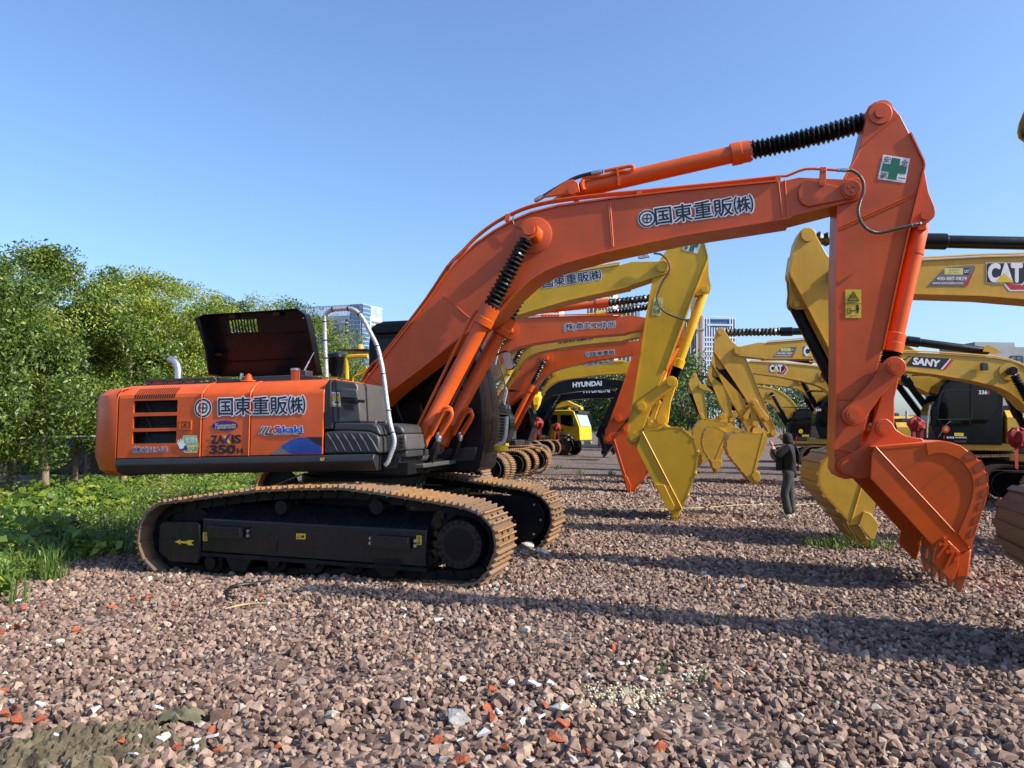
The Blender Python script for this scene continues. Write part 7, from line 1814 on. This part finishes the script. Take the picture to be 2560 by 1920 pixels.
# ================================================================== gravel
def rock_mesh(name, seed, n=15, flat=.85):
    g = np.random.default_rng(seed); P = g.normal(size=(n, 3)); P /= np.linalg.norm(P, axis=1, keepdims=True); P *= g.uniform(.78, 1.0, (n, 1)); P *= np.array([1.0, g.uniform(.68, .98), g.uniform(.58, flat)])
    bm = bmesh.new()
    for p in P: bm.verts.new(p * .5)
    r = bmesh.ops.convex_hull(bm, input=bm.verts)
    for v in [v for v in bm.verts if not v.link_faces]: bm.verts.remove(v)
    bmesh.ops.dissolve_limit(bm, angle_limit=R(16), verts=bm.verts, edges=bm.edges)
    me = bpy.data.meshes.new(name); bm.to_mesh(me); bm.free(); return me
def stone_mat(name, stops):
    m = bpy.data.materials.new(name); m.use_nodes = True; nt = m.node_tree; b = nt.nodes['Principled BSDF']; b.inputs['Roughness'].default_value = .85; b.inputs['Specular IOR Level'].default_value = .3
    oi = nt.nodes.new('ShaderNodeObjectInfo'); cr = nt.nodes.new('ShaderNodeValToRGB'); el = cr.color_ramp.elements
    el[0].position, el[0].color = stops[0][0], (*stops[0][1], 1); el[1].position, el[1].color = stops[-1][0], (*stops[-1][1], 1)
    for p, c in stops[1:-1]: e = el.new(p); e.color = (*c, 1)
    nt.links.new(oi.outputs['Random'], cr.inputs[0])
    tc = nt.nodes.new('ShaderNodeTexCoord'); nz = nt.nodes.new('ShaderNodeTexNoise'); nz.inputs['Scale'].default_value = 3.5; nz.inputs['Detail'].default_value = 5; nt.links.new(tc.outputs['Object'], nz.inputs['Vector'])
    mr = nt.nodes.new('ShaderNodeMapRange'); mr.inputs['From Min'].default_value = .3; mr.inputs['From Max'].default_value = .7; mr.inputs['To Min'].default_value = .72; mr.inputs['To Max'].default_value = 1.2; nt.links.new(nz.outputs['Fac'], mr.inputs[0])
    mx = nt.nodes.new('ShaderNodeMix'); mx.data_type = 'RGBA'; mx.blend_type = 'MULTIPLY'; mx.inputs[0].default_value = 1; nt.links.new(cr.outputs[0], mx.inputs[6]); nt.links.new(mr.outputs[0], mx.inputs[7]); nt.links.new(mx.outputs[2], b.inputs['Base Color'])
    return m
STONE = stone_mat('crushed_stone', [(0, (.095, .060, .046)), (.25, (.165, .108, .084)), (.5, (.225, .152, .118)), (.75, (.28, .195, .150)), (.95, (.345, .25, .188)), (.975, (.24, .24, .23)), (.99, (.42, .36, .27)), (1, (.50, .46, .40))])
rcol = bpy.data.collections.new('gravel_stones')
for i in range(12):
    me = rock_mesh('stone', 200 + i); me.materials.append(STONE); o = bpy.data.objects.new('stone', me); rcol.objects.link(o)
gr_ = np.random.default_rng(21); PT = []; SZ = []
def band(y0, y1, step, size, jit=.5):
    ys = np.arange(y0, y1, step * .92)
    for y in ys:
        xm = .72 * y + 2.2; x0 = max(-xm, vege_edge(y) - .35) if y > 7 else -xm
        xs = np.arange(x0, xm, step); k = len(xs)
        PX = xs + gr_.uniform(-jit, jit, k) * step; PY = y + gr_.uniform(-jit, jit, k) * step
        PT.append(np.stack([PX, PY], 1)); SZ.append(size * np.exp(gr_.normal(0, .30, k)))
band(2.6, 5.0, .050, .070); band(5.0, 9.0, .044, .061); band(9.0, 15.0, .052, .070); band(15.0, 27.0, .082, .10)
PT = np.concatenate(PT); SZ = np.concatenate(SZ)
# coarse grid of heights for speed
def gz_arr(X, Y):
    x0, x1, y0, y1, st = -22, 24, 2, 28, .1
    nx_, ny_ = int((x1 - x0) / st) + 1, int((y1 - y0) / st) + 1
    G = np.array([[ground_z(x0 + i * st, y0 + j * st) for i in range(0, nx_, 3)] for j in range(0, ny_, 3)]); s3 = st * 3
    fx = np.clip((X - x0) / s3, 0, G.shape[1] - 1.001); fy = np.clip((Y - y0) / s3, 0, G.shape[0] - 1.001); i = fx.astype(int); j = fy.astype(int); a = fx - i; b = fy - j
    return G[j, i] * (1 - a) * (1 - b) + G[j, i + 1] * a * (1 - b) + G[j + 1, i] * (1 - a) * b + G[j + 1, i + 1] * a * b
ZG = gz_arr(PT[:, 0], PT[:, 1])
# lumpy surface: local heaps as raked-up stones
hz = np.array([mnoise.noise((x * 1.3, y * 1.3, 2.0)) for x, y in PT[::1]]) if len(PT) < 400000 else np.zeros(len(PT))
ZG = ZG + hz * .035 + gr_.uniform(-.014, .018, len(PT)) + (gr_.random(len(PT)) < .12) * .02
# stones keep clear of the crawlers' contact strip
pv = np.stack([PT[:, 0], PT[:, 1], ZG], 1)
me = bpy.data.meshes.new('gravel'); me.vertices.add(len(pv)); me.vertices.foreach_set('co', pv.astype(np.float32).ravel())
at_ = me.attributes.new('size', 'FLOAT', 'POINT'); at_.data.foreach_set('value', SZ.astype(np.float32))
at_ = me.attributes.new('turn', 'FLOAT_VECTOR', 'POINT'); at_.data.foreach_set('vector', gr_.uniform(-1, 1, (len(pv), 3)).astype(np.float32).ravel() * np.tile(np.array([.9, .9, 3.14], dtype=np.float32), len(pv)))
at_ = me.attributes.new('pick', 'INT', 'POINT'); at_.data.foreach_set('value', gr_.integers(0, 12, len(pv)).astype(np.int32))
gv_o = bpy.data.objects.new('gravel', me); COL.objects.link(gv_o); gv_o['kind'] = 'stuff'; gv_o['label'] = 'purplish brown crushed stone covering the yard'; gv_o['category'] = 'gravel'
ng = bpy.data.node_groups.new('gravel', 'GeometryNodeTree'); ng.interface.new_socket('Geometry', in_out='INPUT', socket_type='NodeSocketGeometry'); ng.interface.new_socket('Geometry', in_out='OUTPUT', socket_type='NodeSocketGeometry')
N_ = ng.nodes.new; gi, go = N_('NodeGroupInput'), N_('NodeGroupOutput'); mp = N_('GeometryNodeMeshToPoints'); ip = N_('GeometryNodeInstanceOnPoints'); ci = N_('GeometryNodeCollectionInfo'); ci.inputs['Collection'].default_value = rcol; ci.inputs['Separate Children'].default_value = True; ci.inputs['Reset Children'].default_value = True
def attr(name, t): a = N_('GeometryNodeInputNamedAttribute'); a.data_type = t; a.inputs['Name'].default_value = name; return a.outputs['Attribute']
lk_ = ng.links.new; lk_(gi.outputs[0], mp.inputs['Mesh']); lk_(mp.outputs[0], ip.inputs['Points']); lk_(ci.outputs[0], ip.inputs['Instance']); ip.inputs['Pick Instance'].default_value = True
lk_(attr('pick', 'INT'), ip.inputs['Instance Index']); lk_(attr('turn', 'FLOAT_VECTOR'), ip.inputs['Rotation']); lk_(attr('size', 'FLOAT'), ip.inputs['Scale']); lk_(ip.outputs[0], go.inputs[0])
md = gv_o.modifiers.new('stones', 'NODES'); md.node_group = ng

# ================================================================== things lying about
BRICK = nmat('broken_brick', (0.36, 0.085, 0.032), 0.9, scale=2.5, col2=(0.22, 0.055, 0.028), bump=.5, bscale=12)
SHARD = nmat('white_tile', (0.66, 0.65, 0.62), 0.45, var=.08, scale=3)
def top_z(x, y): return ground_z(x, y) + mnoise.noise((x * 1.3, y * 1.3, 2.0)) * .035
brick_px = V5((85, 390), (180, 395), (330, 370), (1040, 325), (1150, 330), (880, 395), (1685, 275), (2070, 300), (1370, 375), (30, 500), (80, 560), (140, 545), (20, 590), (600, 575), (40, 1060), (110, 1195), (25, 1240), (140, 1300), (330, 1290), (980, 1470), (1380, 1520), (1720, 1535), (2185, 1520), (1675, 1375)) + V6((560, 695), (515, 810), (890, 800), (570, 870), (945, 1000), (230, 1005), (640, 1045), (375, 1130), (1310, 435), (1460, 490), (2140, 570), (1945, 680), (2035, 715), (1590, 1055), (1660, 740), (85, 510), (1160, 1085), (1000, 905))
bmesh_ = []
for i in range(5):
    me = rock_mesh('brick_fragment', 300 + i, 11, .8); me.materials.append(BRICK); bmesh_.append(me)
for i, c in enumerate(brick_px):
    P = on_ground(*c); z = top_z(P.x, P.y); P = on_ground(c[0], c[1], z + .01)
    o = bpy.data.objects.new('brick_fragment', bmesh_[i % 5]); COL.objects.link(o); k = rnd.uniform(.07, .12) if i not in (4, 5, 17, 25, 28) else .17
    o.location = (P.x, P.y, z + .035); o.scale = (k, k, k * .85); o.rotation_euler = (rnd.uniform(-.5, .5), rnd.uniform(-.5, .5), rnd.uniform(0, 6.28))
    big_ = {4: 'large red brick chunk right of the small orange one, below the track idler', 5: 'large split red brick chunk left of the bamboo stick', 17: 'large red brick lump left of the mud heap', 25: 'ribbed red brick half among the central rubble', 28: 'tall orange-red brick chunk at bottom centre'}
    zone = 'by the left edge of the gravel' if c[0] < 130 and c[1] < 1620 else 'beside the mud heap' if c[0] < 260 else 'just in front of the near track' if c[1] < 1540 and c[0] < 800 else 'in the bottom-left rubble' if c[0] < 900 else 'in the central rubble' if c[0] < 1420 and c[1] > 1700 else 'on the right half of the gravel'
    tag(o, big_.get(i, 'small broken red brick piece ' + zone), 'brick', 'broken brick pieces ' + zone)
shard_px = V5((140, 345), (380, 700), (330, 1160), (755, 1210), (1035, 1075), (1260, 1390), (1290, 1435), (1560, 1470), (1570, 1520), (460, 1425), (395, 1400), (915, 1395), (1090, 1455), (1050, 1575), (1240, 1195), (1690, 1430), (420, 1395)) + V6((680, 655), (775, 830), (860, 870), (770, 905), (515, 965), (850, 1015), (370, 1015), (1350, 535), (1440, 525), (1735, 600), (1490, 630), (1230, 655), (925, 655), (825, 660), (1420, 840), (1895, 935), (1880, 860), (945, 95), (1395, 225), (30, 760), (240, 265), (1075, 1135), (800, 1145), (1900, 1140), (25, 195), (905, 240), (2100, 590), (35, 240), (600, 835), (1670, 925)) + [(1650, 1318), (2450, 1380)]
smesh = []
for i in range(6):
    g = np.random.default_rng(400 + i); k = int(g.integers(3, 6)); a = np.sort(g.uniform(0, 6.28, k)); r = g.uniform(.6, 1.0, k); m = MB().prism([(r[j] * math.cos(a[j]) * .6, r[j] * math.sin(a[j]) * .42) for j in range(k)], -.07, .07); me = m.mesh('tile_shard'); me.materials.append(SHARD); smesh.append(me)
for i, c in enumerate(shard_px):
    P = on_ground(*c); z = top_z(P.x, P.y); P = on_ground(c[0], c[1], z + .02)
    o = bpy.data.objects.new('tile_shard', smesh[i % 6]); COL.objects.link(o); k = rnd.uniform(.05, .10); o.location = (P.x, P.y, z + .05); o.scale = (k, k, k); o.rotation_euler = (R(90) + rnd.uniform(-.6, .3), rnd.uniform(-.4, .4), rnd.uniform(0, 6.28))
    zone = 'round the mud heap' if c[0] < 350 and c[1] > 1750 else 'in the bottom-left rubble' if c[0] < 700 and c[1] > 1700 else 'on the left gravel' if c[0] < 700 else 'in the central rubble' if c[0] < 1420 and c[1] > 1690 else 'near the cream crumbs' if c[1] > 1640 else 'in or beyond the wide shadow'
    tag(o, 'small white broken tile shard ' + zone, 'tile shard', 'white tile shards ' + zone)
# two pale boulders before the far crawler
BOUL = nmat('pale_boulder', (.30, .29, .28), .9, scale=3, col2=(.52, .50, .46), bump=.4, bscale=8)
for i, (c, k, lab) in enumerate((((1318, 1378), .30, 'grey boulder at the foot of the far track'), ((1356, 1390), .22, 'pale boulder right of the grey one by the far track'), ((1145, 1805), .20, 'pale concrete lump among bricks in the foreground'), ((1395, 1790), .17, 'whitish rubble lump right of the tilted brick'))):
    P = on_ground(*c); me = rock_mesh('boulder', 500 + i, 18, .8); me.materials.append(BOUL); o = bpy.data.objects.new('boulder', me); COL.objects.link(o); o.scale = (k, k, k); o.location = (P.x, P.y + .05, ground_z(P.x, P.y) + k * .2); o.rotation_euler = (.3 * i, .2, i); tag(o, lab, 'boulder')
# mud heap bottom left
mx_, my_ = on_ground(215, 1850).x, on_ground(215, 1850).y; MUD = nmat('drying_mud', (.055, .044, .025), .95, scale=8, col2=(.135, .112, .066), bump=1.0, bscale=22)
vs = []; fs = []; n = 140
for j in range(n):
    for i in range(n):
        x = mx_ + (i / (n - 1) - .5) * 1.6; y = my_ + (j / (n - 1) - .5) * 1.15; r = math.hypot((x - mx_) / .55, (y - my_) / .38)
        e = 1 - r + .35 * mnoise.noise((x * 4, y * 4, 1)); h = .075 * max(-1.2, min(1, e * 2.0)) - .005 + .06 * mnoise.noise((x * 8, y * 8, 4)) + .06 * abs(mnoise.noise((x * 22, y * 22, 4))) + .022 * mnoise.noise((x * 45, y * 45, 8)); vs.append((x, y, ground_z(x, y) + h - .005))
fs = [(j * n + i, j * n + i + 1, (j + 1) * n + i + 1, (j + 1) * n + i) for j in range(n - 1) for i in range(n - 1)]
o = MB().add(vs, fs).build('mud_heap', MUD, smooth=30); tag(o, 'lumpy olive-brown heap of mud at the lower left', 'mud')
# crumpled olive cloth
P = on_ground(455, 1775); vs = []; n = 26
for j in range(n):
    for i in range(n):
        u, v = i / (n - 1) * 2 - 1, j / (n - 1) * 2 - 1; rr_ = math.hypot(u, v); x = P.x + u * .13; y = P.y + v * .085
        vs.append((x + .01 * math.sin(9 * v), y, ground_z(x, y) + .035 + .05 * max(0, 1 - rr_) + .014 * math.sin(14 * (v + .35 * u) + 2 * math.sin(5 * u)) + .012 * mnoise.noise((u * 3, v * 3, 2)) - .05 * max(0, rr_ - .85)))
o = MB().add(vs, [(j * n + i, j * n + i + 1, (j + 1) * n + i + 1, (j + 1) * n + i) for j in range(n - 1) for i in range(n - 1)]).build('crumpled_cloth', nmat('olive_cloth', (.13, .12, .07), .8, var=.2, scale=20), smooth=50); tag(o, 'crumpled olive cloth lying on the stones near the mud', 'cloth')
# black hose, bamboo sticks, yellow string
def ground_line(pts_, lift):
    r = []
    for c in pts_:
        P = on_ground(*c); z = top_z(P.x, P.y); P = on_ground(c[0], c[1], z + lift); r.append((P.x, P.y, z + lift))
    return r
o = MB().tube(ground_line(V5((1860, 300), (1800, 295), (1790, 265), (1830, 215), (1950, 190), (2130, 178)), .035), .022, 10, 6).build('black_hose', RUBBER); tag(o, 'short bent black rubber hose on the gravel before the track', 'hose')
o = MB().tube(ground_line([(562, 1522), (620, 1510), (690, 1510), (770, 1512)], .03), [.005, .007, .010, .011], 7, 4).build('bamboo_stick', nmat('dry_bamboo', (.42, .30, .14), .6)); tag(o, 'thin dry bamboo stick lying on the gravel', 'stick')
a, b = FU.p((668, 1221), -1.1), FU.p((763, 1183), -.75); o = MB().tube([FU.world(*a), FU.world(*b)], .010, 6, 1).build('bamboo_stick', MATS['dry_bamboo']); tag(o, 'pale bamboo pole leaning from the near track to the body', 'stick')
STRING = nmat('yellow_string', (.50, .46, .22), .7)
o = MB().tube(ground_line([(1490, 1275), (1560, 1273), (1650, 1271), (1760, 1269), (1850, 1262), (1930, 1262), (1990, 1262), (2060, 1256)], .06), .007, 6, 5).build('marker_string', STRING); tag(o, 'yellow string stretched low across the gravel between the rows', 'string')
S0, S1_ = on_ground(-60, 1356, -.0), on_ground(420, 1310, 0); o = MB().tube([(S0.x, S0.y, .0), ((S0.x + S1_.x) / 2, (S0.y + S1_.y) / 2, -.01), (S1_.x, S1_.y, .05)], .005, 6, 5).build('marker_string', STRING); tag(o, 'pale string stretched through the weeds at left', 'string')
# cream crumbs (spilled foam) near the bricks
CRUMB = nmat('cream_crumbs', (.52, .47, .27), .8, scale=6, col2=(.50, .47, .38)); m = MB(); gq_ = random.Random(9)
for i in range(520):
    c = V6((gq_.gauss(1420, 170), gq_.gauss(735, 42)))[0] if i < 400 else V6((gq_.gauss(1800, 60), gq_.gauss(570, 28)))[0]
    P = on_ground(*c); z = top_z(P.x, P.y) + gq_.uniform(.01, .045); k = gq_.uniform(.0025, .007)
    m.obox((P.x, P.y, z), (k, k * gq_.uniform(-.6, .6), 0), (-k * .5, k, k * gq_.uniform(-.5, .5)), (0, k * .3, k * .7))
o = m.build('cream_crumbs', CRUMB, smooth=0); o['kind'] = 'stuff'; o['label'] = 'cream yellow crumbs spilled over the stones'; o['category'] = 'crumbs'
# ================================================================== person taking a picture
SKIN = nmat('skin', (.45, .26, .18), .5, var=.05); HOODIE = nmat('black_hoodie', (.006, .006, .007), .85, var=.3, scale=12, bump=.2, bscale=30); PANTS = nmat('grey_jeans', (.032, .034, .037), .85, var=.3, scale=10, bump=.3, bscale=25); SHOEM = nmat('pale_sneaker', (.42, .44, .36), .6)
PP = on_ground(1972, 1299); fwd = Vector((-.93, .36, 0)).normalized(); rgt = Vector((fwd.y, -fwd.x, 0))
PER = empty('person', (PP.x, PP.y, ground_z(PP.x, PP.y))); tag(PER, 'person in black hoodie and grey trousers raising a phone beside the ochre bucket', 'person')
def W_(f, r, z): v = fwd * f + rgt * r; return (v.x, v.y, z)
def skin(name, mat, nodes, edges, parent, sub=2, root_i=0):
    me = bpy.data.meshes.new(name); me.from_pydata([n[0] for n in nodes], edges, []); o = bpy.data.objects.new(name, me); COL.objects.link(o); o.parent = parent
    md = o.modifiers.new('skin', 'SKIN'); md.use_smooth_shade = True
    for i, n in enumerate(nodes):
        r = n[1] if isinstance(n[1], tuple) else (n[1], n[1]); me.skin_vertices[0].data[i].radius = r; me.skin_vertices[0].data[i].use_root = (i == root_i)
    s = o.modifiers.new('sub', 'SUBSURF'); s.levels = sub; s.render_levels = sub; me.materials.append(mat); return o
k = 1.0
hip = .92
arms = {}
for sd_, s in (('r', 1), ('l', -1)):
    sh_ = W_(.02, .19 * s, 1.40); el = W_(.20, .27 * s, 1.17) if s > 0 else W_(.22, -.25, 1.20); wr = W_(.30, .12 * s, 1.42); arms[sd_] = (sh_, el, wr)
legs = {}
for sd_, s in (('r', 1), ('l', -1)): legs[sd_] = (W_(0, .10 * s, .90), W_(.03 - .05 * s, .12 * s, .50), W_(-.03 - .03 * s, .13 * s, .09))
# continuous body
nodes = [(W_(0, 0, .95), .085), (W_(0, 0, 1.15), .09), (W_(.0, 0, 1.36), .13), (W_(.02, 0, 1.47), .055), (W_(.045, 0, 1.545), .075), (W_(.05, 0, 1.63), .085)]
edges = [(0, 1), (1, 2), (2, 3), (3, 4), (4, 5)]
for sd_ in 'rl':
    b0 = len(nodes); a = arms[sd_]; nodes += [(a[0], .055), (a[1], .042), (a[2], .03)]; edges += [(2, b0), (b0, b0 + 1), (b0 + 1, b0 + 2)]
    b0 = len(nodes); l = legs[sd_]; nodes += [(l[0], .06), (l[1], .05), (l[2], .04)]; edges += [(0, b0), (b0, b0 + 1), (b0 + 1, b0 + 2)]
body_ = skin('body', SKIN, nodes, edges, PER)
# hoodie with raised hood
nodes = [(W_(-.005, 0, .80), (.165, .15)), (W_(-.01, 0, 1.04), (.165, .15)), (W_(-.015, 0, 1.32), (.185, .155)), (W_(-.01, 0, 1.45), (.12, .11)), (W_(.015, 0, 1.54), (.115, .11)), (W_(.03, 0, 1.63), (.125, .12)), (W_(.03, 0, 1.70), (.075, .07))]
edges = [(i, i + 1) for i in range(6)]
for sd_ in 'rl':
    b0 = len(nodes); a = arms[sd_]; m_ = tuple((Vector(a[1]) * .25 + Vector(a[2]) * .75)); nodes += [(a[0], .085), (tuple((Vector(a[0]) + Vector(a[1])) / 2), .075), (a[1], .068), (m_, .055)]; edges += [(2, b0), (b0, b0 + 1), (b0 + 1, b0 + 2), (b0 + 2, b0 + 3)]
skin('hoodie', HOODIE, nodes, edges, PER)
# face, cap brim
fb = MB().lathe(W_(.10, 0, 1.61), W_(.165, 0, 1.60), [(0, .075), (.5, .07), (.9, .045), (1, .02)], 16).build('face', SKIN, PER)
MB().lathe(W_(.15, 0, 1.605), W_(.195, 0, 1.59), [(0, .016), (.7, .018), (1, .008)], 8).build('nose', SKIN, PER)
bp_ = [W_(.10, -.08, 1.66), W_(.10, .08, 1.66), W_(.22, .07, 1.63), W_(.25, 0, 1.625), W_(.22, -.07, 1.63)]
MB().add([(x, y, z) for x, y, z in bp_] + [(x, y, z - .012) for x, y, z in bp_], [(0, 1, 2, 3, 4), (9, 8, 7, 6, 5)] + [(i, (i + 1) % 5, (i + 1) % 5 + 5, i + 5) for i in range(5)]).build('cap_brim', WHITE, PER)
# trousers
nodes = [(W_(0, 0, 1.04), (.145, .13)), (W_(0, 0, .88), (.15, .14))]; edges = [(0, 1)]
for sd_ in 'rl':
    b0 = len(nodes); l = legs[sd_]; nodes += [(tuple(Vector(l[0]) + Vector((0, 0, -.1))), (.10, .10)), (l[1], .088), (tuple((Vector(l[1]) + Vector(l[2])) / 2), .086), (l[2], .088)]; edges += [(1, b0), (b0, b0 + 1), (b0 + 1, b0 + 2), (b0 + 2, b0 + 3)]
skin('trousers', PANTS, nodes, edges, PER)
for sd_, s in (('r', 1), ('l', -1)):
    l = Vector(legs[sd_][2]); h = l - fwd * .06; t = l + fwd * .19
    skin('shoe', SHOEM, [((h.x, h.y, .05), (.045, .045)), ((l.x + fwd.x * .05, l.y + fwd.y * .05, .055), (.05, .05)), ((t.x, t.y, .035), (.045, .03))], [(0, 1), (1, 2)], PER)
    # hand: palm and five bent fingers round the phone
    w_ = Vector(arms[sd_][2]); up = Vector((0, 0, 1)); inn = -rgt * s
    hand_ = skin('hand', SKIN, [(tuple(w_), .028), (tuple(w_ + up * .05 + fwd * .01), (.04, .022)), (tuple(w_ + up * .09 + fwd * .015), (.04, .02))], [(0, 1), (1, 2)], PER)
    for q_ in range(4):
        b0 = w_ + up * (.05 + .016 * q_) + fwd * .025; ln = (.062, .070, .074, .066)[q_]
        skin('finger', SKIN, [(tuple(b0), .0095), (tuple(b0 + fwd * .03 + inn * ln * .35), .009), (tuple(b0 + fwd * .02 + inn * ln), .008)], [(0, 1), (1, 2)], hand_, 1)
    b0 = w_ + up * .05; skin('thumb', SKIN, [(tuple(b0), .012), (tuple(b0 - fwd * .005 + inn * .035 + up * .02), .010), (tuple(b0 + inn * .06 + up * .03), .009)], [(0, 1), (1, 2)], hand_, 1)
# bag and strap
c = Vector(W_(.17, -.02, 1.08)); MB().obox(c, fwd * .065, rgt * .15, Vector((0, 0, .13))).build('shoulder_bag', HOODIE, PER, bev=.03)
c = Vector(W_(-.10, .12, .90)); MB().obox(c, fwd * .05, rgt * .05, Vector((0, 0, .10))).build('hip_pouch', RUBBER, PER, bev=.02)
MB().tube([W_(.15, .08, 1.15), W_(.10, .16, 1.35), W_(-.08, .10, 1.47), W_(-.19, -.02, 1.30), W_(-.17, .10, 1.0), W_(-.12, .15, .93)], .014, 6, 5).build('strap', RUBBER, PER)
ph = empty('phone', PER.location + Vector(W_(.34, 0, 1.49))); tag(ph, 'dark phone held up in both hands by the person', 'phone')
MB().obox((0, 0, 0), fwd * .005, rgt * .078, Vector((0, 0, .038))).build('phone_body', BLACKP, ph, bev=.004)
MB().obox(-fwd * .0065, fwd * .001, rgt * .072, Vector((0, 0, .034))).build('screen', GLASS, ph)
